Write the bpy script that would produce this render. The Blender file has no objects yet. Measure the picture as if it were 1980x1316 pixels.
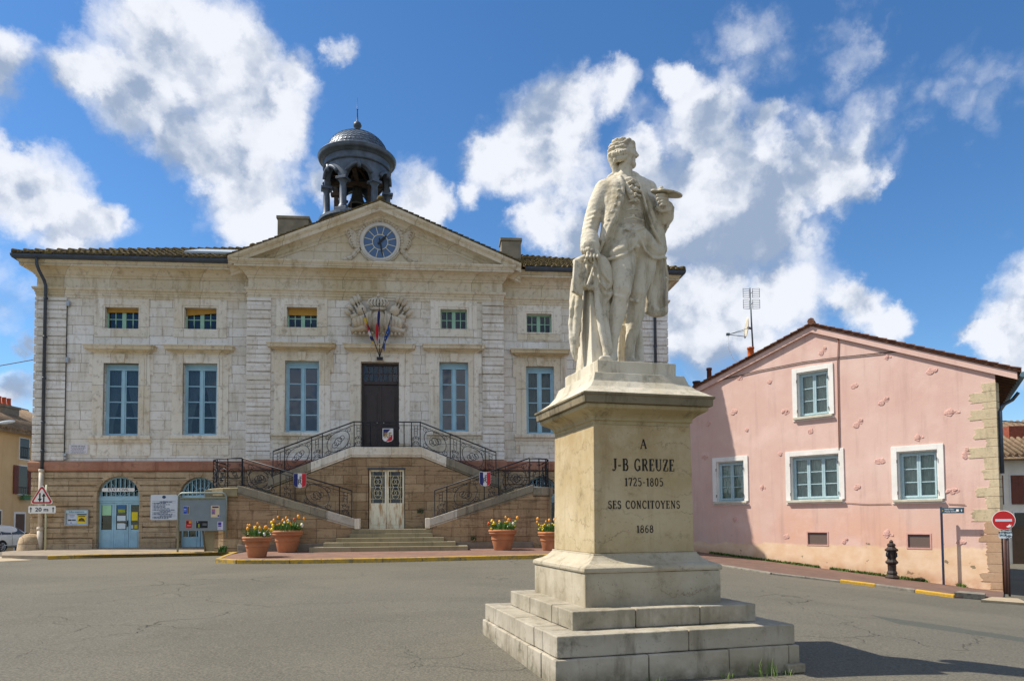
import bpy, bmesh, math, random
import numpy as np
from mathutils import Vector, Matrix, noise as mnoise
random.seed(7)
SC = bpy.context.scene
COL = SC.collection
PI = math.pi
# ------------------------------------------------------------------ camera
cam_d = bpy.data.cameras.new('camera'); cam = bpy.data.objects.new('camera', cam_d); COL.objects.link(cam)
_p, _r = math.radians(2.5), 0.007
_F = Vector((0, math.cos(_p), math.sin(_p))); _U0 = Vector((0, -math.sin(_p), math.cos(_p))); _R0 = Vector((1, 0, 0))
_R = math.cos(_r)*_R0 - math.sin(_r)*_U0; _U = math.cos(_r)*_U0 + math.sin(_r)*_R0
m = Matrix((_R, _U, -_F)).transposed().to_4x4(); m.translation = (0, 0, 1.6)
cam.matrix_world = m
cam_d.sensor_width = 36; cam_d.lens = 1400/1980*36; cam_d.shift_y = 284/1980
cam_d.clip_start = .1; cam_d.clip_end = 6000
SC.camera = cam
# ------------------------------------------------------------------ light: sun, sky with clouds, exposure
SUN_EL, SUN_AZ = math.radians(52), math.radians(-83.5)       # azimuth from +Y towards +X: the sun stands to the left
sd = Vector((math.sin(SUN_AZ)*math.cos(SUN_EL), math.cos(SUN_AZ)*math.cos(SUN_EL), math.sin(SUN_EL)))
sun_d = bpy.data.lights.new('sun', 'SUN'); sun = bpy.data.objects.new('sun', sun_d); COL.objects.link(sun)
sun_d.energy = 4.9; sun_d.angle = math.radians(.5); sun_d.color = (1, .93, .82)
sun.rotation_euler = sd.to_track_quat('Z', 'Y').to_euler(); sun.location = (-20, 0, 40)
SC.view_settings.view_transform = 'Standard'; SC.view_settings.look = 'None'
SC.view_settings.exposure = .34; SC.view_settings.gamma = 1; SC.view_settings.use_curve_mapping = False
SC.cycles.max_bounces = 6; SC.cycles.transparent_max_bounces = 12
world = bpy.data.worlds.new('World'); SC.world = world; world.use_nodes = True
wt = world.node_tree; wt.nodes.clear()
def wn(t, **k):
    n = wt.nodes.new(t)
    for a, b in k.items(): setattr(n, a, b)
    return n
def wl(a, b): wt.links.new(a, b)
def wmath(op, a, b=None, c=None, clamp=False):
    n = wn('ShaderNodeMath', operation=op, use_clamp=clamp)
    for i, v in enumerate((a, b, c)):
        if v is None: continue
        if isinstance(v, (int, float)): n.inputs[i].default_value = v
        else: wl(v, n.inputs[i])
    return n.outputs[0]
sky = wn('ShaderNodeTexSky', sky_type='NISHITA', sun_disc=False, sun_elevation=SUN_EL, sun_rotation=SUN_AZ)
sky.air_density = 1.0; sky.dust_density = .15; sky.ozone_density = 5.0; sky.altitude = 300
hs = wn('ShaderNodeHueSaturation'); hs.inputs['Saturation'].default_value = 1.17; hs.inputs['Value'].default_value = 1.0
wl(sky.outputs[0], hs.inputs['Color'])
tc = wn('ShaderNodeTexCoord'); D0 = tc.outputs['Generated']
# cloud banks: direction of the centre (x/y, z/y at the horizon circle) and angular radius
CL = [(330,60,150),(420,130,150),(250,150,110),(505,190,115),(440,280,130),(485,385,115),(560,130,60),(350,240,100),(150,140,60),(545,440,75),
(-30,120,80),(30,330,110),(125,395,95),(10,270,60),(195,385,55),(640,95,40),(800,365,75),(845,385,50),(620,330,50),
(1095,195,85),(1180,165,55),(950,300,75),(1050,270,95),(1310,130,38),(1050,440,55),(920,370,45),(1130,480,60),(1000,330,70),
(1400,250,110),(1430,330,135),(1560,330,110),(1490,470,150),(1430,620,140),(1330,470,110),(1500,220,50),(1340,370,110),(1500,390,140),(1625,320,100),(1700,345,45),(1400,540,150),(1510,560,130),(1440,470,130),(1660,560,55),(1735,620,50),(1690,590,50),
(1955,650,75),(1895,655,45),(1350,640,110),(1200,560,120),(25,665,30),(30,760,60),(185,478,38),(-80,300,120),(2060,620,120),(1250,300,60)]
FAINT = [(1620,15,95),(1820,205,110),(1960,180,60),(1250,430,100),(40,610,60)]
def cdir(px, py):
    d = Vector(((px-990)/1400, 1, (1003-py)/1400)); return d.normalized()
nz = wn('ShaderNodeTexNoise', noise_dimensions='3D'); nz.inputs['Scale'].default_value = 5.0; nz.inputs['Detail'].default_value = 9; nz.inputs['Roughness'].default_value = .58; nz.inputs['Distortion'].default_value = .25
wl(D0, nz.inputs['Vector'])
def bank(vec, lst, soft):
    acc = None
    for px, py, r in lst:
        vd = wn('ShaderNodeVectorMath', operation='DISTANCE'); wl(vec, vd.inputs[0]); vd.inputs[1].default_value = cdir(px, py)
        rr = r/1400/ (1 + ((px-990)/1400)**2 + ((1003-py)/1400)**2)**.5
        v = wmath('MULTIPLY_ADD', vd.outputs['Value'], -soft/rr, soft)
        acc = v if acc is None else wmath('SMOOTH_MAX', acc, v, .25)
    return acc
def fbm(vec, scale, detail=8, rough=.58, dist=.2):
    n = wn('ShaderNodeTexNoise', noise_dimensions='3D'); n.inputs['Scale'].default_value = scale; n.inputs['Detail'].default_value = detail
    n.inputs['Roughness'].default_value = rough; n.inputs['Distortion'].default_value = dist; wl(vec, n.inputs['Vector']); return n.outputs[0]
def mrange(v, a, b, c=0, d=1, smooth=True):
    n = wn('ShaderNodeMapRange', interpolation_type='SMOOTHSTEP' if smooth else 'LINEAR'); wl(v, n.inputs[0])
    for i, x in enumerate((a, b, c, d)): n.inputs[i+1].default_value = x
    return n.outputs[0]
# warp the direction a little so the banks get ragged outlines
wrp = wn('ShaderNodeTexNoise', noise_dimensions='3D'); wrp.inputs['Scale'].default_value = 7; wrp.inputs['Detail'].default_value = 9; wrp.inputs['Roughness'].default_value = .66; wl(D0, wrp.inputs['Vector'])
ws = wn('ShaderNodeVectorMath', operation='MULTIPLY_ADD'); wl(wrp.outputs['Color'], ws.inputs[0]); ws.inputs[1].default_value = (.11,)*3; ws.inputs[2].default_value = (-.055,)*3
wa = wn('ShaderNodeVectorMath', operation='ADD'); wl(D0, wa.inputs[0]); wl(ws.outputs[0], wa.inputs[1]); DW = wa.outputs[0]
b1 = bank(DW, CL, 1.0); b2 = bank(DW, FAINT, .55)
n1 = nz.outputs[0]
def puff(vec, sc):                                                      # billows: heaped round lobes at several sizes
    acc = None
    for k, (s_, a) in enumerate(((sc, 1.0), (sc*2.3, .5), (sc*5.1, .26))):
        v = wn('ShaderNodeTexVoronoi', feature='F1'); v.inputs['Scale'].default_value = s_; wl(vec, v.inputs['Vector'])
        t = wmath('MULTIPLY_ADD', v.outputs['Distance'], -a*1.6, a*.8)
        acc = t if acc is None else wmath('ADD', acc, t)
    return acc
pf = puff(DW, 9.0)
sep = wn('ShaderNodeSeparateXYZ'); wl(D0, sep.inputs[0])
# broken cloud cover added behind the camera, unseen, to fill the shade
back = mrange(sep.outputs['Y'], .25, -.15)
bcl = wmath('MULTIPLY', back, mrange(fbm(D0, 2.2, 6), .36, .60))
dens = wmath('ADD', wmath('MAXIMUM', b1, wmath('MULTIPLY', b2, .26)), wmath('ADD', wmath('MULTIPLY_ADD', n1, 1.3, -.70), wmath('MULTIPLY', pf, .42)))
mask = wmath('MAXIMUM', wmath('MULTIPLY', mrange(dens, -.14, .54), .97), bcl)
mask = wmath('MULTIPLY', mask, mrange(sep.outputs['Z'], -.06, .02))
# shading of the cloud: density sampled again towards the sun
off = wn('ShaderNodeVectorMath', operation='ADD'); wl(D0, off.inputs[0]); off.inputs[1].default_value = (-.035, 0, .045)
offw = wn('ShaderNodeVectorMath', operation='ADD'); wl(DW, offw.inputs[0]); offw.inputs[1].default_value = (-.022, 0, .030)
n2 = fbm(off.outputs[0], 5.0, 9, .58, .25)
lit = wmath('ADD', wmath('SUBTRACT', n1, n2), wmath('MULTIPLY', wmath('SUBTRACT', pf, puff(offw.outputs[0], 9.0)), .45))
core = mrange(dens, .35, 1.35)
shade = wmath('ADD', wmath('MULTIPLY', lit, 1.9), wmath('MULTIPLY', core, -.42))
shade = wmath('ADD', shade, wmath('MULTIPLY_ADD', fbm(D0, 3.1, 5), .9, -.32))
lv = mrange(shade, -.52, .40)
cc = wn('ShaderNodeMix', data_type='RGBA'); wl(lv, cc.inputs[0]); cc.inputs[6].default_value = (.30, .38, .52, 1); cc.inputs[7].default_value = (.80, .825, .88, 1)
bg_sky = wn('ShaderNodeBackground'); bg_sky.inputs['Strength'].default_value = .122; wl(hs.outputs[0], bg_sky.inputs['Color'])
bg_cl = wn('ShaderNodeBackground'); wl(cc.outputs[2], bg_cl.inputs['Color'])
# clouds behind the camera set a little dimmer, to trim the added fill
wl(mrange(sep.outputs['Y'], .25, -.3, .90, .76), bg_cl.inputs['Strength'])
mx = wn('ShaderNodeMixShader'); wl(mask, mx.inputs[0]); wl(bg_sky.outputs[0], mx.inputs[1]); wl(bg_cl.outputs[0], mx.inputs[2])
wo = wn('ShaderNodeOutputWorld'); wl(mx.outputs[0], wo.inputs['Surface'])
# ------------------------------------------------------------------ helpers
def hexc(h):
    h = h.lstrip('#'); v = [int(h[i:i+2], 16)/255 for i in (0, 2, 4)]
    return tuple((x/12.92 if x <= .04045 else ((x+.055)/1.055)**2.4) for x in v)
class NT:
    def __init__(s, name):
        s.m = bpy.data.materials.new(name); s.m.use_nodes = True; s.t = s.m.node_tree
        s.b = s.t.nodes['Principled BSDF']; s.tc = s.t.nodes.new('ShaderNodeTexCoord'); s.P = s.tc.outputs['Object']
    def n(s, t, **k):
        n = s.t.nodes.new(t)
        for a, b in k.items(): setattr(n, a, b)
        return n
    def l(s, a, b): s.t.links.new(a, b)
    def put(s, sock, v):
        if isinstance(v, (int, float)): sock.default_value = v
        elif isinstance(v, (tuple, list)): sock.default_value = tuple(v) + ((1,) if len(v) == 3 and len(sock.default_value) == 4 else ())
        else: s.l(v, sock)
    def math(s, op, a, b=0.0, c=None, clamp=False):
        n = s.n('ShaderNodeMath', operation=op, use_clamp=clamp); s.put(n.inputs[0], a); s.put(n.inputs[1], b)
        if c is not None: s.put(n.inputs[2], c)
        return n.outputs[0]
    def scl(s, v, sc):
        n = s.n('ShaderNodeVectorMath', operation='MULTIPLY'); s.put(n.inputs[0], v); n.inputs[1].default_value = sc; return n.outputs[0]
    def noise(s, sc, det=5, rough=.55, vec=None, dist=0.0):
        n = s.n('ShaderNodeTexNoise'); s.put(n.inputs['Vector'], s.P if vec is None else vec); n.inputs['Scale'].default_value = sc
        n.inputs['Detail'].default_value = det; n.inputs['Roughness'].default_value = rough; n.inputs['Distortion'].default_value = dist; return n.outputs[0]
    def rng(s, v, a, b, c=0.0, d=1.0):
        n = s.n('ShaderNodeMapRange'); s.put(n.inputs[0], v)
        for i, x in enumerate((a, b, c, d)): n.inputs[i+1].default_value = x
        return n.outputs[0]
    def mix(s, f, a, b, mode='MIX'):
        n = s.n('ShaderNodeMix', data_type='RGBA', blend_type=mode); s.put(n.inputs[0], f); s.put(n.inputs[6], a); s.put(n.inputs[7], b); return n.outputs[2]
    def bump(s, h, dist=.02, st=.6):
        n = s.n('ShaderNodeBump'); s.put(n.inputs['Height'], h); n.inputs['Distance'].default_value = dist; n.inputs['Strength'].default_value = st
        s.l(n.outputs[0], s.b.inputs['Normal'])
    def col(s, v): s.put(s.b.inputs['Base Color'], v)
    def set(s, rough=.8, metal=0, spec=.5):
        s.b.inputs['Roughness'].default_value = rough; s.b.inputs['Metallic'].default_value = metal; s.b.inputs['Specular IOR Level'].default_value = spec
def simple(name, h, rough=.6, var=.12, sc=6, metal=0, bump=0, spec=.5, h2=None):
    s = NT(name); c = hexc(h) if isinstance(h, str) else h
    f = s.noise(sc, 6); lo = tuple(x*(1-var) for x in c); hi = tuple(min(1, x*(1+var)) for x in c)
    k = s.mix(s.rng(f, .3, .7), lo, hi)
    if h2: k = s.mix(s.math('MULTIPLY', s.rng(s.noise(sc*.35, 7, .65), .5, .72), .8), k, hexc(h2))
    s.col(k); s.set(rough, metal, spec)
    if bump: s.bump(s.noise(sc*4, 6), bump, .5)
    return s.m
def ashlar(name, ca, cb, cc_, bw=1.05, rh=.37, mortar=.007, stain='#a08a62', stain_amt=.5, dark='#8b7d66', warm_z=None, jcol='#7a6d58', bedding=0, zoff=0, bumpd=.012):
    s = NT(name); P = s.P
    sp = s.n('ShaderNodeSeparateXYZ'); s.l(P, sp.inputs[0])
    cb3 = s.n('ShaderNodeCombineXYZ'); s.l(s.math('ADD', sp.outputs[0], sp.outputs[1]), cb3.inputs[0])
    wz = s.math('MULTIPLY_ADD', s.noise(1.3, 3), .012, sp.outputs[2]); s.l(s.math('ADD', wz, zoff), cb3.inputs[1])
    br = s.n('ShaderNodeTexBrick', offset=.43, squash=.8, squash_frequency=3); s.l(cb3.outputs[0], br.inputs['Vector'])
    br.inputs['Scale'].default_value = 1; br.inputs['Brick Width'].default_value = bw; br.inputs['Row Height'].default_value = rh
    br.inputs['Mortar Size'].default_value = mortar; br.inputs['Mortar Smooth'].default_value = .3; br.inputs['Bias'].default_value = 0
    br.inputs['Color1'].default_value = hexc(ca) + (1,); br.inputs['Color2'].default_value = hexc(cb) + (1,); br.inputs['Mortar'].default_value = hexc(jcol) + (1,)
    k = br.outputs['Color']
    # blotches, patina, run-off streaks
    k = s.mix(s.math('MULTIPLY', s.rng(s.noise(.55, 6, .62), .42, .70), .65), k, hexc(cc_))
    k = s.mix(s.math('MULTIPLY', s.rng(s.noise(1.0, 7, .68, s.scl(P, (2.6, 2.6, .35))), .52, .74), stain_amt), k, hexc(stain))
    k = s.mix(s.math('MULTIPLY', s.rng(s.noise(5, 7, .7), .53, .74), .65), k, hexc(dark)); k = s.mix(s.math('MULTIPLY', s.rng(s.noise(2.1, 8, .72, s.scl(P, (1.6, 1.6, .8))), .58, .70), .5), k, hexc(dark))
    if bedding:
        k = s.mix(s.math('MULTIPLY', s.rng(s.noise(1.0, 6, .7, s.scl(P, (1.1, 1.1, 14)), .6), .54, .70), bedding), k, hexc(dark))
    if warm_z:
        z0, z1, wc = warm_z
        w = s.math('ADD', s.rng(sp.outputs[2], z0, z1), s.math('MULTIPLY_ADD', s.noise(.8, 5, .65), 1.1, -.6), clamp=True)
        k = s.mix(s.math('MULTIPLY', w, .75), k, hexc(wc), 'MIX')
    k = s.mix(.35, k, s.mix(s.rng(s.noise(22, 5, .7), .3, .7), (.35, .35, .35), (.62, .62, .62)), 'OVERLAY')
    s.col(k); s.set(.88, 0, .25)
    h = s.math('ADD', s.math('MULTIPLY', br.outputs['Fac'], -1.0), s.math('MULTIPLY', s.noise(9, 8, .65), .9))
    if bedding: h = s.math('ADD', h, s.math('MULTIPLY', s.noise(1, 6, .7, s.scl(P, (1.1, 1.1, 14)), .6), 1.2))
    s.bump(h, bumpd, .8)
    return s.m
def link(name, me, mat, parent=None):
    o = bpy.data.objects.new(name, me); COL.objects.link(o)
    for x in (mat if isinstance(mat, (list, tuple)) else [mat]): me.materials.append(x)
    if parent: o.parent = parent
    return o
class MB:
    def __init__(s): s.bm = bmesh.new(); s.mi = 0; s.sm = False
    def f(s, pts):
        vs = [s.bm.verts.new(p) for p in pts]
        try:
            q = s.bm.faces.new(vs); q.material_index = s.mi; q.smooth = s.sm; return q
        except ValueError: pass
    def hexa(s, v):
        vs = [s.bm.verts.new(p) for p in v]
        for q in ((0,3,2,1),(4,5,6,7),(0,1,5,4),(1,2,6,5),(2,3,7,6),(3,0,4,7)):
            w = s.bm.faces.new([vs[i] for i in q]); w.material_index = s.mi
    def box(s, x0, x1, y0, y1, z0, z1):
        x0, x1 = sorted((x0, x1)); y0, y1 = sorted((y0, y1)); z0, z1 = sorted((z0, z1))
        s.hexa([(x0,y0,z0),(x1,y0,z0),(x1,y1,z0),(x0,y1,z0),(x0,y0,z1),(x1,y0,z1),(x1,y1,z1),(x0,y1,z1)])
        return s
    def prism(s, poly, fn0, fn1):
        # poly: 2D list; fn0/fn1 map (a,b) -> 3D at both ends
        n = len(poly); A = [s.bm.verts.new(fn0(*p)) for p in poly]; B = [s.bm.verts.new(fn1(*p)) for p in poly]
        for i in range(n):
            q = s.bm.faces.new((A[i], A[(i+1) % n], B[(i+1) % n], B[i])); q.material_index = s.mi; q.smooth = s.sm
        for c in (A[::-1], B):
            q = s.bm.faces.new(c); q.material_index = s.mi
        return s
    def xz(s, poly, y0, y1): return s.prism(poly, lambda a, b: (a, y0, b), lambda a, b: (a, y1, b))
    def xy(s, poly, z0, z1): return s.prism(poly, lambda a, b: (a, b, z0), lambda a, b: (a, b, z1))
    def tube(s, pts, r, n=6, caps=True):
        pts = [Vector(p) for p in pts]; rings = []
        rr = r if isinstance(r, (list, tuple)) else [r]*len(pts); up = None
        for i, p in enumerate(pts):
            d = (pts[min(i+1, len(pts)-1)] - pts[max(i-1, 0)])
            if d.length < 1e-9: d = Vector((0, 0, 1))
            d.normalize()
            if up is None: up = Vector((0, 0, 1)) if abs(d.z) < .9 else Vector((1, 0, 0))
            a = d.cross(up)
            if a.length < 1e-4: a = d.cross(Vector((0, 1, 0)))
            a.normalize(); b = a.cross(d).normalized(); up = b
            rings.append([s.bm.verts.new(p + rr[i]*(math.cos(2*PI*k/n)*a + math.sin(2*PI*k/n)*b)) for k in range(n)])
        for i in range(len(rings)-1):
            for k in range(n):
                q = s.bm.faces.new((rings[i][k], rings[i][(k+1) % n], rings[i+1][(k+1) % n], rings[i+1][k])); q.material_index = s.mi; q.smooth = n > 5
        if caps:
            for c in (rings[0][::-1], rings[-1]):
                q = s.bm.faces.new(c); q.material_index = s.mi
        return s
    def lathe(s, prof, c=(0, 0, 0), n=24, a0=0, a1=2*PI, smooth=True, ax=None):
        full = abs(a1-a0-2*PI) < 1e-6; m_ = n if full else n+1; R = []
        for r, z in prof:
            R.append([s.bm.verts.new((c[0]+r*math.cos(a0+(a1-a0)*k/n), c[1]+r*math.sin(a0+(a1-a0)*k/n), c[2]+z)) for k in range(m_)])
        for i in range(len(R)-1):
            for k in range(n):
                j = (k+1) % m_
                q = s.bm.faces.new((R[i][k], R[i][j], R[i+1][j], R[i+1][k])); q.material_index = s.mi; q.smooth = smooth
        return s
    def ball(s, c, r, sx=1, sy=1, sz=1, u=12, v=8):
        M = Matrix.Translation(c) @ Matrix.Diagonal((r*sx, r*sy, r*sz, 1))
        g = bmesh.ops.create_uvsphere(s.bm, u_segments=u, v_segments=v, radius=1, matrix=M)
        for vv in g['verts']:
            for q in vv.link_faces: q.material_index = s.mi; q.smooth = True
        return s
    def sweep(s, prof, path, close=False):
        # prof: closed list of (out, z); path: plan points, outward = left-hand side turned to the viewer
        n = len(path); rings = []
        for i, p in enumerate(path):
            p = Vector(p)
            d0 = (p - Vector(path[i-1])).normalized() if i or close else None
            d1 = (Vector(path[(i+1) % n]) - p).normalized() if i < n-1 or close else None
            d0 = d0 or d1; d1 = d1 or d0
            n0 = Vector((d0.y, -d0.x)); n1 = Vector((d1.y, -d1.x)); b = (n0+n1)
            b = b/max(b.length_squared, 1e-6)*2
            rings.append([s.bm.verts.new((p.x+b.x*o, p.y+b.y*o, z)) for o, z in prof])
        m_ = len(prof)
        for i in range(n if close else n-1):
            A, B = rings[i], rings[(i+1) % n]
            for k in range(m_):
                q = s.bm.faces.new((A[k], B[k], B[(k+1) % m_], A[(k+1) % m_])); q.material_index = s.mi
        if not close:
            s.bm.faces.new(rings[0]).material_index = s.mi; s.bm.faces.new(rings[-1][::-1]).material_index = s.mi
        return s
    def wall(s, x0, x1, z0, z1, y, holes, rev, lid=True):
        # a front sheet at depth y with rectangular openings and reveals running back by rev
        xs = sorted({x0, x1, *[h[0] for h in holes], *[h[1] for h in holes]}); zs = sorted({z0, z1, *[h[2] for h in holes], *[h[3] for h in holes]})
        xs = [x for x in xs if x0 <= x <= x1]; zs = [z for z in zs if z0 <= z <= z1]
        for i in range(len(xs)-1):
            for j in range(len(zs)-1):
                cx, cz = (xs[i]+xs[i+1])/2, (zs[j]+zs[j+1])/2
                if any(h[0] < cx < h[1] and h[2] < cz < h[3] for h in holes): continue
                s.f([(xs[i], y, zs[j]), (xs[i+1], y, zs[j]), (xs[i+1], y, zs[j+1]), (xs[i], y, zs[j+1])])
        for a, b, c, d in holes:
            for P in ([(a,y,c),(a,y+rev,c),(a,y+rev,d),(a,y,d)], [(b,y,c),(b,y,d),(b,y+rev,d),(b,y+rev,c)], [(a,y,d),(a,y+rev,d),(b,y+rev,d),(b,y,d)], [(a,y,c),(b,y,c),(b,y+rev,c),(a,y+rev,c)])[:4 if lid else 2]: s.f(P)
        return s
    def obj(s, name, mat, parent=None, bevel=0, recalc=True):
        if recalc: bmesh.ops.recalc_face_normals(s.bm, faces=s.bm.faces)
        me = bpy.data.meshes.new(name); s.bm.to_mesh(me); s.bm.free(); o = link(name, me, mat, parent)
        if bevel:
            b = o.modifiers.new('bevel', 'BEVEL'); b.width = bevel; b.segments = 2; b.limit_method = 'ANGLE'; b.angle_limit = math.radians(40)
        return o
def tag(o, label, cat, group=None):
    o['label'] = label; o['category'] = cat
    if group: o['group'] = group
    return o
def thing(name, label, cat, loc=(0, 0, 0), rz=0, group=None):
    o = bpy.data.objects.new(name, None); COL.objects.link(o); o.location = loc; o.rotation_euler = (0, 0, rz); o.empty_display_size = .3
    return tag(o, label, cat, group)
def text(name, s, size, mat, parent, mtx, ext=.002, align='CENTER', sx=1, bold=0):
    cu = bpy.data.curves.new(name, 'FONT'); cu.body = s; cu.size = size; cu.align_x = align; cu.align_y = 'CENTER'; cu.extrude = ext; cu.offset = bold; cu.resolution_u = 3
    t = bpy.data.objects.new(name, cu); COL.objects.link(t)
    dg = bpy.context.evaluated_depsgraph_get(); me = bpy.data.meshes.new_from_object(t.evaluated_get(dg)); bpy.data.objects.remove(t)
    me.transform(Matrix.Diagonal((sx, 1, 1, 1))); me.transform(mtx)
    return link(name, me, mat, parent)
FRONT = Matrix.Rotation(PI/2, 4, 'X')                      # text that faces -Y
def at(x, y, z, base=FRONT): return Matrix.Translation((x, y, z)) @ base
def sp(t): return math.log1p(math.exp(min(t, 40))) if t < 40 else t
def GZ(x, y):
    return .025*(min(y, 30) - 8.5) - .1*(sp(x-4) - sp(x-18)) - .06*(sp(-(x+19)) - sp(-(x+32)))
# ------------------------------------------------------------------ materials
STONE = ashlar('limestone', '#f0eeea', '#e0dbd1', '#cfc5b2', stain='#978869', stain_amt=.55, warm_z=(9.2, 13.0, '#c9b488'))
TRIM = ashlar('limestone_trim', '#e8e2d5', '#d3c7ae', '#ece8df', bw=1.7, rh=2.3, stain='#8f7548', stain_amt=.65, dark='#7f6f55')
ENT = ashlar('limestone_entablature', '#dcd1b9', '#c6b591', '#e0d9ca', bw=1.7, rh=2.3, stain='#92794c', stain_amt=.6, dark='#7d6c50')
QUOIN = ashlar('limestone_quoin', '#f0eeea', '#ddd7cc', '#cbc1af', bw=1.3, rh=.345, stain='#9a8a6c', stain_amt=.55, mortar=.003)
SAND = ashlar('sandstone', '#c6b294', '#b19a7a', '#a38b6e', bw=1.25, rh=.40, stain='#6b5642', stain_amt=.6, dark='#63513f', bedding=.8, jcol='#5f4a38', bumpd=.02)
REDS = ashlar('red_sandstone', '#ac7a64', '#98634f', '#bf9a82', bw=1.1, rh=1.2, stain='#6f4436', stain_amt=.7, dark='#6b4a3d', bedding=.5, zoff=.5)
STAIRW = ashlar('stair_sandstone', '#b59d7c', '#967c5c', '#a98c6e', bw=.85, rh=.33, stain='#57432f', stain_amt=.75, dark='#54412f', bedding=.95, jcol='#4f3d2f', bumpd=.02)
CAPST = ashlar('coping_stone', '#a49a86', '#8d8471', '#6f6b60', bw=1.15, rh=9, stain='#4b4a44', stain_amt=.8, dark='#504d45')
STEPM = ashlar('step_stone', '#a0957a', '#958969', '#7f775d', bw=1.9, rh=9, stain='#5d5a47', stain_amt=.6)
BLUE = simple('blue_paint', '#9cc4d6', .5, .10, 3, h2='#86aec3')
GREENP = simple('green_paint', '#94bda4', .5, .1, 4)
BROWNW = simple('dark_brown_wood', '#33241f', .4, .25, 5)
ZINC = simple('zinc', '#56616e', .5, .3, 3, metal=.2, h2='#363e49', bump=.004)
DZINC = simple('dark_gutter', '#3a4450', .5, .25, 4)
IRON = simple('wrought_iron', '#20242e', .55, .3, 20)
BLACK = simple('black_paint', '#15161a', .5, .3, 10)
WHITE = simple('white_paint', '#e8e8e4', .6, .06, 3, h2='#d6d2c6')
ALU = simple('grey_metal', '#a9adb0', .4, .1, 5, metal=.5)
DARK = simple('dark_interior', '#1b1d20', .9, .2, 2)
CURT = simple('curtain', '#b4b9b6', .9, .1, 8)
BLIND = simple('yellow_blind', '#b08436', .8, .12, 6)
def glass(name, tint, refl=.35, rough=.03):
    s = NT(name); tr = s.n('ShaderNodeBsdfTransparent'); tr.inputs[0].default_value = tint + (1,)
    gl = s.n('ShaderNodeBsdfGlossy'); gl.inputs['Roughness'].default_value = rough; gl.inputs[0].default_value = (.9, .95, 1, 1)
    fr = s.n('ShaderNodeFresnel'); fr.inputs[0].default_value = 1.5
    wob = s.n('ShaderNodeBump'); s.l(s.noise(1.1, 2), wob.inputs['Height']); wob.inputs['Distance'].default_value = .03; wob.inputs['Strength'].default_value = .35; s.l(wob.outputs[0], gl.inputs['Normal'])
    mx = s.n('ShaderNodeMixShader'); s.l(s.math('ADD', fr.outputs[0], refl*.12, clamp=True), mx.inputs[0]); s.l(tr.outputs[0], mx.inputs[1]); s.l(gl.outputs[0], mx.inputs[2])
    s.l(mx.outputs[0], s.t.nodes['Material Output'].inputs['Surface']); return s.m
GLASS = glass('window_glass', (.62, .67, .70), .0); GLASSP = glass('clear_glass', (.88, .92, .92), .0); GLASSB = glass('sky_glass', (.25, .32, .42), .4)
def tilem(name, a, b, c):
    s = NT(name); k = s.mix(s.rng(s.noise(2.2, 4, .7), .35, .65), hexc(a), hexc(b)); k = s.mix(s.rng(s.noise(7, 5, .7), .5, .7), k, hexc(c))
    s.col(k); s.set(.9, 0, .2); s.bump(s.noise(18, 6), .02, .7); return s.m
ROOF = tilem('old_roof_tiles', '#5d5036', '#473d30', '#8a7a3c'); ROOF2 = tilem('clay_roof_tiles', '#74503f', '#5c3d30', '#94705a'); ROOF3 = tilem('brown_roof_tiles', '#8a7660', '#6d5a48', '#a08c70')
FLAGB = simple('flag_blue', '#232c6a', .8, .1, 5); FLAGW = simple('flag_white', '#dcdcdc', .8, .05, 5); FLAGR = simple('flag_red', '#c62734', .8, .1, 5); FLAGE = simple('flag_europe_blue', '#2c539c', .8, .1, 5); FLAGY = simple('flag_yellow', '#e2c23a', .8, .1, 5)
GOLD = simple('gold_letters', '#a8842e', .4, .15, 8); RED = simple('sign_red', '#b01a1c', .45, .08, 4)
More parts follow.
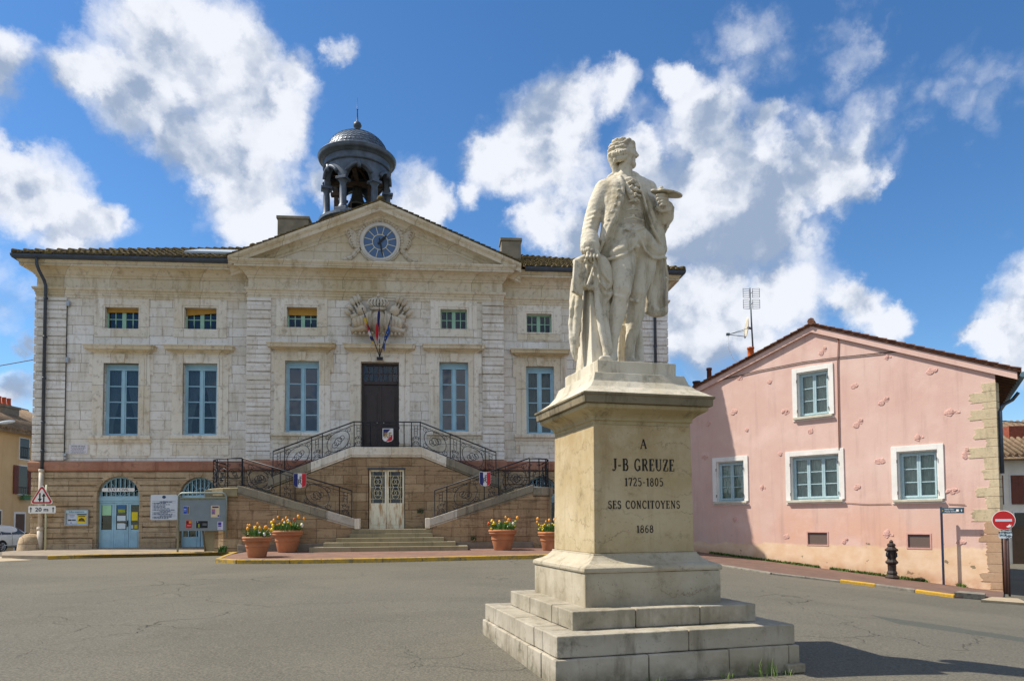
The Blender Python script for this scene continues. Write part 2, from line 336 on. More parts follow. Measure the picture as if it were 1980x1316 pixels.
# ------------------------------------------------------------------ setting: ground, pavements, kerbs
def ground():
    def axis(c):
        a = [0]; st = .6
        while a[-1] < 2500:
            a.append(a[-1]+st)
            if a[-1] > 45: st *= 1.35
        return sorted({c-v for v in a} | {c+v for v in a})
    xs, ys = axis(0), axis(15); b = MB(); V = [[b.bm.verts.new((x, y, GZ(x, y))) for x in xs] for y in ys]
    for j in range(len(ys)-1):
        for i in range(len(xs)-1):
            q = b.bm.faces.new((V[j][i], V[j][i+1], V[j+1][i+1], V[j+1][i])); q.smooth = True
    s = NT('asphalt'); P = s.P
    base = s.mix(s.rng(s.noise(.16, 5, .6), .38, .62), hexc('#5d5a52'), hexc('#6f6a5d'))
    base = s.mix(s.math('MULTIPLY', s.rng(s.noise(.45, 6, .65, s.scl(P, (1, 2.2, 1))), .5, .72), .55), base, hexc('#484740'))
    base = s.mix(s.math('MULTIPLY', s.rng(s.noise(.12, 8, .7, s.scl(P, (1, 1.6, 1)), .8), .47, .60), .75), base, hexc('#45443d')); base = s.mix(s.math('MULTIPLY', s.rng(s.noise(.9, 8, .72), .56, .68), .5), base, hexc('#686355'))
    grit = s.noise(38, 4, .8); base = s.mix(s.rng(grit, .30, .72), s.mix(.70, base, hexc('#2a2825')), s.mix(.60, base, hexc('#96907e')))
    vo = s.n('ShaderNodeTexVoronoi', feature='DISTANCE_TO_EDGE'); vo.inputs['Scale'].default_value = .33
    wv = s.n('ShaderNodeVectorMath', operation='ADD'); s.l(P, wv.inputs[0]); nn = s.n('ShaderNodeTexNoise'); nn.inputs['Scale'].default_value = 1.3; nn.inputs['Detail'].default_value = 6; s.l(P, nn.inputs['Vector']); s.l(s.scl(nn.outputs['Color'], (1.6, 1.6, 0)), wv.inputs[1]); s.l(wv.outputs[0], vo.inputs['Vector'])
    crack = s.math('MULTIPLY', s.rng(vo.outputs['Distance'], .006, .0, 0, 1), s.rng(s.noise(.22, 3), .48, .62))
    base = s.mix(s.math('MULTIPLY', crack, .5), base, hexc('#38362f'))
    # a resurfaced strip with a greener grey to the right
    spx = s.n('ShaderNodeSeparateXYZ'); s.l(P, spx.inputs[0])
    e = s.math('ADD', s.math('MULTIPLY_ADD', spx.outputs[0], .62, spx.outputs[1]), s.math('MULTIPLY', s.noise(.8, 4), .9))
    st = s.math('MULTIPLY', s.math('GREATER_THAN', e, 16.3), s.math('LESS_THAN', e, 17.2))
    st = s.math('MULTIPLY', st, s.math('GREATER_THAN', spx.outputs[0], 6.3))
    base = s.mix(s.math('MULTIPLY', st, .6), base, hexc('#444c46'))
    s.col(base); s.set(.9, 0, .3); s.bump(s.math('ADD', grit, s.math('MULTIPLY', crack, -3)), .012, .8)
    o = b.obj('ground', s.m); o['kind'] = 'structure'
ground()
def drape(poly, dz, name, mat, thick=.25, sub=1.0):
    # a slab that follows the slope of the ground, its top dz above it
    b = MB(); fc0 = b.bm.faces.new([b.bm.verts.new((x, y, 0)) for x, y in poly]); bmesh.ops.triangulate(b.bm, faces=[fc0])
    for _ in range(5):
        ed = [e for e in b.bm.edges if e.calc_length() > 1.6]
        if not ed: break
        bmesh.ops.subdivide_edges(b.bm, edges=ed, cuts=1); bmesh.ops.triangulate(b.bm, faces=[q for q in b.bm.faces if len(q.verts) > 3])
    vs = list(b.bm.verts)
    r = bmesh.ops.extrude_face_region(b.bm, geom=list(b.bm.faces)); top = [v for v in r['geom'] if isinstance(v, bmesh.types.BMVert)]
    for v in top: v.co.z = GZ(v.co.x, v.co.y) + dz
    for v in vs: v.co.z = GZ(v.co.x, v.co.y) + dz - thick
    o = b.obj(name, mat); o['kind'] = 'structure'; return o
PAVE = simple('red_asphalt', '#7f6152', .92, .2, 3, bump=.006, h2='#675047'); PAVEG = simple('grey_pavement', '#8f8270', .92, .18, 3, bump=.006, h2='#7b6c5e'); CONC = simple('concrete_apron', '#aa9a80', .92, .1, 3, bump=.004, h2='#a3937a')
def kerbmat(name, a, b_):
    s = NT(name); k = s.mix(s.rng(s.noise(6, 7, .7), .44, .62), hexc(a), hexc(b_)); s.col(s.mix(s.rng(s.noise(30, 4), .3, .7), k, s.mix(.35, k, (.1, .09, .07)))); s.set(.85); s.bump(s.noise(20, 5), .01, .6); return s.m
KY = kerbmat('yellow_kerb_paint', '#c9a02c', '#8d7f58'); KG = kerbmat('kerb_stone', '#8f897c', '#6d685e'); KY2 = kerbmat('fresh_yellow_paint', '#d9a92a', '#c49a3a')
KPTS = [(-15.3, 23.9), (-13.9, 24.6), (-12.1, 25.0), (-10.2, 25.4), (-9.55, 25.0), (-9.3, 23.6), (-9.0, 22.2), (-8.2, 21.7), (-6.6, 21.6), (-3.9, 21.9), (-1.6, 22.35), (.8, 22.9), (3.5, 23.7), (6.0, 25.0)]
def kerb(pts, name, mat, w=.16, h=.13, lab=None):
    b = MB()
    for i in range(len(pts)-1):
        p, q = Vector(pts[i]), Vector(pts[i+1]); L = (q-p).length; n = max(1, round(L/1.0))
        for k in range(n):
            a, c = p.lerp(q, k/n), p.lerp(q, (k+1)/n); d = (c-a).normalized(); c = c - d*.008; o = Vector((d.y, -d.x))*w*.5
            z0, z1 = GZ(*a)+h, GZ(*c)+h
            P = [(a+o), (c+o), (c-o), (a-o)]
            b.hexa([(v.x, v.y, GZ(v.x, v.y)-.2) for v in P] + [(P[0].x, P[0].y, z0-.01), (P[1].x, P[1].y, z1-.01), (P[2].x, P[2].y, z1), (P[3].x, P[3].y, z0)])
    o = b.obj(name, mat, bevel=.015); o['kind'] = 'structure'; return o
kerb(KPTS, 'kerb', KY)
ins = [(x, y+.12) for x, y in KPTS]
drape(ins[5:] + [(6.6, 30.2), (-8.5, 29.4), (-9.2, 26)], .115, 'pavement', PAVE)
drape([(-18.9, 26.9), (-17.3, 24.6)] + ins[:5] + [(-9.1, 25.9), (-8.6, 29.3), (-18.5, 28.6)], .110, 'pavement', PAVEG)
drape([(-40, 20.5), (-19, 21.2), (-15.6, 23.6), (-17.2, 24.7), (-19, 26.5), (-40, 33)], .012, 'concrete_apron', CONC)
# the hall's own frame: x along the facade from its left corner, y back into the building
HO, HR = (-18.33, 27.68, 0), math.atan(.094)
hall = thing('town_hall', 'large pale limestone town hall with pediment clock and bell cupola', 'town hall', HO, HR)
def H2W(u, y):
    return (HO[0]+u*math.cos(HR)-y*math.sin(HR), HO[1]+u*math.sin(HR)+y*math.cos(HR))
PLAN = [(0, 14), (0, 0), (8.08, 0), (8.08, -.5), (18.02, -.5), (18.02, 0), (24.95, 0), (24.95, 14)]
UW, DW_ = [(2.52, 3.83, 4.94, 7.76), (5.49, 6.79, 4.96, 7.79), (19.02, 20.17, 5.06, 7.84), (22.0, 23.15, 5.06, 7.84)], [(9.50, 10.80, 5.03, 7.83), (15.49, 16.64, 5.08, 7.86)]
UA, DA = [(2.52, 3.77, 9.13, 9.97), (5.5, 6.72, 9.16, 10.01), (19.06, 20.1, 9.26, 10.04), (22.05, 23.1, 9.26, 10.04)], [(9.54, 10.70, 9.17, 9.97), (15.54, 16.59, 9.22, 10.01)]
DOOR = (12.41, 13.90, 4.34, 7.83)
ZB, ZT = 3.95, 10.32
w = MB()
w.wall(0, 8.08, ZB, ZT, 0, [h for h in UW+UA if h[0] < 8], .35)
w.wall(18.02, 24.95, ZB, ZT, 0, [h for h in UW+UA if h[0] > 18], .35)
w.wall(8.08, 18.02, ZB, ZT, -.5, DW_+DA+[DOOR], .35)
for x in (8.08, 18.02): w.f([(x, -.5, ZB), (x, 0, ZB), (x, 0, 11.6), (x, -.5, 11.6)])
w.f([(0, 0, ZB), (0, 14, ZB), (0, 14, 11.5), (0, 0, 11.5)]); w.f([(24.95, 0, 0), (24.95, 14, 0), (24.95, 14, 11.5), (24.95, 0, 11.5)]); w.f([(0, 14, 0), (24.95, 14, 0), (24.95, 14, 11.5), (0, 14, 11.5)])
w.obj('wall', STONE, hall, recalc=False)
# quoins: courses with a dark groove between them
for u0, u1, y, sd_ in ((-.05, 1.12, -.075, 1), (8.03, 8.95, -.575, 1), (17.2, 18.07, -.575, 1), (23.9, 25.0, -.075, 1)):
    z = ZB+.02; k = 0; q = MB()
    while z < ZT-.1:
        z1 = min(z+.302, ZT-.02); e = .0
        if u0 < 0 or u1 > 24: q.box(u0, u1, y, .9, z, z1) if (k % 1 == 0) else 0
        else: q.box(u0, u1, y, y+.5, z, z1)
        z += .345; k += 1
    q.obj('quoin', QUOIN, hall, bevel=.012)
# ground floor: rusticated sandstone courses, cut by round-headed openings
ARCH = [(3.14, .78, 2.58), (6.15, .72, 2.6), (19.6, .72, 2.6), (22.5, .72, 2.6)]      # centre, half width, springing
g = MB(); ZG = -.4
def arch_hw(a, z):
    c, hw, sz = a
    if z <= sz: return hw
    d = (hw+.02)**2 - (z-sz)**2
    return math.sqrt(d) if d > 0 else 0
def strip(u0, u1, y, z0, z1, inset=0.0):
    cuts = []
    for a in ARCH:
        if a[0] > u0 and a[0] < u1:
            h_ = max(arch_hw(a, z0), 0)
            if h_ > 0 and z0 > -1: cuts.append((a[0], h_+.10, max(arch_hw(a, z1), 0)+ (.10 if z1 < a[2]+a[1] else 0)))
    x = u0; xt = u0
    for c, b0, t0 in sorted(cuts):
        g.xz([(x, z0), (c-b0, z0), (c-max(t0, .0), z1), (xt, z1)], y, y+.35); x = c+b0; xt = c+max(t0, .0)
    g.xz([(x, z0), (u1, z0), (u1, z1), (xt, z1)], y, y+.35)
def gf(u0, u1, y):
    zz = [ZG, .98, 1.39, 1.80, 2.20, 2.60, 3.0, 3.28, 3.54]
    for i in range(len(zz)-1):
        ex = .07 if i == 0 else 0
        strip(u0-(.04 if u0 < 1 else 0), u1, y-ex-.075, zz[i]+.024, zz[i+1]-.024)
    for k in range(33): strip(u0, u1, y+.005, ZG+k*.12, ZG+k*.12+.12)
gf(0, 8.08, 0); gf(18.02, 24.95, 0)
g.box(8.08, 18.02, -.5, -.2, ZG, 3.54)
g.box(-.02, .35, -.02, 14, ZG, 3.54)
for a in ARCH:                                                          # arch rings
    c, hw, sz = a; n = 14; P = [(c-hw, .5)] + [(c+hw*math.cos(PI-PI*k/n), sz+hw*math.sin(PI-PI*k/n)) for k in range(n+1)] + [(c+hw, .5)]
    Q = [(c-hw-.13, .5)] + [(c+(hw+.13)*math.cos(PI-PI*k/n), sz+(hw+.13)*math.sin(PI-PI*k/n)) for k in range(n+1)] + [(c+hw+.13, .5)]
    for i in range(len(P)-1): g.xz([P[i], P[i+1], Q[i+1], Q[i]], -.068, .4)
    g.xz([(c-.10, sz+hw), (c+.10, sz+hw), (c+.16, 3.5), (c-.16, 3.5)], -.10, .2)
g.obj('ground_floor_wall', SAND, hall, bevel=.014)
MB().sweep([(0, 3.545), (.05, 3.545), (.14, 3.58), (.15, 3.66), (.15, 3.88), (.11, 3.945), (0, 3.945)], PLAN).obj('band_course', REDS, hall, bevel=.012)
# entablature
MB().sweep([(-.1, 10.30), (.03, 10.30), (.03, 10.40), (.055, 10.405), (.055, 10.50), (.08, 10.505), (.08, 10.58), (.13, 10.60), (.15, 10.66), (.15, 10.69), (-.1, 10.70)], PLAN).obj('architrave', ENT, hall, bevel=.006)
MB().sweep([(-.1, 10.69), (.012, 10.69), (.012, 11.12), (-.1, 11.12)], PLAN).obj('frieze', ENT, hall)
MB().sweep([(-.1, 11.10), (.05, 11.10), (.06, 11.17), (.10, 11.19), (.13, 11.24), (.19, 11.33), (.30, 11.40), (.42, 11.43), (.45, 11.42), (.46, 11.55), (.49, 11.58), (.53, 11.64), (.53, 11.70), (-.1, 11.72)], PLAN).obj('cornice', ENT, hall, bevel=.008)
# pediment
AU, AZ, EZ = 13.2, 14.10, 11.70
def raking(prof, name, mat, uL, uR, zE, zA):
    b = MB(); path = [(uL, zE), (AU, zA), (uR, zE)]; R = [[b.bm.verts.new((u, -.5-o, z+dz)) for o, dz in prof] for u, z in path]; m_ = len(prof)
    for i in range(2):
        for k in range(m_): b.bm.faces.new((R[i][k], R[i+1][k], R[i+1][(k+1) % m_], R[i][(k+1) % m_]))
    b.bm.faces.new(R[0]); b.bm.faces.new(R[2]); return b.obj(name, mat, hall, bevel=.008)
raking([(-.1, -.66), (.05, -.64), (.07, -.55), (.12, -.52), (.17, -.44), (.28, -.38), (.42, -.35), (.45, -.36), (.46, -.22), (.49, -.19), (.54, -.12), (.55, -.02), (-.1, .0)], 'raking_cornice', ENT, 7.42, 18.75, EZ+.08, AZ+.02)
MB().xz([(7.9, 11.5), (18.2, 11.5), (AU, 13.85)], -.52, -.2).obj('tympanum', STONE, hall)
# pediment roof
b = MB()
for s_, uE in ((0, 7.35), (1, 18.85)):
    for k in range(2):
        pass
    P = [(uE, EZ+.05), (AU, AZ+.0), (AU, AZ+.07), (uE, EZ+.11)]
    b.xz(P, -.98, 7)
    n = 26
    for k in range(n):                                                 # overlapping edge tiles along the rake
        t0, t1 = k/n, (k+.93)/n; L = lambda t: (uE+(AU-uE)*t, EZ+.10+(AZ-.02-EZ)*t)
        (a, za), (c, zc) = L(t0), L(t1)
        b.hexa([(a, -1.0, za-.02), (c, -1.0, zc-.02), (c, 6.5, zc-.02), (a, 6.5, za-.02), (a, -1.0, za+.05), (c, -1.0, zc+.02), (c, 6.5, zc+.02), (a, 6.5, za+.05)])
b.ball((AU, -.85, AZ+.16), .15, 1, .8, .9)
b.obj('pediment_roof', ROOF, hall)
# main roof: hipped, canal tiles
RT = 14.95; E0, E1, EF, EB = -.60, 25.55, -.62, 14.6; RU0, RU1, RY = 6.2, 19.4, 7.0; EZ0 = 11.78
def roofz(u, y):
    return EZ0 + (RT-EZ0)*min((y-EF)/(RY-EF), (EB-y)/(EB-RY), max((u-E0)/(RU0-E0), 0), max((E1-u)/(E1-RU1), 0), 1)
b = MB(); A, B_, C_, D_ = (E0, EF, EZ0), (E1, EF, EZ0), (E1, EB, EZ0), (E0, EB, EZ0); r0, r1 = (RU0, RY, RT), (RU1, RY, RT)
zr = lambda y: EZ0+(RT-EZ0)*(y-EF)/(RY-EF)
b.f([A, (7.35, EF, EZ0), (7.35, RY, RT), r0]); b.f([(18.8, EF, EZ0), B_, r1, (18.8, RY, RT)]); b.f([(7.35, -.1, zr(-.1)), (18.8, -.1, zr(-.1)), (18.8, RY, RT), (7.35, RY, RT)]); b.f([B_, C_, r1]); b.f([C_, D_, r0, r1]); b.f([D_, A, r0])
rnd = random.Random(3); b.sm = True
u = E0+.08
while u < E1-.05:
    if not (7.3 < u < 18.9 and False):
        yend = RY*.97
        if u < RU0: yend = EF + (RY-EF)*(u-E0)/(RU0-E0)
        if u > RU1: yend = EF + (RY-EF)*(E1-u)/(E1-RU1)
        y = EF-.07 if not (7.3 < u < 18.85) else .1
        while y < yend and not (7.4 < u < 18.8 and y > 3):
            y2 = min(y+.55, yend+.1); r_ = .085+rnd.uniform(-.008, .012); zj = rnd.uniform(-.012, .02); uj = rnd.uniform(-.015, .015)
            ring = []
            for yy, rr, dz in ((y, r_*1.1, .045), (y2, r_*.9, .0)):
                zc = EZ0+(RT-EZ0)*(yy-EF)/(RY-EF)+dz+zj
                ring.append([b.bm.verts.new((u+uj+rr*math.cos(PI*k/5), yy, zc+rr*1.05*math.sin(PI*k/5))) for k in range(6)])
            for k in range(5):
                q_ = b.bm.faces.new((ring[0][k], ring[0][k+1], ring[1][k+1], ring[1][k])); q_.smooth = True
            b.bm.faces.new(ring[0])
            y += .46
    u += .215
for P0, P1 in ((A, r0), (B_, r1), (r0, r1)):                           # hip and ridge tiles
    P0, P1 = Vector(P0), Vector(P1); n = int((P1-P0).length/.4)
    for k in range(n):
        a, c = P0.lerp(P1, k/n), P0.lerp(P1, (k+1.12)/n); a.z += .06; b.tube([a, c], [.135, .105], 6)
b.ball((RU0+.1, RY, RT+.2), .16, 1.2, 1, 1)
b.obj('roof', ROOF, hall, recalc=False)
b = MB()                                                                # skylights lying in the roof
for k in range(4):
    u0 = 5.25+k*.46; z_ = lambda y: EZ0+(RT-EZ0)*(y-EF)/(RY-EF)+.22
    b.mi = 0; b.hexa([(u0, .6, z_(.6)-.1), (u0+.47, .6, z_(.6)-.1), (u0+.47, 2.4, z_(2.4)-.1), (u0, 2.4, z_(2.4)-.1), (u0, .6, z_(.6)), (u0+.47, .6, z_(.6)), (u0+.47, 2.4, z_(2.4)), (u0, 2.4, z_(2.4))])
b.obj('skylight', simple('skylight_glass', '#a3adb2', .25, .08, 3), hall, bevel=.01)
# gutters and downpipes
GUT = [(0, 14), (0, 0), (7.45, 0)]
gp = [(.52, 11.62), (.62, 11.63), (.66, 11.70), (.67, 11.79), (.64, 11.79), (.62, 11.72), (.52, 11.70)]
MB().sweep(gp, GUT).obj('gutter', DZINC, hall, bevel=.01); MB().sweep(gp, [(18.95, 0), (24.95, 0), (24.95, 14)]).obj('gutter', DZINC, hall, bevel=.01)
def downpipe(u, zb):
    b = MB(); b.tube([(u, -.6, 11.65), (u, -.6, 11.42), (u+.02, -.48, 11.22), (u+.1, -.26, 10.9), (u+.12, -.17, 10.72), (u+.12, -.15, zb)], .06, 10)
    for z in (10.2, 8.7, 7.1, 5.4, 4.3): b.tube([(u+.12, -.15, z), (u+.12, -.15, z+.06)], .078, 10); b.box(u+.09, u+.15, -.15, 0, z+.01, z+.05)
    return b.obj('downpipe', DZINC, hall)
downpipe(.27, 3.55); downpipe(24.3, 3.4)
b = MB(); b.tube([(.39, -.2, 3.62), (.39, -.2, 1.35)], .085, 10); b.tube([(.39, -.2, 3.5), (.39, -.2, 3.62)], .1, 10); b.tube([(.39, -.2, 1.35), (.39, -.2, .3)], .10, 10); b.tube([(.39, -.2, 1.3), (.39, -.2, 1.42)], .115, 10)
b.obj('pipe_guard', simple('cream_cast_iron', '#c9bfae', .5, .12, 4, h2='#8a5b38'), hall)
# chimneys
def chimney(u, y, w_, d, zt, zb):
    b = MB(); b.box(u-w_/2, u+w_/2, y, y+d, zb, zt-.14); b.box(u-w_/2-.05, u+w_/2+.05, y-.05, y+d+.05, zt-.14, zt); b.obj('chimney', simple('chimney_render', '#8d8471', .9, .2, 2, h2='#5f594c'), hall, bevel=.015)
chimney(8.75, 4.4, 1.4, .9, 15.65, 12.5); chimney(18.75, 3.2, .9, .8, 14.45, 12)
# ------------------------------------------------------------------ windows of the hall
INT = MB()
def upper_window(h, y, kind, key=True):
    u0, u1, z0, z1 = h; cx = (u0+u1)/2; yf = y+.20; hw = (u1-u0)/2
    b = MB(); t = .075
    b.box(u0, u0+t, yf, yf+.08, z0, z1); b.box(u1-t, u1, yf, yf+.08, z0, z1); b.box(u0+t, u1-t, yf, yf+.08, z0, z0+.10); b.box(u0+t, u1-t, yf, yf+.08, z1-.16, z1)
    b.box(u0+t, u1-t, yf-.03, yf+.05, z1-.24, z1-.163)
    b.box(cx-.05, cx+.05, yf-.02, yf+.07, z0+.10, z1-.24)
    for s_ in (-1, 1):
        a0, a1 = (u0+t, cx-.05) if s_ < 0 else (cx+.05, u1-t)
        b.box(a0, a0+.045, yf+.01, yf+.06, z0+.10, z1-.24); b.box(a1-.045, a1, yf+.01, yf+.06, z0+.10, z1-.24)
        H = z1-.24-z0-.10
        for k in range(1, 4): b.box(a0+.045, a1-.045, yf+.012, yf+.055, z0+.10+H*k/4-.022, z0+.10+H*k/4+.022)
    win = b.obj('window', BLUE, hall, bevel=.006)
    MB().box(u0+.05, u1-.05, yf+.036, yf+.041, z0+.06, z1-.2).obj('pane', GLASSB if kind == 'none' else GLASS, win)
    if kind == 'drape':
        for s_ in (-1, 1):                                             # tied-back curtains
            c = MB(); n, m_ = 18, 14; V = []
            for j in range(m_+1):
                t_ = j/m_; z = z1-.2-(z1-z0-.25)*t_; wd = hw*(.92-.62*min(1, max(0, (t_-.08)/.75))**1.2)
                V.append([c.bm.verts.new((cx+s_*(hw-.03-wd*i/n), yf+.16+.028*math.sin(i*2.2+j*.25), z)) for i in range(n+1)])
            for j in range(m_):
                for i in range(n): c.bm.faces.new((V[j][i], V[j][i+1], V[j+1][i+1], V[j+1][i])).smooth = True
            c.obj('curtain', CURT, win)
    elif kind == 'sheer':
        c = MB(); n = 40; V = [[c.bm.verts.new((u0+.03+(u1-u0-.06)*i/n, yf+.17+.02*math.sin(i*1.7), z)) for i in range(n+1)] for z in (z0, z1-.1)]
        for i in range(n): c.bm.faces.new((V[0][i], V[0][i+1], V[1][i+1], V[1][i])).smooth = True
        c.obj('curtain', simple('green_blind', '#a9b79f', .9, .08, 4), win)
    INT.box(u0-.3, u1+.3, y+1.2, y+1.3, z0-.3, z1+.3); surround(h, y, win, key)
def surround(h, y, win, key=True, zs=None):
    u0, u1, z0, z1 = h; cx = (u0+u1)/2; b = MB(); ot = .42; it = .2; zt = z1+.36; zlow = z0
    for o_, pr in ((ot, .045), (it, .075)):
        for s_ in (-1, 1):
            e = u0 if s_ < 0 else u1
            b.box(e, e+s_*o_, y-pr, y+.06, zlow, z1+(zt-z1 if o_ == ot else it))
        b.box(u0, u1, y-pr, y+.06, z1, zt if o_ == ot else z1+it)
    for s_ in (-1, 1):                                                  # ears at the top
        e = (u0-ot) if s_ < 0 else (u1+ot); b.box(e, e+s_*.12, y-.045, y+.05, z1-.45, zt)
    b.obj('surround', TRIM, win, bevel=.008)
    b = MB(); L, Rr = u0-.30, u1+.30; zb = z1+.36
    prof = [(0, zb-.02), (.06, zb), (.08, zb+.06), (.17, zb+.09), (.2, zb+.12), (.33, zb+.14), (.34, zb+.25), (.37, zb+.27), (.37, zb+.31), (0, zb+.36)]
    b.sweep(prof, [(L, y+.05), (L, y), (Rr, y), (Rr, y+.05)]); b.obj('hood', ENT, win, bevel=.006)
    if key: MB().xz([(cx-.115, z1+.02), (cx+.115, z1+.02), (cx+.165, zb-.01), (cx-.165, zb-.01)], y-.13, y+.02).obj('keystone', TRIM, win, bevel=.008)
def sill(h, y, win):
    u0, u1, z0, z1 = h; b = MB(); L, Rr = u0-.50, u1+.50
    b.sweep([(0, z0-.28), (.05, z0-.27), (.08, z0-.18), (.17, z0-.14), (.18, z0-.03), (.15, z0-.005), (-.3, z0-.005), (-.3, z0-.28)], [(L, y), (Rr, y)])
    for e in (L+.05, Rr-.27): b.box(e, e+.22, y-.04, y+.05, z0-.78, z0-.28)
    b.box(L+.27, Rr-.27, y-.02, y+.05, z0-.78, z0-.28)
    b.obj('sill', TRIM, win, bevel=.008)
for i, (h, k) in enumerate(zip(UW[:2] + DW_ + UW[2:], ('drape', 'drape', 'none', 'none', 'sheer', 'sheer'))):
    y = -.5 if h in DW_ else 0
    upper_window(h, y, k); sill(h, y, [o for o in hall.children if o.name.startswith('window')][-1])
def attic(h, y, blind):
    u0, u1, z0, z1 = h; cx = (u0+u1)/2; yf = y+.22; b = MB(); t = .05
    b.box(u0, u0+t, yf, yf+.07, z0, z1); b.box(u1-t, u1, yf, yf+.07, z0, z1); b.box(u0+t, u1-t, yf, yf+.07, z0, z0+.06); b.box(u0+t, u1-t, yf, yf+.07, z1-.06, z1); b.box(cx-.075, cx+.075, yf-.01, yf+.07, z0+.06, z1-.06)
    for s_ in (-1, 1):
        a0, a1 = (u0+t, cx-.075) if s_ < 0 else (cx+.075, u1-t); m_ = (a0+a1)/2; zm = z0+(z1-z0)*.5
        b.box(m_-.018, m_+.018, yf+.01, yf+.05, z0+.06, z1-.06); b.box(a0, m_-.018, yf+.012, yf+.048, zm-.018, zm+.018); b.box(m_+.018, a1, yf+.012, yf+.048, zm-.018, zm+.018)
    win = b.obj('attic_window', GREENP, hall, bevel=.005)
    MB().box(u0+.03, u1-.03, yf+.03, yf+.035, z0+.03, z1-.03).obj('pane', GLASS, win)
    b = MB(); e = .40
    b.box(u0-e, u0-.08, y-.035, y+.05, z0-.33, z1+.33); b.box(u1+.08, u1+e, y-.035, y+.05, z0-.33, z1+.33); b.box(u0-.08, u1+.08, y-.035, y+.05, z1+.08, z1+.33); b.box(u0-.08, u1+.08, y-.045, y+.05, z0-.33, z0-.002)
    b.box(u0-.08, u0, y-.012, y+.05, z0, z1+.08); b.box(u1, u1+.08, y-.012, y+.05, z0, z1+.08); b.box(u0, u1, y-.012, y+.05, z1, z1+.08)
    b.obj('surround', TRIM, win, bevel=.006)
    if blind:
        d0, d1 = blind; MB().xz([(u0+.03, z1-d0), (u1-.03, z1-d1), (u1-.03, z1), (u0+.03, z1)], yf-.06, yf-.02).obj('roller_blind', BLIND, win)
    for s_ in (-1, 1): MB().tube([(cx+s_*.32, yf-.04, z0), (cx+s_*.32, yf-.04, z0+.2)], .014, 5).obj('window_stay', IRON, win)
    INT.box(u0-.2, u1+.2, y+.9, y+1.0, z0-.2, z1+.2)
for h, bl in zip(UA[:2] + DA + UA[2:], ((.17, .15), (.28, .16), (.28, .28), None, None, None)): attic(h, -.5 if h in DA else 0, bl)
# main door
u0, u1, z0, z1 = DOOR; b = MB(); yf = -.28
b.box(u0, u0+.09, yf, yf+.12, z0, z1); b.box(u1-.09, u1, yf, yf+.12, z0, z1); b.box(u0+.09, u1-.09, yf, yf+.12, z1-.10, z1); b.box(u0+.09, u1-.09, yf-.03, yf+.12, 6.98, 7.12)
cx = (u0+u1)/2; b.box(u0+.09, cx-.012, yf+.04, yf+.1, z0, 6.98); b.box(cx+.012, u1-.09, yf+.04, yf+.1, z0, 6.98); b.box(cx-.04, cx+.04, yf+.01, yf+.06, z0, 6.98)
for s_ in (-1, 1):
    a = cx+s_*.36
    for (zz0, zz1, hw, ar) in ((5.35, 6.75, .24, 1), (4.5, 5.2, .24, 0)):
        P = [(a-hw, zz0), (a+hw, zz0), (a+hw, zz1-.12*ar)] + ([(a+hw*.5, zz1-.1), (a, zz1), (a-hw*.5, zz1-.1)] if ar else []) + [(a-hw, zz1-.12*ar)]
        b.xz(P, yf+.015, yf+.06); b.xz([(a+(x-a)*.8, (z-zz0)*.86+zz0+.09) for x, z in P], yf-.005, yf+.03)
for k in range(1, 7): x = u0+.09+(u1-u0-.18)*k/7; b.box(x-.018, x+.018, yf+.03, yf+.07, 7.12, z1-.1) if k < 7 else 0
b.box(u0+.09, u1-.09, yf+.034, yf+.066, 7.40, 7.44)
dr = b.obj('main_door', BROWNW, hall, bevel=.008)
MB().box(u0+.09, u1-.09, yf+.045, yf+.05, 7.12, z1-.1).obj('pane', GLASS, dr); INT.box(u0, u1, -.05, .05, 7, 7.9)
for s_ in (-1, 1): MB().ball((cx+s_*.13, yf-.02, 5.45), .028, u=8, v=6).obj('door_knob', simple('worn_brass', '#b9b4a6', .35, .1, 5, metal=.8), dr)
surround(DOOR, -.5, dr)
# ground floor openings
def fan_door(a, z0, full):
    c, hw, sz = a; yf = .16; b = MB(); n = 16
    arc = lambda r, k: (c+r*math.cos(PI*k/n), sz+r*math.sin(PI*k/n))
    for k in range(n): b.xz([arc(hw-.06, k), arc(hw, k), arc(hw, k+1), arc(hw-.06, k+1)], yf, yf+.07)
    for k in range(-4, 5):
        x = c+k*hw/4.6; t = math.sqrt(max(0, (hw-.05)**2-(x-c)**2)); b.box(x-.017, x+.017, yf-.03, yf, sz+.02, sz+t)
    for k in range(2, 15, 3): b.tube([(c, yf+.03, sz), (c+(hw-.06)*math.cos(PI*k/n), yf+.03, sz+(hw-.06)*math.sin(PI*k/n))], .016, 5)
    for k in range(10): b.tube([(c+.30*math.cos(PI*k/10), yf+.03, sz+.30*math.sin(PI*k/10)), (c+.30*math.cos(PI*(k+1)/10), yf+.03, sz+.30*math.sin(PI*(k+1)/10))], .016, 5)
    b.box(c-hw, c+hw, yf-.05, yf+.08, sz-.16, sz+.02); b.box(c-hw, c+hw, yf-.02, yf+.08, sz-.24, sz-.162)
    return b, yf
def leaf(b, a0, a1, yf, z0, z1, zg):
    t = .075
    b.box(a0, a0+t, yf, yf+.06, z0, z1); b.box(a1-t, a1, yf, yf+.06, z0, z1); b.box(a0+t, a1-t, yf, yf+.06, z1-t, z1); b.box(a0+t, a1-t, yf, yf+.06, z0, zg)
    b.box(a0+t+.05, a1-t-.05, yf-.012, yf+.02, z0+.16, zg-.08)
a = ARCH[0]; b, yf = fan_door(a, .42, True); c, hw = a[0], a[1]; zt, zb, zg = a[2]-.245, .40, 1.30
L = c-hw
for e0, e1 in ((L, L+.545), (L+.55, L+1.09), (L+1.10, c+hw)): leaf(b, e0, e1, yf, zb, zt, zg)
dd = b.obj('office_door', BLUE, hall, bevel=.006)
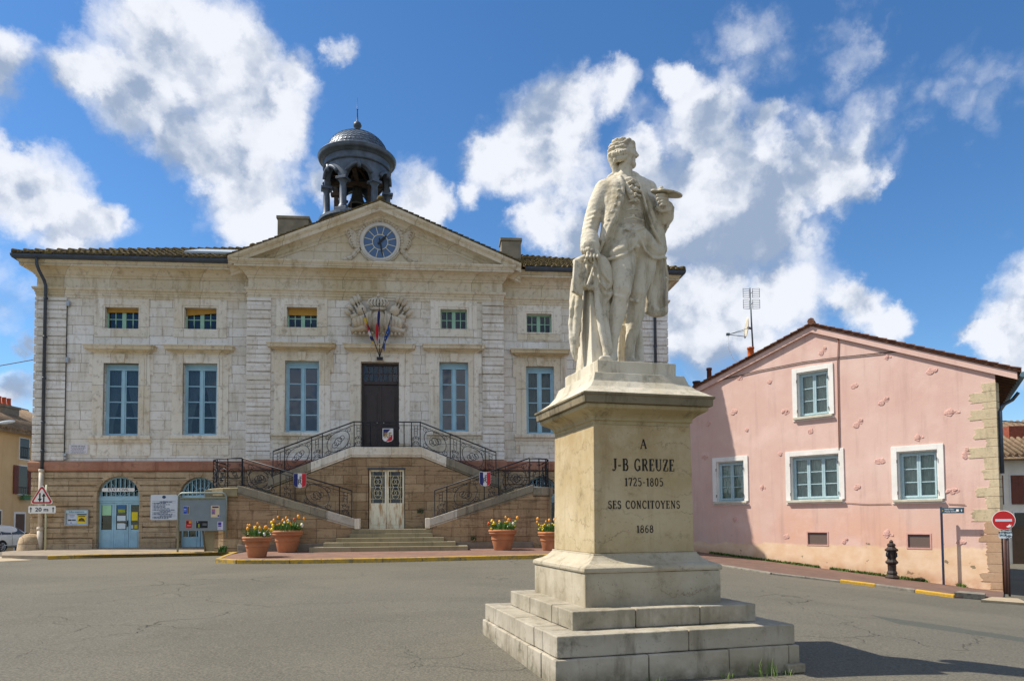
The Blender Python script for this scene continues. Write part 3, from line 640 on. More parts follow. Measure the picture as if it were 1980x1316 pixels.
b = MB(); b.box(L+.05, c+hw-.05, yf+.03, yf+.035, zg, zt-.05)
n = 16; b.xz([(c+(hw-.03)*math.cos(PI*k/n), a[2]+(hw-.03)*math.sin(PI*k/n)) for k in range(n+1)], yf+.05, yf+.055); b.obj('pane', GLASS, dd)
b = MB(); b.box(L+1.045, L+1.075, yf-.05, yf, 1.42, 1.66); b.tube([(L+1.06, yf-.05, 1.55), (L+.95, yf-.06, 1.55)], .013, 6); b.obj('door_handle', BLACK, dd)
def paper(p, x0, x1, z0, z1, y, colr, nm='notice'):
    return MB().box(x0, x1, y, y+.003, z0, z1).obj(nm, simple('paper_'+colr.strip('#'), colr, .8, .03, 4), p)
yy = yf+.020
paper(dd, L+.10, L+.44, 1.86, 2.26, yy, '#a9dcb4'); 
pp = paper(dd, L+.66, L+.97, 1.93, 2.25, yy, '#3f6f9f'); MB().box(L+.69, L+.95, yy-.004, yy-.001, 1.96, 2.09).obj('poster_print', simple('print_green', '#9aa528', .8, .3, 12), pp)
paper(dd, L+.66, L+.97, 1.64, 1.84, yy, '#cfe0ea'); paper(dd, L+.66, L+.97, 1.33, 1.55, yy, '#cfe0ea'); paper(dd, L+1.19, L+1.42, 1.65, 1.98, yy, '#e6d12c'); paper(dd, L+1.16, L+1.26, 1.34, 1.48, yy, '#b9c8d6'); paper(dd, L+1.30, L+1.42, 1.34, 1.48, yy, '#c9b72c')
es = MB(); es.xz([(c-.60+.07*(1-math.cos(t)) if False else x, z) for x, z in [(c-.6, 2.81), (c-.57, 2.77), (c+.57, 2.77), (c+.6, 2.81), (c+.6, 2.87), (c+.57, 2.91), (c-.57, 2.91), (c-.6, 2.87)]], -.05, -.02)
eo = es.obj('door_sign', WHITE); eo.location = HO; eo.rotation_euler = (0, 0, HR); tag(eo, 'white oblong sign reading ETAT CIVIL above the blue arched office door', 'sign')
text('lettering', 'ETAT CIVIL', .135, BLACK, eo, at(c, -.053, 2.84), sx=1.15)
for i, a in enumerate(ARCH[1:]):
    b, yf = fan_door(a, .45, False); c, hw, sz = a
    leaf(b, c-hw, c-.01, yf, .35, sz-.245, 1.0); leaf(b, c+.01, c+hw, yf, .35, sz-.245, 1.0)
    for k in range(1, 5): x = c-hw+2*hw*k/5; b.box(x-.015, x+.015, yf-.03, yf-.005, 1.0, sz-.2)
    dd = b.obj('barred_door', BLUE, hall, bevel=.006); MB().box(c-hw+.03, c+hw-.03, yf+.03, yf+.035, .9, sz-.3).obj('pane', GLASS, dd)
    for k in range(n): pass
    b = MB(); b.xz([(c+(hw-.03)*math.cos(PI*k/n), sz+(hw-.03)*math.sin(PI*k/n)) for k in range(n+1)], yf+.05, yf+.055); b.obj('pane', GLASS, dd)
    INT.box(c-1, c+1, .9, 1, 0, 3.6)
INT.box(2, 4.4, .9, 1, 0, 3.6)
INT.obj('room_interior', DARK, hall)
# ------------------------------------------------------------------ clock, carved ornament
ck = MB(); cu_, cz = 13.16, 12.62; r = .66
def disc(b, r0, r1, y0, y1, n=40, c=(cu_, cz)):
    for k in range(n):
        a0, a1 = 2*PI*k/n, 2*PI*(k+1)/n
        b.xz([(c[0]+r0*math.cos(a0), c[1]+r0*math.sin(a0)), (c[0]+r1*math.cos(a0), c[1]+r1*math.sin(a0)), (c[0]+r1*math.cos(a1), c[1]+r1*math.sin(a1)), (c[0]+r0*math.cos(a1), c[1]+r0*math.sin(a1))], y0, y1)
ck.xz([(cu_+r*math.cos(2*PI*k/48), cz+r*math.sin(2*PI*k/48)) for k in range(48)], -.60, -.5)
clock = ck.obj('clock', simple('clock_blue', '#4d6a90', .35, .06, 3), hall)
b = MB(); disc(b, r, r+.07, -.66, -.5); disc(b, r+.07, r+.13, -.63, -.5); b.obj('clock_ring', simple('clock_ring_stone', '#cfcbc2', .7, .08, 5), clock)
b = MB(); disc(b, .29, .315, -.612, -.60)
for k in range(12):
    a = PI/12 + k*PI/6; d = Vector((math.cos(a), math.sin(a))); nn = Vector((-d.y, d.x))*.012
    p, q2 = Vector((cu_, cz))+d*.315, Vector((cu_, cz))+d*.66; b.xz([tuple(p-nn), tuple(q2-nn), tuple(q2+nn), tuple(p+nn)], -.612, -.60)
disc(b, .645, .662, -.612, -.60); b.obj('clock_divisions', simple('clock_cream', '#d8d2b8', .6, .05, 5), clock)
for ang, ln, wd, tl in ((46, .40, .05, .12), (-79, .60, .032, .16)):
    a = math.radians(ang); d = Vector((math.cos(a), math.sin(a))); nn = Vector((-d.y, d.x)); o = Vector((cu_, cz)); y0 = -.64 if ln > .5 else -.628
    MB().xz([tuple(o-d*tl-nn*wd*.8), tuple(o+d*ln*.6-nn*wd), tuple(o+d*ln), tuple(o+d*ln*.6+nn*wd), tuple(o-d*tl+nn*wd*.8)], y0, y0+.01).obj('clock_hand', BLACK, clock)
CARVE = ashlar('carved_stone', '#d3cbbb', '#c8bca4', '#bda985', bw=9, rh=9, mortar=.0, stain='#8d7c5e', stain_amt=.5)
b = MB()                                                               # husk garland round the clock and scrolls
for s_ in (-1, 1):
    pts = [(cu_+s_*(r+.22)*math.sin(t), cz+(r+.22)*math.cos(t)) for t in np.linspace(.05, 1.75, 13)] + [(cu_+s_*(.86-.03), cz-.25), (cu_+s_*.95, cz-.42), (cu_+s_*1.10, cz-.60), (cu_+s_*1.28, cz-.70), (cu_+s_*1.45, cz-.74)]
    for i in range(len(pts)-1):
        (x0, zz0), (x1, zz1) = pts[i], pts[i+1]; aa = math.atan2(zz1-zz0, x1-x0); L_ = math.hypot(x1-x0, zz1-zz0)
        for off in (-.045, 0, .045):
            M = Matrix.Translation(((x0+x1)/2-off*math.sin(aa), -.57-.03*(off == 0), (zz0+zz1)/2+off*math.cos(aa))) @ Matrix.Rotation(-aa, 4, 'Y') @ Matrix.Diagonal((L_*.62, .05, .05, 1))
            for v in bmesh.ops.create_uvsphere(b.bm, u_segments=8, v_segments=6, radius=1, matrix=M)['verts']:
                for fc in v.link_faces: fc.smooth = True
    for (ox, oz, sc) in ((1.05, .30, 1), (1.0, -.02, .85)):            # leafy volutes
        for k in range(4):
            pts3 = [(cu_+s_*(ox-.15+.42*sc*math.sin(t*1.6)*(1-k*.12)), -.55-.05*math.sin(t*3), cz+oz+.05*k*-1+.28*sc*math.sin(t*2.6)*(1-k*.2)-.1) for t in np.linspace(0, 1.15, 8)]
            b.tube(pts3, [.05*(1-.7*i/7)+.02 for i in range(8)], 6)
    b.tube([(cu_+s_*x, -.54, cz+z) for x, z in ((.75, -.35), (.6, -.56), (.4, -.72), (.15, -.76), (0, -.77))], [.05, .06, .06, .05, .05], 6)
b.obj('garland', CARVE, clock)
b = MB(); ou, oz, oy = 13.1, 8.82, -.5                                  # coat of arms: oval shield, crown, flags, cannons, balls
b.ball((ou, oy-.05, oz+.62), 1, .36, .17, .50, 20, 14); b.ball((ou, oy-.1, oz+.58), 1, .27, .17, .38, 18, 12)
for k in range(-3, 4): b.tube([(ou+k*.07, oy-.12, oz+1.12), (ou+k*.135, oy-.2, oz+1.28), (ou+k*.11, oy-.18, oz+1.42), (ou+k*.03, oy-.13, oz+1.53)], [.035, .045, .04, .03], 6)
b.tube([(ou-.3, oy-.1, oz+1.10), (ou-.15, oy-.2, oz+1.06), (ou+.15, oy-.2, oz+1.06), (ou+.3, oy-.1, oz+1.10)], .055, 6); b.ball((ou, oy-.13, oz+1.6), .065); b.tube([(ou, oy-.13, oz+1.6), (ou, oy-.13, oz+1.72)], .02, 5)
for k in range(-2, 3): b.ball((ou+k*.12, oy-.2, oz+1.20), .035, u=8, v=6)
for s_ in (-1, 1):
    for k, (dx, dz, L_) in enumerate(((.95, .80, .3), (1.05, .62, .25), (.62, 1.15, .4), (.75, 1.12, .4), (.87, 1.02, .36))):    # lances and flag poles
        p0 = Vector((ou+s_*.25, oy-.06, oz+.15)); p1 = Vector((ou+s_*(dx+.12), oy-.09, oz+dz+.3)); b.tube([p0, p1], .042, 6); d = (p1-p0).normalized(); b.tube([p1-d*.12, p1, p1+d*.10, p1+d*.2], [.05, .10, .085, .05], 6)
    for k in range(4):                                                  # heavy drapes of the trophy
        b.tube([(ou+s_*(.34+.10*k), oy-.10, oz+.98-.05*k), (ou+s_*(.46+.14*k), oy-.26, oz+.66-.05*k), (ou+s_*(.44+.13*k), oy-.24, oz+.36), (ou+s_*(.36+.12*k), oy-.12, oz+.2)], [.05, .12, .11, .05], 8)
    b.ball((ou+s_*.5, oy-.1, oz+.55), .3, 1.3, .5, 1.1)
    for k in range(6):                                                  # flag folds
        t = k/5; x0 = ou+s_*(.45+.5*t); x1 = ou+s_*(.38+.32*t); b.tube([(x0, oy-.1, oz+.95-.25*t), ((x0+x1)/2+s_*.05, oy-.17-.03*math.sin(k*2), oz+.6-.1*t), (x1+s_*.06, oy-.12, oz+.27)], [.08, .12, .07], 7)
    b.ball((ou+s_*.64, oy-.18, oz+.98), .19, 1, .8, 1.15); b.ball((ou+s_*.88, oy-.12, oz+.75), .16, 1.2, .7, .8); b.ball((ou+s_*.6, oy-.2, oz+.84), .06); b.tube([(ou+s_*.5, oy-.12, oz+.66), (ou+s_*.72, oy-.16, oz+.62)], [.1, .07], 8)
    b.tube([(ou+s_*.32, oy-.16, oz+.30), (ou+s_*.62, oy-.2, oz+.25), (ou+s_*.98, oy-.18, oz+.17), (ou+s_*1.04, oy-.18, oz+.16)], [.15, .14, .10, .13], 10)
    b.tube([(ou+s_*.5, oy-.2, oz+.36), (ou+s_*.75, oy-.24, oz+.32)], [.11, .08], 8)
    for k in range(5): b.ball((ou+s_*(.2+.16*k), oy-.22+.02*(k % 2), oz+.065), .065, u=8, v=6)
    b.ball((ou+s_*1.08, oy-.14, oz+.46), .075)
    b.tube([(ou+s_*.28, oy-.12, oz+1.0), (ou+s_*.34, oy-.16, oz+.75), (ou+s_*.3, oy-.15, oz+.3)], [.05, .08, .06], 7)
for v in b.bm.verts: v.co.y = oy+(v.co.y-oy)*1.7
b.obj('coat_of_arms', CARVE, hall)
# floodlights and plaque on the left quoin
for z in (9.95, 7.75):
    b = MB(); b.box(1.15, 1.26, -.16, -.04, z, z+.2); b.box(1.165, 1.245, -.165, -.158, z+.05, z+.17); o = b.obj('floodlight', ALU, bevel=.012); o.location = HO; o.rotation_euler = (0, 0, HR)
    tag(o, 'small grey floodlight box beside the left quoins, ' + ('upper one near the architrave' if z > 9 else 'lower one beside the window hood'), 'floodlight')
b = MB(); b.box(1.28, 1.98, -.03, -.002, 4.22, 4.58); pl = b.obj('wall_plaque', simple('enamel_plaque', '#d4d1d6', .4, .05, 5), bevel=.006); pl.location = HO; pl.rotation_euler = (0, 0, HR)
tag(pl, 'small white plaque lettered HOTEL DE VILLE low on the left wall', 'plaque')
text('lettering', 'HOTEL DE VILLE', .068, BLACK, pl, at(1.63, -.032, 4.52), sx=1.02)
b = MB(); rr = random.Random(5)
for k, z in enumerate((4.46, 4.41, 4.36, 4.31, 4.265)):
    x = 1.36+.04*(k % 2); e = 1.9-.04*(k % 3)
    while x < e: l_ = rr.uniform(.03, .08); b.box(x, min(x+l_, e), -.032, -.030, z-.009, z+.009); x += l_+.018
b.obj('small_print', simple('grey_print', '#6d6a78', .8, .1, 5), pl)
b = MB(); b.box(1.12, 1.24, -.14, -.03, 4.14, 4.24); b.tube([(1.15, -.06, 4.14), (1.14, -.06, 3.98)], .03, 6); b.ball((1.2, -.1, 4.05), .06); jb = b.obj('wall_lamp', ALU); jb.location = HO; jb.rotation_euler = (0, 0, HR); tag(jb, 'small grey lamp and junction box under the HOTEL DE VILLE plaque', 'lamp')
MB().tube([(1.13, -.045, z) for z in np.linspace(3.98, 10.2, 12)], .016, 5).obj('cable', BLACK, hall)
MB().lathe([(.0, .8), (.2, .78), (.36, .65), (.42, .4), (.46, 0), (.48, -.4)], (.02, -.12, .38), 14).obj('guard_stone', SAND, hall)
# ------------------------------------------------------------------ bell cupola
cp = MB(); CX, CY = H2W(0, 0)[0]*0-7.2, 33.5
inv = lambda X, Y: ((X-HO[0])*math.cos(HR)+(Y-HO[1])*math.sin(HR), -(X-HO[0])*math.sin(HR)+(Y-HO[1])*math.cos(HR))
cu0, cy0 = inv(CX, CY); CC = (cu0, cy0, 0)
cupola = cp.lathe([(1.55, 13.4), (1.62, 14.9), (1.66, 15.3), (1.78, 15.36), (1.78, 15.48), (1.62, 15.56), (1.5, 15.62), (0, 15.62)], CC, 60, smooth=False).obj('cupola', ZINC, hall)
cols = [math.radians(-90-20+60*k) for k in range(6)]
for a in cols:
    x, y = cu0+1.40*math.cos(a), cy0+1.40*math.sin(a); b = MB()
    b.lathe([(.24, 15.6), (.24, 15.72), (.2, 15.8), (.165, 15.86), (.155, 16.6), (.14, 16.82), (.16, 16.86), (.17, 16.9), (.22, 16.97)], (x, y, 0), 14)
    c, s_ = math.cos(a), math.sin(a); R2 = lambda px, py: (x+px*c-py*s_, y+px*s_+py*c)
    P = [R2(*p) for p in ((-.25, -.25), (.25, -.25), (.25, .25), (-.25, .25))]; b.xy(P, 16.97, 17.08); b.xy([R2(*p) for p in ((-.28, -.28), (.28, -.28), (.28, .28), (-.28, .28))], 15.52, 15.66)
    b.obj('column', ZINC, cupola, bevel=.008)
b = MB()                                                                # arched drum: cylindrical wall with six round arches, inner and outer sheets, soffits
NA, Rr0, Rr1, ZS, ZTop = 6*20, 1.26, 1.50, 17.06, 18.30
def zlow(t):                                                            # underside height at fraction t of a bay
    hwid = .5*(PI/3)*1.37-.17; x = (t-.5)*(PI/3)*1.37
    return ZS + (math.sqrt(max(0, hwid**2-x*x))*1.12 if abs(x) < hwid else 0)
ri = [[], [], [], []]
for k in range(NA+1):
    a = cols[0]+2*PI*k/NA; z = zlow((k % 20)/20)
    for li, (r_, zz) in enumerate(((Rr1, z), (Rr1, ZTop), (Rr0, z), (Rr0, ZTop))): ri[li].append((cu0+r_*math.cos(a), cy0+r_*math.sin(a), zz))
for k in range(NA):
    b.f([ri[0][k], ri[0][k+1], ri[1][k+1], ri[1][k]]); b.f([ri[2][k+1], ri[2][k], ri[3][k], ri[3][k+1]]); b.f([ri[2][k], ri[2][k+1], ri[0][k+1], ri[0][k]])
for bay in range(6):                                                    # raised archivolts and keystones
    pts = [k for k in range(20*bay+3, 20*bay+18)]
    P = []
    for k in pts:
        a = cols[0]+2*PI*k/NA; P.append((cu0+1.53*math.cos(a), cy0+1.53*math.sin(a), zlow((k % 20)/20)+.05))
    b.tube(P, .085, 6); a = cols[0]+2*PI*(20*bay+10)/NA; x, y = cu0+1.55*math.cos(a), cy0+1.55*math.sin(a); b.tube([(x, y, 17.5), (x, y, 17.8)], [.08, .11], 6)
b.obj('arcade', ZINC, cupola, recalc=False)
MB().lathe([(1.2, 17.95), (1.54, 17.95), (1.58, 17.99), (1.53, 18.02), (1.53, 18.28), (1.58, 18.31), (1.66, 18.37), (1.74, 18.40), (1.78, 18.44), (1.82, 18.56), (1.79, 18.60), (1.6, 18.68), (1.46, 18.72), (1.44, 18.80), (1.2, 18.80)], CC, 72, smooth=False).obj('cupola_cornice', ZINC, cupola)
s = NT('dome_scales'); spx = s.n('ShaderNodeSeparateXYZ'); s.l(s.tc.outputs['Object'], spx.inputs[0])
b = MB(); rows = 11
b.lathe([(1.40*math.cos(t*PI/2), 18.76+1.06*math.sin(t*PI/2)) for t in np.linspace(0, .97, 14)], CC, 40)
for j in range(rows):                                                   # fish-scale slates
    t = j/rows*.92; t2 = (j+1.25)/rows*.92; n = max(10, int(46*math.cos(t*PI/2)))
    for k in range(n):
        a0 = 2*PI*(k+.5*(j % 2))/n; da = PI/n*.96; P = []
        for dt, da_ in ((t2, -da), (t2, da), (t+.02, da*.95), (t-.005, da*.5), (t-.012, 0), (t-.005, -da*.5), (t+.02, -da*.95)):
            r_ = 1.40*math.cos(dt*PI/2)+(.035 if dt < t2 else .01); z = 18.76+1.06*math.sin(dt*PI/2)+.01; P.append((cu0+r_*math.cos(a0+da_), cy0+r_*math.sin(a0+da_), z))
        b.f(P)
b.obj('dome', simple('dome_zinc', '#6c7783', .45, .4, 9, metal=.25, h2='#3e4650'), cupola, recalc=False)
b = MB(); b.lathe([(.2, 19.74), (.2, 19.86), (.1, 19.98), (.13, 20.02), (.09, 20.06), (.16, 20.14), (.2, 20.24), (.16, 20.36), (.06, 20.44), (.035, 20.5), (.02, 21.0), (.045, 21.03), (.02, 21.06), (.005, 21.6)], CC, 14); b.obj('finial', DZINC, cupola)
OAK = simple('weathered_beam', '#4a3b2e', .9, .25, 4)
b = MB(); b.lathe([(.0, .95), (.12, .95), (.2, .9), (.24, .6), (.3, .3), (.42, .06), (.46, 0), (.4, .0), (.2, .5), (0, .6)], (cu0, cy0, 16.35), 20); b.ball((cu0, cy0, 16.33), .07); b.obj('bell', simple('bronze_bell', '#4c4a40', .45, .2, 5, metal=.7), cupola)
b = MB(); b.box(cu0-1.2, cu0+1.2, cy0-.1, cy0+.1, 17.3, 17.5); b.box(cu0-.1, cu0+.1, cy0-1.2, cy0+1.2, 17.5, 17.68); b.box(cu0-1.0, cu0-.82, cy0-.5, cy0-.35, 15.6, 16.9); b.box(cu0-1.15, cu0-.7, cy0-.55, cy0-.3, 16.6, 16.75); b.box(cu0+.5, cu0+.62, cy0-.2, cy0, 15.6, 17.4); b.box(cu0-.5, cu0+.5, cy0+.3, cy0+.45, 15.6, 16.0)
for k in range(6): a = k*PI/3; b.tube([(cu0, cy0, 18.3), (cu0+1.2*math.cos(a), cy0+1.2*math.sin(a), 17.75)], .06, 5)
b.box(cu0-.75, cu0-.25, cy0-.2, cy0+.2, 15.62, 16.05); b.tube([(cu0-.2, cy0-.7, 15.6), (cu0-.2, cy0-.7, 16.4)], .03, 6)
b.obj('bell_frame', OAK, cupola)
# ------------------------------------------------------------------ double staircase in front of the hall
stair = thing('double_staircase', 'horseshoe double staircase of brown sandstone with iron railings before the hall door', 'staircase', HO, HR)
WU, WL = -1.7, -3.0                                                     # planes of the upper and the lower parapet
ZGs = .2
def X(u): return u
# upper wall with the cellar opening
b = MB(); cd = (12.82, 14.19, 1.27, 3.55)
poly = [(9.2, ZGs), (cd[0], ZGs), (cd[0], cd[3]), (12.2, 3.95), (9.2, 2.78)]
b.xz(poly, WU, WU+.3); b.xz([(cd[1], ZGs), (17.75, ZGs), (17.75, 2.78), (14.81, 3.95), (cd[1], cd[3])], WU, WU+.3); b.xz([(cd[0], cd[3]), (cd[1], cd[3]), (14.81, 3.95), (12.2, 3.95)], WU, WU+.3); b.xz([(cd[0], ZGs), (cd[1], ZGs), (cd[1], cd[2]), (cd[0], cd[2])], WU, WU+.3)
b.obj('upper_wall', STAIRW, stair)
b = MB(); b.box(12.25, 14.76, WU+.3, -.5, 3.6, 4.26)
for s_ in (-1, 1):                                                      # upper flights, corner landings
    e0 = 12.25 if s_ < 0 else 14.76
    for k in range(9): b.box(e0+s_*k*.39, e0+s_*(k+1)*.39-s_*.004, WU+.3, -.52, .4, 4.26-.165*(k+1))
    ou_, in_ = (7.2, 8.75) if s_ < 0 else (19.6, 18.25)
    b.box(ou_, in_, WL+.3, -.02 if s_ else 0, .4, 2.72)
    st0 = 8.76 if s_ < 0 else 18.24
    for k in range(9): b.box(st0-s_*k*.40, st0-s_*(k+1)*.40+s_*.004, WL+.31, WU-.003, .3, 2.72-.162*(k+1)+.0)
b.box(12.4, 15.2, WL-.02, WU-.004, .2, 1.27)
b.obj('flight_steps', STEPM, stair, bevel=.012)
b = MB(); n = 6
hw_ = (3.1, 2.7, 2.28, 1.87, 1.47, 1.40)
for k in range(n): z1 = .39+.147*(k+1)-.0; b.box(13.78-hw_[k]+(.05 if k == 0 else 0), 13.78+hw_[k]+(.18 if k == 0 else 0), WL-1.45+.30*k+.12, WL-.03, .05, z1 if k else .44)
b.obj('front_steps', STEPM, stair, bevel=.012)
# copings: slabs that follow a path, with a slight overhang
def coping(path, y0, y1, th, name='coping'):
    b = MB()
    for i in range(len(path)-1):
        (a, za), (c, zc) = path[i], path[i+1]
        b.hexa([(a, y0, za-th), (c, y0, zc-th), (c, y1, zc-th), (a, y1, za-th), (a, y0, za), (c, y0, zc), (c, y1, zc), (a, y1, za)])
        b.hexa([(a, y0+.04, za-th-.07), (c, y0+.04, zc-th-.07), (c, y1-.04, zc-th-.07), (a, y1-.04, za-th-.07), (a, y0+.04, za-th), (c, y0+.04, zc-th), (c, y1-.04, zc-th), (a, y1-.04, za-th)])
    return b.obj(name, CAPST, stair, bevel=.015)
coping([(9.15, 3.16), (10.7, 3.765)], WU-.07, WU+.34, .30); coping([(10.71, 3.77), (12.2, 4.345)], WU-.07, WU+.34, .30).data.materials[0] = TRIM  # upper piece in paler stone: its lit look is put into the colour
coping([(12.2, 4.345), (14.81, 4.345)], WU-.08, WU+.34, .31).data.materials[0] = TRIM
coping([(14.81, 4.345), (15.75, 3.97)], WU-.07, WU+.34, .30).data.materials[0] = TRIM; coping([(15.76, 3.965), (17.8, 3.15)], WU-.07, WU+.34, .30)  # right side likewise: lit upper piece coloured pale, the rest left grey
# lower parapets
LITCAP = ashlar('lit_coping', '#c9c3b8', '#b9b1a2', '#a8a093', bw=1.4, rh=9, stain='#6f6b62', stain_amt=.6)  # paler copy of the coping, colours the inner ends as if lit
for s_, uo, ui in ((-1, 8.43, 12.50), (1, 18.9, 15.14)):
    b = MB(); zi, zo = 1.38, 2.58
    b.xz([(uo, .1), (ui+s_*.05, .1), (ui+s_*.05, zi-.02), (uo, zo)], WL, WL+.28); b.obj('lower_wall', STAIRW, stair)
    mid = ui+s_*1.0; zm = 1.64+(2.86-1.64)*(mid-ui)/(uo-ui)
    coping([(ui+s_*.0, 1.64), (mid, zm)], WL-.06, WL+.34, .27).data.materials[0] = LITCAP; coping([(mid+s_*.005, zm), (uo, 2.86)], WL-.06, WL+.34, .27).data.materials[0] = CAPST
    b = MB(); b.box(ui-s_*.16, ui+s_*.02, WL-.08, WL+.36, 1.29, 1.66); b.obj('end_block', TRIM, stair, bevel=.02)
    b = MB(); b.box(ui+s_*.7, uo-s_*.02, WL-.09, WL-.002, .05, .78); b.obj('plinth', simple('grey_plinth', '#8d8272', .9, .2, 3, h2='#655d51', bump=.01), stair, bevel=.02)
    b = MB(); d = [(uo, WL), (uo+s_*.5, WL+.06), (uo+s_*.95, WL+.35), (uo+s_*1.25, WL+.9), (uo+s_*1.35, WL+1.6), (uo+s_*1.35, -.05)]
    if s_ > 0: d = [(uo, WL), (uo+.35, WL+.04), (uo+.62, WL+.25), (uo+.78, WL+.7), (uo+.82, WL+1.4), (uo+.82, -.05)]
    dd_ = d[::-1] if s_ < 0 else d
    b.sweep([(0, .1), (0, 2.42), (-.28, 2.42), (-.28, .1)], dd_); b.obj('curved_wall', STAIRW, stair)
    b = MB(); b.sweep([(.02, 2.44), (.06, 2.50), (.06, 2.76), (-.3, 2.80), (-.32, 2.44)], dd_); b.obj('coping', CAPST if s_ > 0 else simple('lichen_coping', '#8f8365', .9, .25, 3, h2='#6a6149', bump=.01), stair, bevel=.015)
    if s_ < 0: DL = d
    else: DR = d
# cellar door
CREAM = simple('cream_paint', '#d9d2ba', .6, .06, 3); RUST = NT('rusty_cream_paint'); kk = RUST.mix(RUST.math('MULTIPLY', RUST.rng(RUST.noise(1.0, 7, .7, RUST.scl(RUST.P, (5, 5, .9))), .49, .62), .85), hexc('#f2e9cc'), hexc('#a8762e')); RUST.col(kk); RUST.set(.6)
u0, u1, z0, z1 = cd; yf = WU+.10; b = MB(); cx = (u0+u1)/2
for a0, a1 in ((u0+.03, cx-.005), (cx+.005, u1-.03)):
    b.box(a0, a0+.07, yf, yf+.05, z0, z1-.05); b.box(a1-.07, a1, yf, yf+.05, z0, z1-.05); b.box(a0+.07, a1-.07, yf, yf+.05, z0, 2.24); b.box(a0+.07, a1-.07, yf, yf+.05, z1-.12, z1-.05); b.box(a0+.11, a1-.11, yf-.012, yf+.01, z0+.15, 2.12)
door = b.obj('cellar_door', RUST.m, stair, bevel=.006)
b = MB()
for a0, a1 in ((u0+.1, cx-.075), (cx+.075, u1-.1)):
    m_ = (a0+a1)/2; H0, H1 = 2.24, z1-.12
    for x in (a0+.07, a1-.07): b.tube([(x, yf+.0, H0), (x, yf+.0, H1)], .011, 5)
    for z in (H0+.16, (H0+H1)/2, H1-.16): b.tube([(a0, yf, z), (a1, yf, z)], .010, 5)
    for zc, sg in ((H0+.38, 1), (H1-.38, 1)):
        for sx in (-1, 1):
            b.tube([(m_+sx*.14*math.cos(t), yf-.01, zc+.24*math.sin(t)) for t in np.linspace(-1.2, 1.2, 9)], .013, 5)
            b.tube([(m_+sx*(.05+.09*math.cos(t)), yf-.012, zc+.1*math.sin(t)) for t in np.linspace(0, 5.5, 10)], .011, 5)
b.obj('door_grille', simple('cream_grille', '#d3c7a2', .6, .1, 6), door); MB().box(u0+.1, u1-.1, yf+.06, yf+.065, 2.2, z1-.1).obj('pane', GLASS, door)
MB().box(u0, u1, WU+.5, WU+.55, 1.2, 3.6).obj('cellar_interior', DARK, stair)
MB().box(u0-.02, u1+.02, WU-.03, WU+.12, z1-.045, z1+.01).obj('lintel', DZINC, stair)
# ---- wrought-iron railings
def rail_run(b, path, h, panels, post=.02):
    """path: list of 3D base points; straight run pieces; panels: scroll motifs spread along the run"""
    P = [Vector(p) for p in path]; up = Vector((0, 0, 1))
    b.tube([p+up*h for p in P], .026, 6); b.tube([p+up*.06 for p in P], .015, 5)
    b.tube([p+up*(h-.13) for p in P], .011, 5)
def panel(b, p0, p1, h, kind):
    p0, p1 = Vector(p0), Vector(p1); d = p1-p0; L = Vector((d.x, d.y)).length; up = Vector((0, 0, 1)); Y0, Y1 = .06, h-.13
    F = lambda a, t: p0 + d*(a/L) + up*(Y0+(Y1-Y0)*t)
    for q in (p0, p1): b.tube([q, q+up*h], .018, 5)
    H = Y1-Y0
    def spiral(ca, ct, r0, turns, a0, sgn, n=16):
        return [F(ca + r0*(1-.80*k/n)*math.cos(a0+sgn*turns*2*PI*k/n), ct + r0*(1-.80*k/n)*math.sin(a0+sgn*turns*2*PI*k/n)/H) for k in range(n+1)]
    if kind == 'scroll':
        m_ = L/2; R_ = min(L*.36, H*.46)
        for s_ in (-1, 1):
            b.tube([F(m_+s_*.0+R_*math.cos(t)*s_*1.0+ s_*.06, .5+R_*math.sin(t)/H) for t in np.linspace(-1.9, 1.9, 13)], .013, 5)
            b.tube(spiral(m_+s_*R_*.34, .5+s_*.10, R_*.40, 1.4, PI*(s_ > 0), s_), .011, 5)
            b.tube(spiral(m_+s_*(R_+.02), .86, R_*.32, 1.2, 0 if s_ < 0 else PI, -s_), .010, 5); b.tube(spiral(m_+s_*(R_+.02), .14, R_*.32, 1.2, 0 if s_ < 0 else PI, s_), .010, 5)
        b.tube([F(m_+R_*.38*math.cos(t), .5+R_*.38*math.sin(t)/H) for t in np.linspace(0, 2*PI, 14)], .012, 5)
    elif kind == 'narrow':
        m_ = L/2; R_ = min(L*.42, .13)
        for s_ in (-1, 1):
            b.tube([F(m_+s_*R_*.45, .98), F(m_+s_*R_*.45, .52)], .010, 4); b.tube(spiral(m_+s_*R_*.48, .40, R_*.5, 1.2, PI/2, s_), .010, 5); b.tube(spiral(m_+s_*R_*.48, .13, R_*.5, 1.2, -PI/2, s_), .010, 5)
            b.tube([F(m_+s_*R_, .42), F(m_+s_*R_*.7, .26), F(m_, .22), F(m_+s_*R_*.7, .18), F(m_+s_*R_, .02)], .010, 4)
        b.tube([F(m_-R_*.45, .85), F(m_+R_*.45, .85)], .009, 4); b.tube([F(m_-R_*.45, .72), F(m_+R_*.45, .72)], .009, 4)
def railing(path, h, split, lab=None):
    b = MB(); rail_run(b, path, h, None)
    for p0, p1, kinds in split:
        p0, p1 = Vector(p0), Vector(p1); tot = sum(w_ for w_, _ in kinds); acc = 0
        for w_, k in kinds: panel(b, p0.lerp(p1, acc/tot), p0.lerp(p1, (acc+w_)/tot), h, k); acc += w_
    return b.obj('railing', IRON, stair)
yu = WU+.12; yl = WL+.14
pA, pB, pC, pD = (9.3, yu, 3.22), (12.28, yu, 4.35), (14.76, yu, 4.35), (17.65, yu, 3.20)
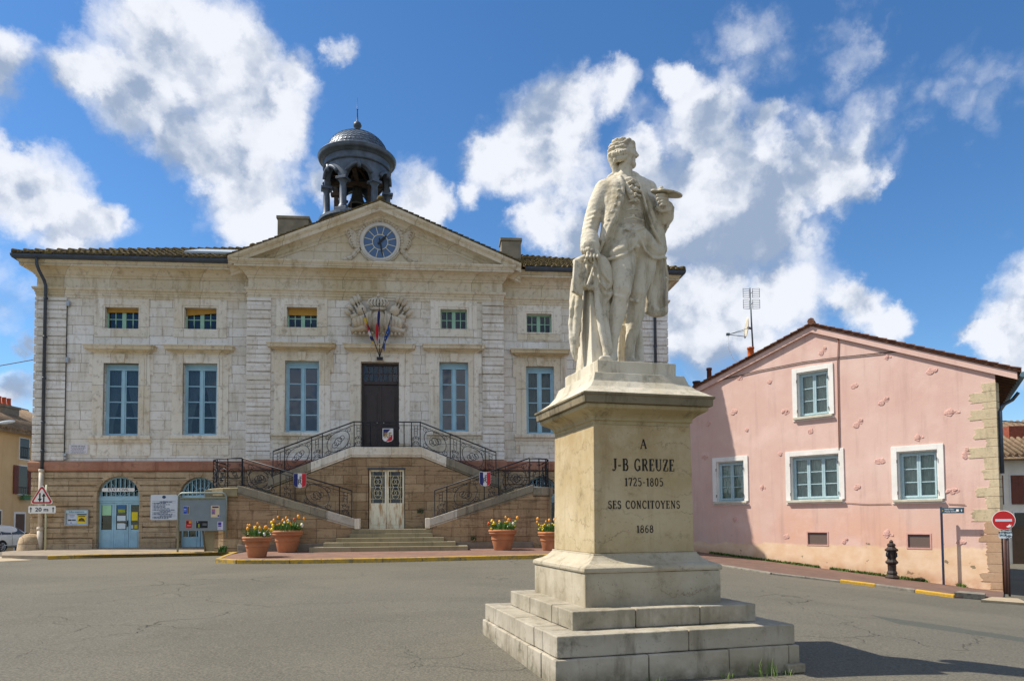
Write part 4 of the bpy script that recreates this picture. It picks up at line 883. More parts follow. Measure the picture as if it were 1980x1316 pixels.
railing([pA, pB, pC, pD], .97, [(pA, pB, [(.45, 'narrow'), (1.05, 'scroll'), (.42, 'narrow'), (1.25, 'scroll')]), (pB, pC, [(.35, 'narrow'), (.3, 'bar'), (1.35, 'scroll'), (.3, 'bar'), (.35, 'narrow')]), (pC, pD, [(1.25, 'scroll'), (.42, 'narrow'), (1.05, 'scroll'), (.45, 'narrow')])])
lA, lB = (8.55, yl, 2.84), (12.36, yl, 1.68); rA, rB = (18.8, yl, 2.86), (15.32, yl, 1.68)
railing([lA, lB], .98, [(lA, lB, [(1.25, 'scroll'), (.5, 'narrow'), (1.5, 'scroll'), (.42, 'narrow')])])
railing([rA, rB], .98, [(rA, rB, [(1.1, 'scroll'), (.5, 'narrow'), (1.3, 'scroll'), (.42, 'narrow')])])
for dp, s_ in ((DL, -1), (DR, 1)):
    pts = [(x-s_*.10, y+.1, 2.8) for x, y in dp]; sg = [(pts[i], pts[i+1], [(1, 'scroll')]) for i in range(len(pts)-1)]
    railing(pts, 1.02, sg)
GREY = simple('grey_iron', '#2f333c', .5, .15, 8, metal=.3)
for u0_, u1_ in ((8.3, 9.3), (18.0, 18.9)):
    b = MB(); panel(b, (u0_, -1.75, 2.72), (u1_, -1.75, 2.72), .9, 'scroll'); b.obj('inner_railing', IRON, stair)
# shields hung on the railings
def shield(x, y, z, w_, h_, kind, label):
    def outl(e=0.0): return [(-w_/2+e, h_/2-e), (-w_/2+e, -h_*.28), (-w_*.36, -h_*.42+e), (-w_*.12, -h_*.47+e), (0, -h_*.5+e), (w_*.12, -h_*.47+e), (w_*.36, -h_*.42+e), (w_/2-e, -h_*.28), (w_/2-e, h_/2-e)]
    t = thing('shield_plaque', label, 'shield', H2W(x, y) + (z,), HR, 'shields hung on the staircase railings')
    MB().xz(outl(), 0, .02).obj('shield_board', FLAGW, t, bevel=.003)
    if kind == 'v':
        MB().xz([(-w_/2+.005, h_/2-.005), (-w_/2+.005, -h_*.28), (-w_*.36, -h_*.40), (-w_*.17, -h_*.44), (-w_*.17, h_/2-.005)], -.006, -.001).obj('blue_band', FLAGB, t)
        MB().xz([(w_/2-.005, h_/2-.005), (w_/2-.005, -h_*.28), (w_*.36, -h_*.40), (w_*.17, -h_*.44), (w_*.17, h_/2-.005)], -.006, -.001).obj('red_band', FLAGR, t)
        text('letter_f', 'F', h_*.42, GREY, t, at(.03, -.008, .07)); text('letter_r', 'R', h_*.5, GREY, t, at(.0, -.009, -.05))
    else:
        MB().xz([(-w_/2+.03, h_/2-.03), (-w_/2+.03, -h_*.12), (w_*.24, h_/2-.03)], -.006, -.001).obj('blue_corner', FLAGB, t)
        MB().xz([(w_/2-.03, h_*.06), (-w_*.18, -h_*.44), (w_*.12, -h_*.43), (w_*.38, -h_*.36), (w_/2-.03, -h_*.26)], -.006, -.001).obj('red_corner', FLAGR, t)
        text('letters', 'RF', h_*.56, GOLD, t, at(0, -.012, -.01), sx=.9, bold=.006)
shield(13.55, yu-.10, 4.80, .40, .52, 'd', 'shield with diagonal blue and red corners and gold RF on the top landing railing')
shield(10.55, yl-.08, 3.02, .44, .52, 'v', 'tricolour RF shield on the lower left staircase railing')
shield(17.15, yl-.08, 3.06, .40, .52, 'v', 'tricolour RF shield on the lower right staircase railing')
# ------------------------------------------------------------------ flags above the door
def flag(dx, dz, cols_, label, sway):
    base = H2W(13.16, -.72); t = thing('flag', label, 'flag', base + (8.0,), HR, 'flags fanned out above the hall door')
    tip = Vector((dx, -.55, dz)); MB().tube([(0, 0, 0), tip], [.018, .012], 6).obj('flag_pole', IRON, t); MB().ball(tip, .03, u=8, v=6).obj('pole_tip', IRON, t)
    H = 1.15; W_ = .34; nI, nJ = 14, 10; b = MB(); d = tip.normalized(); V = []
    for j in range(nJ+1):
        row = []
        for i in range(nI+1):
            a = i/nI; p = tip*(1-.55*j/nJ)*.98                              # hoist runs down the pole, the fly hangs limp
            hang = W_*a*(1.0+.5*(1-j/nJ))*1.5
            row.append(b.bm.verts.new((p.x+sway*hang*.28+.035*math.sin(a*9+j*.5), p.y+.05*math.sin(a*11+j*.4)-.02*a, p.z-hang*1.05)))
        V.append(row)
    for j in range(nJ):
        for i in range(nI):
            q = b.bm.faces.new((V[j][i], V[j][i+1], V[j+1][i+1], V[j+1][i])); q.smooth = True; q.material_index = cols_(i/nI, j/nJ)
    c = b.obj('flag_cloth', [FLAGB, FLAGW, FLAGR, FLAGE, FLAGY], t); return t
flag(-.62, 1.75, lambda a, v: (0, 4, 2, 1)[int((a*3+v*4)) % 4] if True else 0, 'limp regional flag striped blue, red, yellow and white, leaning left above the door', .9)
flag(.02, 1.95, lambda a, v: 0 if a < .33 else (1 if a < .55 else 2), 'limp French tricolour on the upright middle pole above the door', -.55)
fe = flag(.50, 1.55, lambda a, v: 3, 'limp European flag, blue with yellow stars, leaning right above the door', -.45)
b = MB(); rr = random.Random(2)
for k in range(9): tt = .15+.07*k; p = Vector((.50, -.55, 1.55))*(1-.5*tt); b.ball((p.x-.06-.03*(k % 3), p.y-.07, p.z-.16-.09*(k % 4)), .018, u=6, v=4)
b.obj('flag_stars', FLAGY, fe)
fb = MB(); fb.box(-.12, .12, -.06, .02, -.12, .0); fb.tube([(-.1, -.06, -.05), (.1, -.06, -.05)], .02, 5); f0 = fb.obj('flag_bracket', IRON); f0.location = H2W(13.16, -.66) + (8.0,); f0.rotation_euler = (0, 0, HR); tag(f0, 'small iron flag holder fixed to the keystone over the main door', 'bracket')
# ------------------------------------------------------------------ notice boards and signs by the hall
def at_hall(o): o.location = HO; o.rotation_euler = (0, 0, HR); return o
yb = -3.05; bx0, bx1 = 6.38, 8.12; zg = .42
nb = thing('notice_board', 'grey metal notice board on tubular legs with five small posters', 'notice board', H2W(7.25, yb) + (zg,), HR-.05)
TUBE = simple('grey_green_tube', '#8a9690', .45, .12, 6, metal=.4)
lx = lambda x: x-7.25
b = MB(); b.box(lx(6.47), lx(8.06), -.02, .02, 1.78-.98+.05, 2.02); b.obj('board_panel', simple('galvanised_board', '#7f898d', .55, .1, 2.5, metal=.2, h2='#8f9697'), nb, bevel=.006)
b = MB(); b.tube([(lx(6.42), -.03, 0), (lx(6.42), -.03, 2.05), (lx(6.47), -.03, 2.13), (lx(6.55), -.03, 2.17), (lx(7.95), -.03, 2.17), (lx(8.04), -.03, 2.12), (lx(8.08), -.03, 2.02), (lx(8.08), -.03, .62)], .028, 8); b.obj('frame_tube', TUBE, nb)
MB().tube([(lx(6.40), .06, .0), (lx(6.40), .06, 2.0), (lx(6.46), .02, 2.08)], .026, 8).obj('leg', TUBE, nb); MB().tube([(lx(7.24), .35, .0), (lx(7.24), .05, .95)], .034, 8).obj('leg', simple('brown_stay', '#5f5a4c', .6, .2, 5), nb)
MB().box(lx(6.5), lx(8.03), -.026, -.021, 1.93, 1.98).obj('header_strip', simple('olive_strip', '#7a7430', .7, .3, 20), nb)
def poster(x0, x1, z0, z1, c1, extra=()):
    y = -.024; p = MB().box(x0, x1, y, y+.002, z0, z1).obj('poster', simple('poster_'+c1.strip('#'), c1, .7, .05, 5), nb)
    for i, (a0, a1, b0, b1, c2) in enumerate(extra): MB().box(x0+(x1-x0)*a0, x0+(x1-x0)*a1, y-.002-.001*i, y-.0015-.001*i, z0+(z1-z0)*b0, z0+(z1-z0)*b1).obj('poster_print', simple('print_'+c2.strip('#'), c2, .7, .25, 30), p)
poster(lx(6.60), lx(6.81), 1.44, 1.71, '#b9c2d4', [(.03, .62, .04, .96, '#2750b5'), (.66, .95, .05, .95, '#6a5a3a'), (.1, .5, .6, .68, '#c9d6f2'), (.1, .5, .4, .46, '#c9d6f2')])
poster(lx(7.55), lx(7.84), 1.32, 1.73, '#d9c7a0', [(.15, .9, .8, .93, '#3a2a7a'), (.08, .5, .25, .7, '#a8708a'), (.8, .97, .04, .2, '#3a3a9a'), (.18, .4, .3, .5, '#4a78b0')])
poster(lx(6.69), lx(6.91), .94, 1.23, '#b7a9a0', [(.04, .96, .03, .97, '#b3201c'), (.5, .9, .6, .9, '#d9912a'), (.1, .4, .6, .8, '#301010'), (.2, .8, .3, .36, '#e0c0b8')])
poster(lx(7.03), lx(7.46), .93, 1.21, '#a9adb0', [(.03, .97, .04, .96, '#17191d'), (.2, .32, .15, .6, '#8f9a2a'), (.1, .2, .75, .92, '#8a8ac0'), (.55, .9, .55, .62, '#8d9096'), (.55, .9, .4, .45, '#8d9096')])
poster(lx(7.78), lx(7.97), .88, 1.17, '#d5d2e0', [(.1, .7, .55, .92, '#4a38a0'), (.1, .7, .38, .5, '#3a2a80'), (.15, .6, .08, .3, '#c2bdd8')])
sg = MB(); sg.xz([(5.0, 2.0), (5.05, 1.95) , (5.05, 1.95), (5.0, 2.0)], 0, .01) if False else 0
def rrect(x0, x1, z0, z1, r, n=4):
    P = []
    for cx_, cz_, a in ((x1-r, z1-r, 0), (x0+r, z1-r, PI/2), (x0+r, z0+r, PI), (x1-r, z0+r, 1.5*PI)): P += [(cx_+r*math.cos(a+PI/2*k/n), cz_+r*math.sin(a+PI/2*k/n)) for k in range(n+1)]
    return P
ls = at_hall(MB().xz(rrect(4.36, 5.36, 1.66, 2.64, .05), -.10, -.07).obj('directory_sign', simple('pale_enamel', '#d3dae2', .4, .03, 4), bevel=.004))
tag(ls, 'pale rounded directory sign with lines of blue print on the hall wall', 'sign')
PRINT = simple('blue_print', '#2c4468', .7, .15, 12)
b = MB(); z = 2.36; rr = random.Random(8)
b.xz([(4.86+.07*math.cos(t), 2.55+.06*math.sin(t)) for t in np.linspace(0, 2*PI, 16)[:-1]], -.104, -.1005)
for k in range(13):
    if k in (0, 7, 10): b.box(4.42, 5.30, -.104, -.1005, z+.028, z+.034); b.box(4.42, 5.30, -.104, -.1005, z-.034, z-.028); x, e = 4.68, 5.05
    else: x, e = 4.44, 4.44+rr.uniform(.45, .8)
    b.box(x, x+.02, -.104, -.1005, z-.01, z+.01); x += .04
    while x < e: l_ = rr.uniform(.05, .14); b.box(x, x+l_, -.104, -.1005, z-.013, z+.013); x += l_+.02
    z -= .051 if k not in (6, 9) else .062
b.obj('small_print', PRINT, ls)
text('lettering', '1er ETAGE', .05, PRINT, ls, at(4.86, -.105, 2.365))
ib = thing('information_case', 'grey framed information case with two posters left of the office door', 'display case', H2W(0, -.085) + (0,), HR)
x0, x1, z0, z1 = 1.27, 2.12, 1.47, 2.08
b = MB(); 
for a in ((x0, x0+.04, z0, z1), (x1-.04, x1, z0, z1), (x0+.04, x1-.04, z0, z0+.04), (x0+.04, x1-.04, z1-.03, z1)): b.box(a[0], a[1], -.13, -.02, a[2], a[3])
b.obj('case_frame', ALU, ib, bevel=.008); MB().box(x0+.04, x1-.04, -.05, -.04, z0+.04, z1-.03).obj('back_panel', simple('pale_blue_backing', '#c3d6e0', .6, .04, 4), ib)
MB().box(x0+.04, x1-.04, -.11, -.10, z1-.14, z1-.03).obj('title_strip', simple('title_strip', '#b5d2dc', .5, .04, 4), ib); text('lettering', 'Informations', .10, simple('title_blue', '#2a5f92', .5, .05, 5), ib, at((x0+x1)/2, -.113, z1-.085), sx=1.1)
pp = MB().box(x0+.08, x0+.39, -.056, -.051, z0+.06, z1-.16).obj('poster', simple('poster_pale', '#ccd6e6', .7, .05, 4), ib)
for k, (a0, a1, b0, b1, c2) in enumerate(((.05, .45, .32, .46, '#3d3a3a'), (.5, .95, .32, .46, '#4a5a68'), (.3, .5, .1, .16, '#333344'), (.2, .8, .8, .86, '#5a78b0'), (.3, .7, .66, .7, '#7890c0'))): MB().box(x0+.08+.31*a0, x0+.08+.31*a1, -.060, -.0575, z0+.06+.39*b0, z0+.06+.39*b1).obj('poster_print', simple('iprint%d' % k, c2, .7, .3, 30), pp)
pp = MB().box(x0+.42, x0+.76, -.056, -.051, z0+.09, z0+.40).obj('poster', simple('poster_yellow', '#e6c81e', .7, .08, 8), ib); MB().xz([(x0+.46, z0+.17), (x0+.72, z0+.16), (x0+.66, z0+.27), (x0+.58, z0+.30), (x0+.50, z0+.26)], -.060, -.0575).obj('poster_print', simple('print_mixed', '#5a4a2a', .7, .6, 25), pp); MB().box(x0+.43, x0+.75, -.060, -.0575, z0+.405, z0+.44).obj('poster_print', simple('print_navy', '#2a4a7a', .7, .2, 20), pp); MB().box(x0+.47, x0+.71, -.062, -.0605, z0+.335, z0+.37).obj('poster_print', simple('print_dark', '#4a4414', .7, .3, 20), pp)

# two-way traffic warning sign
wx, wy = H2W(.66, -.62); zg = GZ(wx, wy)+.11
ws_ = thing('warning_sign', 'red bordered triangular two-way traffic sign with 20 m plate on a pale post', 'road sign', (wx, wy, zg), HR)
MB().tube([(.12, .06, 0), (.12, .06, 2.45)], .035, 10).obj('post', simple('pale_post', '#b9bb9a', .5, .1, 5), ws_)
def tri(r, zc, rd=.07, n=4):
    P = []
    for k in range(3):
        a = PI/2+k*2*PI/3
        for j in range(n+1): aa = a-PI/3+2*PI/3*j/n; P.append(((r-2*rd)*math.cos(a)+rd*math.cos(aa), zc+(r-2*rd)*math.sin(a)+rd*math.sin(aa)))
    return P
MB().xz(tri(.50, 1.98), -.02, 0).obj('sign_plate', WHITE, ws_); MB().xz(tri(.465, 1.98), -.024, -.0205).obj('red_border', RED, ws_); MB().xz(tri(.345, 1.98, .03), -.028, -.0245).obj('sign_face', WHITE, ws_)
def arrow(b, cx, z0, z1, wd, y0, up=True):
    hd = (z1-z0)*.38; P = [(cx-wd*.45, z0), (cx+wd*.45, z0), (cx+wd*.45, z1-hd), (cx+wd*1.3, z1-hd), (cx, z1), (cx-wd*1.3, z1-hd), (cx-wd*.45, z1-hd)]
    if not up: P = [(x, z0+z1-z) for x, z in P][::-1]
    b.xz(P, y0, y0+.003)
b = MB(); arrow(b, -.065, 1.80, 2.14, .055, -.032, False); arrow(b, .075, 1.80, 2.14, .055, -.032); b.obj('arrows', BLACK, ws_)
pt = MB().xz(rrect(-.47, .50, 1.38, 1.66, .05), -.02, 0).obj('distance_plate', WHITE, ws_); text('lettering', '20 m', .20, BLACK, pt, at(.01, -.024, 1.515), sx=1.15, bold=.004)
b = MB(); arrow(b, -.38, 1.42, 1.62, .035, -.024); arrow(b, .41, 1.42, 1.62, .035, -.024); b.obj('plate_arrows', BLACK, pt)
# ------------------------------------------------------------------ flower pots
TERRA = simple('terracotta', '#b27650', .85, .22, 2.2, h2='#c8a084', bump=.004); LEAF = simple('tulip_leaf', '#4f7a35', .55, .35, 9, h2='#7fa05a'); SOIL = simple('soil', '#3a2c20', .95, .3, 20)
TUL = [simple('tulip_orange', '#efa030', .5, .15, 8, h2='#e0702a'), simple('tulip_red', '#dd5f2c', .5, .2, 8, h2='#efa82e'), simple('bloom_yellow', '#efd02a', .5, .1, 8), simple('bloom_white', '#eeeade', .6, .05, 8)]
def tulip_mesh(big):
    b = MB(); 
    if big: b.lathe([(.0, -.02), (.028, 0), (.042, .03), (.04, .07), (.024, .105), (.006, .112)], n=6)
    else: b.lathe([(0, -.01), (.02, 0), (.042, .012), (.03, .025), (.012, .03), (0, .034)], n=7)
    bmesh.ops.recalc_face_normals(b.bm, faces=b.bm.faces); me = bpy.data.meshes.new('bloom'); b.bm.to_mesh(me); b.bm.free(); return me
TM = []
for i in range(4):
    for big in ((True,) if i < 2 else (False, True)):
        me = tulip_mesh(big); me.materials.append(TUL[i]); TM.append((i, big, me))
def planter(x, y, sc, seed, label, mix):
    rr = random.Random(seed); z0 = GZ(x, y)+.116
    t = thing('flower_pot', label, 'flower pot', (x, y, z0), rr.uniform(0, 6), 'terracotta pots of tulips before the staircase'); t.scale = (sc,)*3
    MB().lathe([(0, 0), (.27, 0), (.285, .02), (.345, .30), (.35, .32), (.362, .325), (.366, .35), (.36, .37), (.385, .49), (.425, .50), (.44, .53), (.44, .555), (.425, .565), (.445, .575), (.46, .60), (.455, .64), (.43, .655), (.40, .645), (.385, .56), (0, .56)], n=40).obj('pot', TERRA, t)
    MB().lathe([(0, .60), (.2, .61), (.385, .585)], n=20).obj('soil', SOIL, t)
    b = MB()
    for k in range(190):
        a, r = rr.uniform(0, 2*PI), .36*math.sqrt(rr.random()); x0, y0 = r*math.cos(a), r*math.sin(a); h_ = rr.uniform(.16, .42); o = rr.uniform(.02, .24); aa = a+rr.uniform(-.8, .8); wv = rr.uniform(.014, .03); px, py = -math.sin(aa), math.cos(aa); P = []
        for q in range(5):
            tt = q/4; ww = wv*(1-tt**2.2)+.001; cx, cy, cz = x0+o*tt*tt*math.cos(aa), y0+o*tt*tt*math.sin(aa), .58+h_*tt*(1-.22*tt*o/.2); P.append(((cx-px*ww, cy-py*ww, cz+.006), (cx, cy, cz), (cx+px*ww, cy+py*ww, cz+.006)))
        for q in range(4):
            for s_ in (0, 1): b.f([P[q][s_], P[q][s_+1], P[q+1][s_+1], P[q+1][s_]]).smooth = True
    st = []
    for k in range(30):
        i = rr.choices((0, 1, 2, 3), mix)[0]; big = i < 2 or rr.random() < .35
        a, r = rr.uniform(0, 2*PI), .38*math.sqrt(rr.random()); h_ = rr.uniform(.76, 1.06) if big and i < 2 else rr.uniform(.68, .92); ln = .10*r/.38+rr.uniform(0, .04)
        top = Vector((r*math.cos(a)+ln*math.cos(a), r*math.sin(a)+ln*math.sin(a), h_)); b.tube([(r*math.cos(a), r*math.sin(a), .58), ((r+.3*ln)*math.cos(a), (r+.3*ln)*math.sin(a), .58+(h_-.58)*.6), top], .006, 4); st.append((i, big, top))
    b.obj('leaves', LEAF, t, recalc=False)
    for i, big, top in st:
        me = next(m_ for (j, bg, m_) in TM if j == i and bg == big); o = bpy.data.objects.new('bloom', me); COL.objects.link(o); o.parent = t; o.location = top; o.rotation_euler = (rr.uniform(-.3, .3), rr.uniform(-.3, .3), rr.uniform(0, 6)); o.scale = (rr.uniform(.65, 1.1),)*3
planter(-8.0, 22.75, .98, 11, 'terracotta tulip pot nearest the kerb, leftmost of the two pots left of the steps', (4, .4, 5, 3))
planter(-7.75, 25.0, 1.13, 12, 'larger terracotta pot of orange tulips beside the left lower wall, behind the kerbside pot', (4, .2, 6, 3))
planter(-.34, 25.35, 1.08, 13, 'terracotta pot of red and orange tulips against the right lower wall of the staircase', (4, 1.2, 6, 3))
planter(1.32, 25.0, .98, 14, 'terracotta tulip pot partly hidden by the statue pedestal', (4, 1.4, 7, 0))
def tuft(x, y, z, n, h_, seed, name, label, cat, mat=LEAF, wd=.012, spread=.12, flower=None):
    rr = random.Random(seed); b = MB()
    for k in range(n):
        a = rr.uniform(0, 2*PI); r = spread*math.sqrt(rr.random()); hh = h_*rr.uniform(.5, 1); o = hh*rr.uniform(.2, .7); aa = rr.uniform(0, 2*PI); px, py = -math.sin(aa)*wd, math.cos(aa)*wd; x0, y0 = r*math.cos(a), r*math.sin(a); P = []
        for q in range(4):
            tt = q/3; f_ = 1-tt**2; c = (x0+o*tt*tt*math.cos(aa), y0+o*tt*tt*math.sin(aa), hh*tt); P.append(((c[0]-px*f_, c[1]-py*f_, c[2]), (c[0]+px*f_, c[1]+py*f_, c[2])))
        for q in range(3): b.f([P[q][0], P[q][1], P[q+1][1], P[q+1][0]]).smooth = True
    o = b.obj(name, mat, recalc=False); o.location = (x, y, z); tag(o, label, cat); return o
wd_ = H2W(8.0, -3.25); tuft(wd_[0], wd_[1], GZ(*wd_)+.1, 50, .28, 4, 'weed', 'small leafy weed at the foot of the left staircase wall beside the notice board', 'weed', wd=.03)
for (u_, y_, z_, sd2) in ((14.75, -1.78, 1.85, 3), (16.7, -3.15, .85, 5)):
    tuft(*H2W(u_, y_), z_, 26, .22, sd2, 'wall_weed', 'dark weed sprouting from the staircase wall, ' + ('right of the cellar door' if u_ < 15 else 'above the front steps on the right'), 'weed', mat=simple('dark_weed', '#3f4a2c', .7, .3, 9), wd=.02)
# ------------------------------------------------------------------ pink house on the right
PA = math.radians(42.6); PS = 1.065; PB = Vector((13.8*PS, 20.5*PS, 1.6-1.6*PS)); PRZ = math.atan2(math.cos(PA), -math.sin(PA))
def P2W(t, w, z=0):
    t *= PS; w *= PS; return (PB.x + t*math.cos(PRZ) - w*math.sin(PRZ), PB.y + t*math.sin(PRZ) + w*math.cos(PRZ), z)
pink = thing('pink_house', 'pink rendered gable house with white framed windows and stone quoins', 'house', tuple(PB), PRZ); pink.scale = (PS,)*3
s = NT('pink_render'); P = s.P; spx = s.n('ShaderNodeSeparateXYZ'); s.l(P, spx.inputs[0]); Z = spx.outputs[2]
k = s.mix(s.rng(s.noise(.5, 6, .6), .35, .65), hexc('#d9bcb0'), hexc('#d1aea2'))
k = s.mix(s.math('MULTIPLY', s.rng(s.noise(1.2, 6, .6), .55, .72), .5), k, hexc('#dec2b6'))
warm = s.math('MULTIPLY', s.rng(Z, 2.6, 1.0), s.rng(s.noise(.55, 5, .6, s.scl(P, (1, 1, .6))), .42, .60))
k = s.mix(s.math('MULTIPLY', warm, .85), k, hexc('#d9ac94'))
k = s.mix(s.math('MULTIPLY', s.rng(s.noise(1.0, 7, .68, s.scl(P, (3.5, 3.5, .3))), .52, .72), .55), k, hexc('#b5958c')); k = s.mix(s.math('MULTIPLY', s.rng(s.noise(.8, 8, .7), .52, .66), .5), k, hexc('#e4c7bd')); k = s.mix(s.math('MULTIPLY', s.rng(s.noise(3.2, 8, .75), .58, .70), .35), k, hexc('#c49c90'))
k = s.mix(s.math('MULTIPLY', s.math('MULTIPLY', s.rng(Z, 4.6, 6.5), s.rng(s.noise(.9, 6, .65), .45, .7)), .35), k, hexc('#c39a90'))
edge = s.math('ADD', Z, s.math('MULTIPLY_ADD', s.noise(1.1, 7, .68), .5, -.25))
cream = s.rng(edge, .70, .64); k = s.mix(cream, k, s.mix(s.rng(s.noise(2.5, 6), .35, .65), hexc('#e4c9ad'), hexc('#dab896')))
fall = s.math('MULTIPLY', s.rng(s.noise(2.3, 6, .6), .655, .67), s.rng(Z, 1.0, .75)); k = s.mix(fall, k, hexc('#8f8168'))
foot = s.rng(s.math('ADD', Z, s.math('MULTIPLY', spx.outputs[0], -.075)), -.15, -.45); k = s.mix(s.math('MULTIPLY', foot, s.math('MULTIPLY', s.rng(s.noise(3, 5), .3, .6), .7)), k, hexc('#b98767'))
s.col(k); s.set(.92, 0, .2); h = s.math('ADD', s.math('MULTIPLY', s.noise(24, 5), .35), s.math('MULTIPLY', fall, -2.0)); h = s.math('ADD', h, s.math('MULTIPLY', s.noise(2.2, 5), .8)); s.bump(h, .015, .7)
PINK = s.m
DL_ = Vector((.3, -.957, 0))                                            # the house runs back at a slight angle
WINS = [(4.74, 5.83, 5.02, 6.55), (7.90, 9.03, 2.20, 3.68), (4.47, 6.14, 2.18, 3.69), (1.54, 2.68, 2.12, 3.60)]
VENT = [(4.90, 5.60, .66, 1.10), (1.80, 2.46, .63, 1.07)]
LE, AP, RE = 10.3, 5.26, 0.0
zl = lambda t: 8.03-.325*(t-AP) if t > AP else 8.03-.425*(AP-t)
b = MB(); holes = WINS + VENT
ZW = 5.75
b.wall(0, LE, -1.2, ZW, 0, [h for h in holes if h[3] < ZW] + [(4.74, 5.83, 5.02, ZW)], -.22, False)
# the gable above: strips between openings
up_ = WINS[0]; b.wall(up_[0]-.3, up_[1]+.3, ZW, 6.70, 0, [(up_[0], up_[1], ZW, up_[3])], -.22, False)
b.f([(0, 0, ZW), (up_[0]-.3, 0, ZW), (up_[0]-.3, 0, zl(up_[0]-.3)), (0, 0, zl(0))]); b.f([(up_[1]+.3, 0, ZW), (LE, 0, ZW), (LE, 0, zl(LE)), (up_[1]+.3, 0, zl(up_[1]+.3))])
b.f([(up_[0]-.3, 0, 6.70), (up_[1]+.3, 0, 6.70), (up_[1]+.3, 0, zl(up_[1]+.3)), (AP, 0, zl(AP)), (up_[0]-.3, 0, zl(up_[0]-.3))])
D9 = DL_*9
for t in (0, LE): b.f([(t, 0, -1.2), (t, 0, zl(t)), (t+D9.x, D9.y, zl(t)), (t+D9.x, D9.y, -1.2)])
b.f([(D9.x, D9.y, -1.2), (LE+D9.x, D9.y, -1.2), (LE+D9.x, D9.y, zl(LE)), (AP+D9.x, D9.y, zl(AP)), (D9.x, D9.y, zl(0))])
# the upper window's opening below and above the seam
b.obj('wall', PINK, pink, recalc=False)
# split the upper opening properly
WFR = simple('white_surround', '#e6e4df', .75, .06, 3, h2='#d2cec4'); PALEB = simple('pale_blue_wood', '#a6c1c8', .5, .1, 4); SILL = simple('sill_stone', '#c4bfae', .85, .15, 4, h2='#8d8a72')
CURT2 = simple('net_curtain', '#c9cfbd', .9, .12, 6)
def pink_window(h, nc):
    t0, t1, z0, z1 = h; b = MB(); sw = .165
    b.box(t0-sw, t0, -.02, .035, z0-.0, z1+sw); b.box(t1, t1+sw, -.02, .035, z0-.0, z1+sw); b.box(t0, t1, -.02, .035, z1, z1+sw)
    b.box(t0-.001, t0+.03, -.22, -.02, z0, z1); b.box(t1-.03, t1+.001, -.22, -.02, z0, z1); b.box(t0+.03, t1-.03, -.22, -.02, z1-.03, z1)
    fr = b.obj('window', WFR, pink, bevel=.006)
    MB().box(t0-sw+.04, t1+sw-.04, -.22, .11, z0-.085, z0).obj('sill', SILL, fr, bevel=.012); MB().box(t0-sw, t1+sw, -.02, .03, z0-.13, z0-.087).obj('sill_band', WFR, fr)
    b = MB(); y0, y1 = -.21, -.15; a, c = t0+.03, t1-.03
    b.box(a, a+.05, y0, y1, z0, z1-.03); b.box(c-.05, c, y0, y1, z0, z1-.03); b.box(a+.05, c-.05, y0, y1, z0, z0+.06); b.box(a+.05, c-.05, y0, y1, z1-.09, z1-.03)
    W_ = (c-a-.1)/nc
    for i in range(nc):
        l, r = a+.05+W_*i, a+.05+W_*(i+1)
        b.box(l+.002, l+.055, y0+.005, y1+.02, z0+.06, z1-.09); b.box(r-.055, r-.002, y0+.005, y1+.02, z0+.06, z1-.09); b.box(l+.055, r-.055, y0+.005, y1+.02, z0+.06, z0+.12); b.box(l+.055, r-.055, y0+.005, y1+.02, z1-.14, z1-.09)
        for q in (1, 2): zz = z0+.12+(z1-.26-z0)*q/3; b.box(l+.055, r-.055, y0+.015, y1+.005, zz-.014, zz+.014)
    b.obj('casement', PALEB, fr, bevel=.004); MB().box(a+.04, c-.04, y0+.02, y0+.025, z0+.05, z1-.05).obj('pane', GLASSP, fr)
    cu = MB(); n = 46; V = [[cu.bm.verts.new((a+.03+(c-a-.06)*i/n, y0-.10+.022*math.sin(i*1.45), z)) for i in range(n+1)] for z in (z0, z1)]
    for i in range(n): cu.bm.faces.new((V[0][i], V[0][i+1], V[1][i+1], V[1][i])).smooth = True
    cu.obj('curtain', CURT2, fr)
    for tt in (t0+.01, t1-.01):
        for zz in (z0+.25, z1-.25): MB().tube([(tt-.05 if tt < 5 and False else tt, .03, zz), (tt, .06, zz), (tt, .06, zz-.10)], .011, 5).obj('shutter_hinge', IRON, fr)
for h, nc in zip(WINS, (2, 2, 3, 2)): pink_window(h, nc)
MB().box(1.2, 9.4, -.9, -.8, 1.8, 4).box(4.4, 6.2, -.8, -.7, 4.8, 6.8).obj('room_interior', DARK, pink)
gm = NT('vent_mesh'); wv = gm.n('ShaderNodeTexChecker'); wv.inputs['Scale'].default_value = 60; gm.l(gm.P, wv.inputs['Vector']); wv.inputs['Color1'].default_value = hexc('#6f5f58') + (1,); wv.inputs['Color2'].default_value = hexc('#54473f') + (1,); gm.col(wv.outputs[0]); gm.set(.7)
for t0, t1, z0, z1 in VENT:
    v = MB().box(t0+.02, t1-.02, -.05, -.03, z0+.02, z1-.02).obj('vent_grille', gm.m, pink); b = MB()
    for a in ((t0-.02, t0+.02, z0-.02, z1+.02), (t1-.02, t1+.02, z0-.02, z1+.02), (t0+.02, t1-.02, z0-.02, z0+.02), (t0+.02, t1-.02, z1-.02, z1+.02)): b.box(a[0], a[1], -.05, .012, a[2], a[3])
    b.obj('vent_frame', simple('vent_frame_pink', '#c99b90', .8, .1, 5), v)
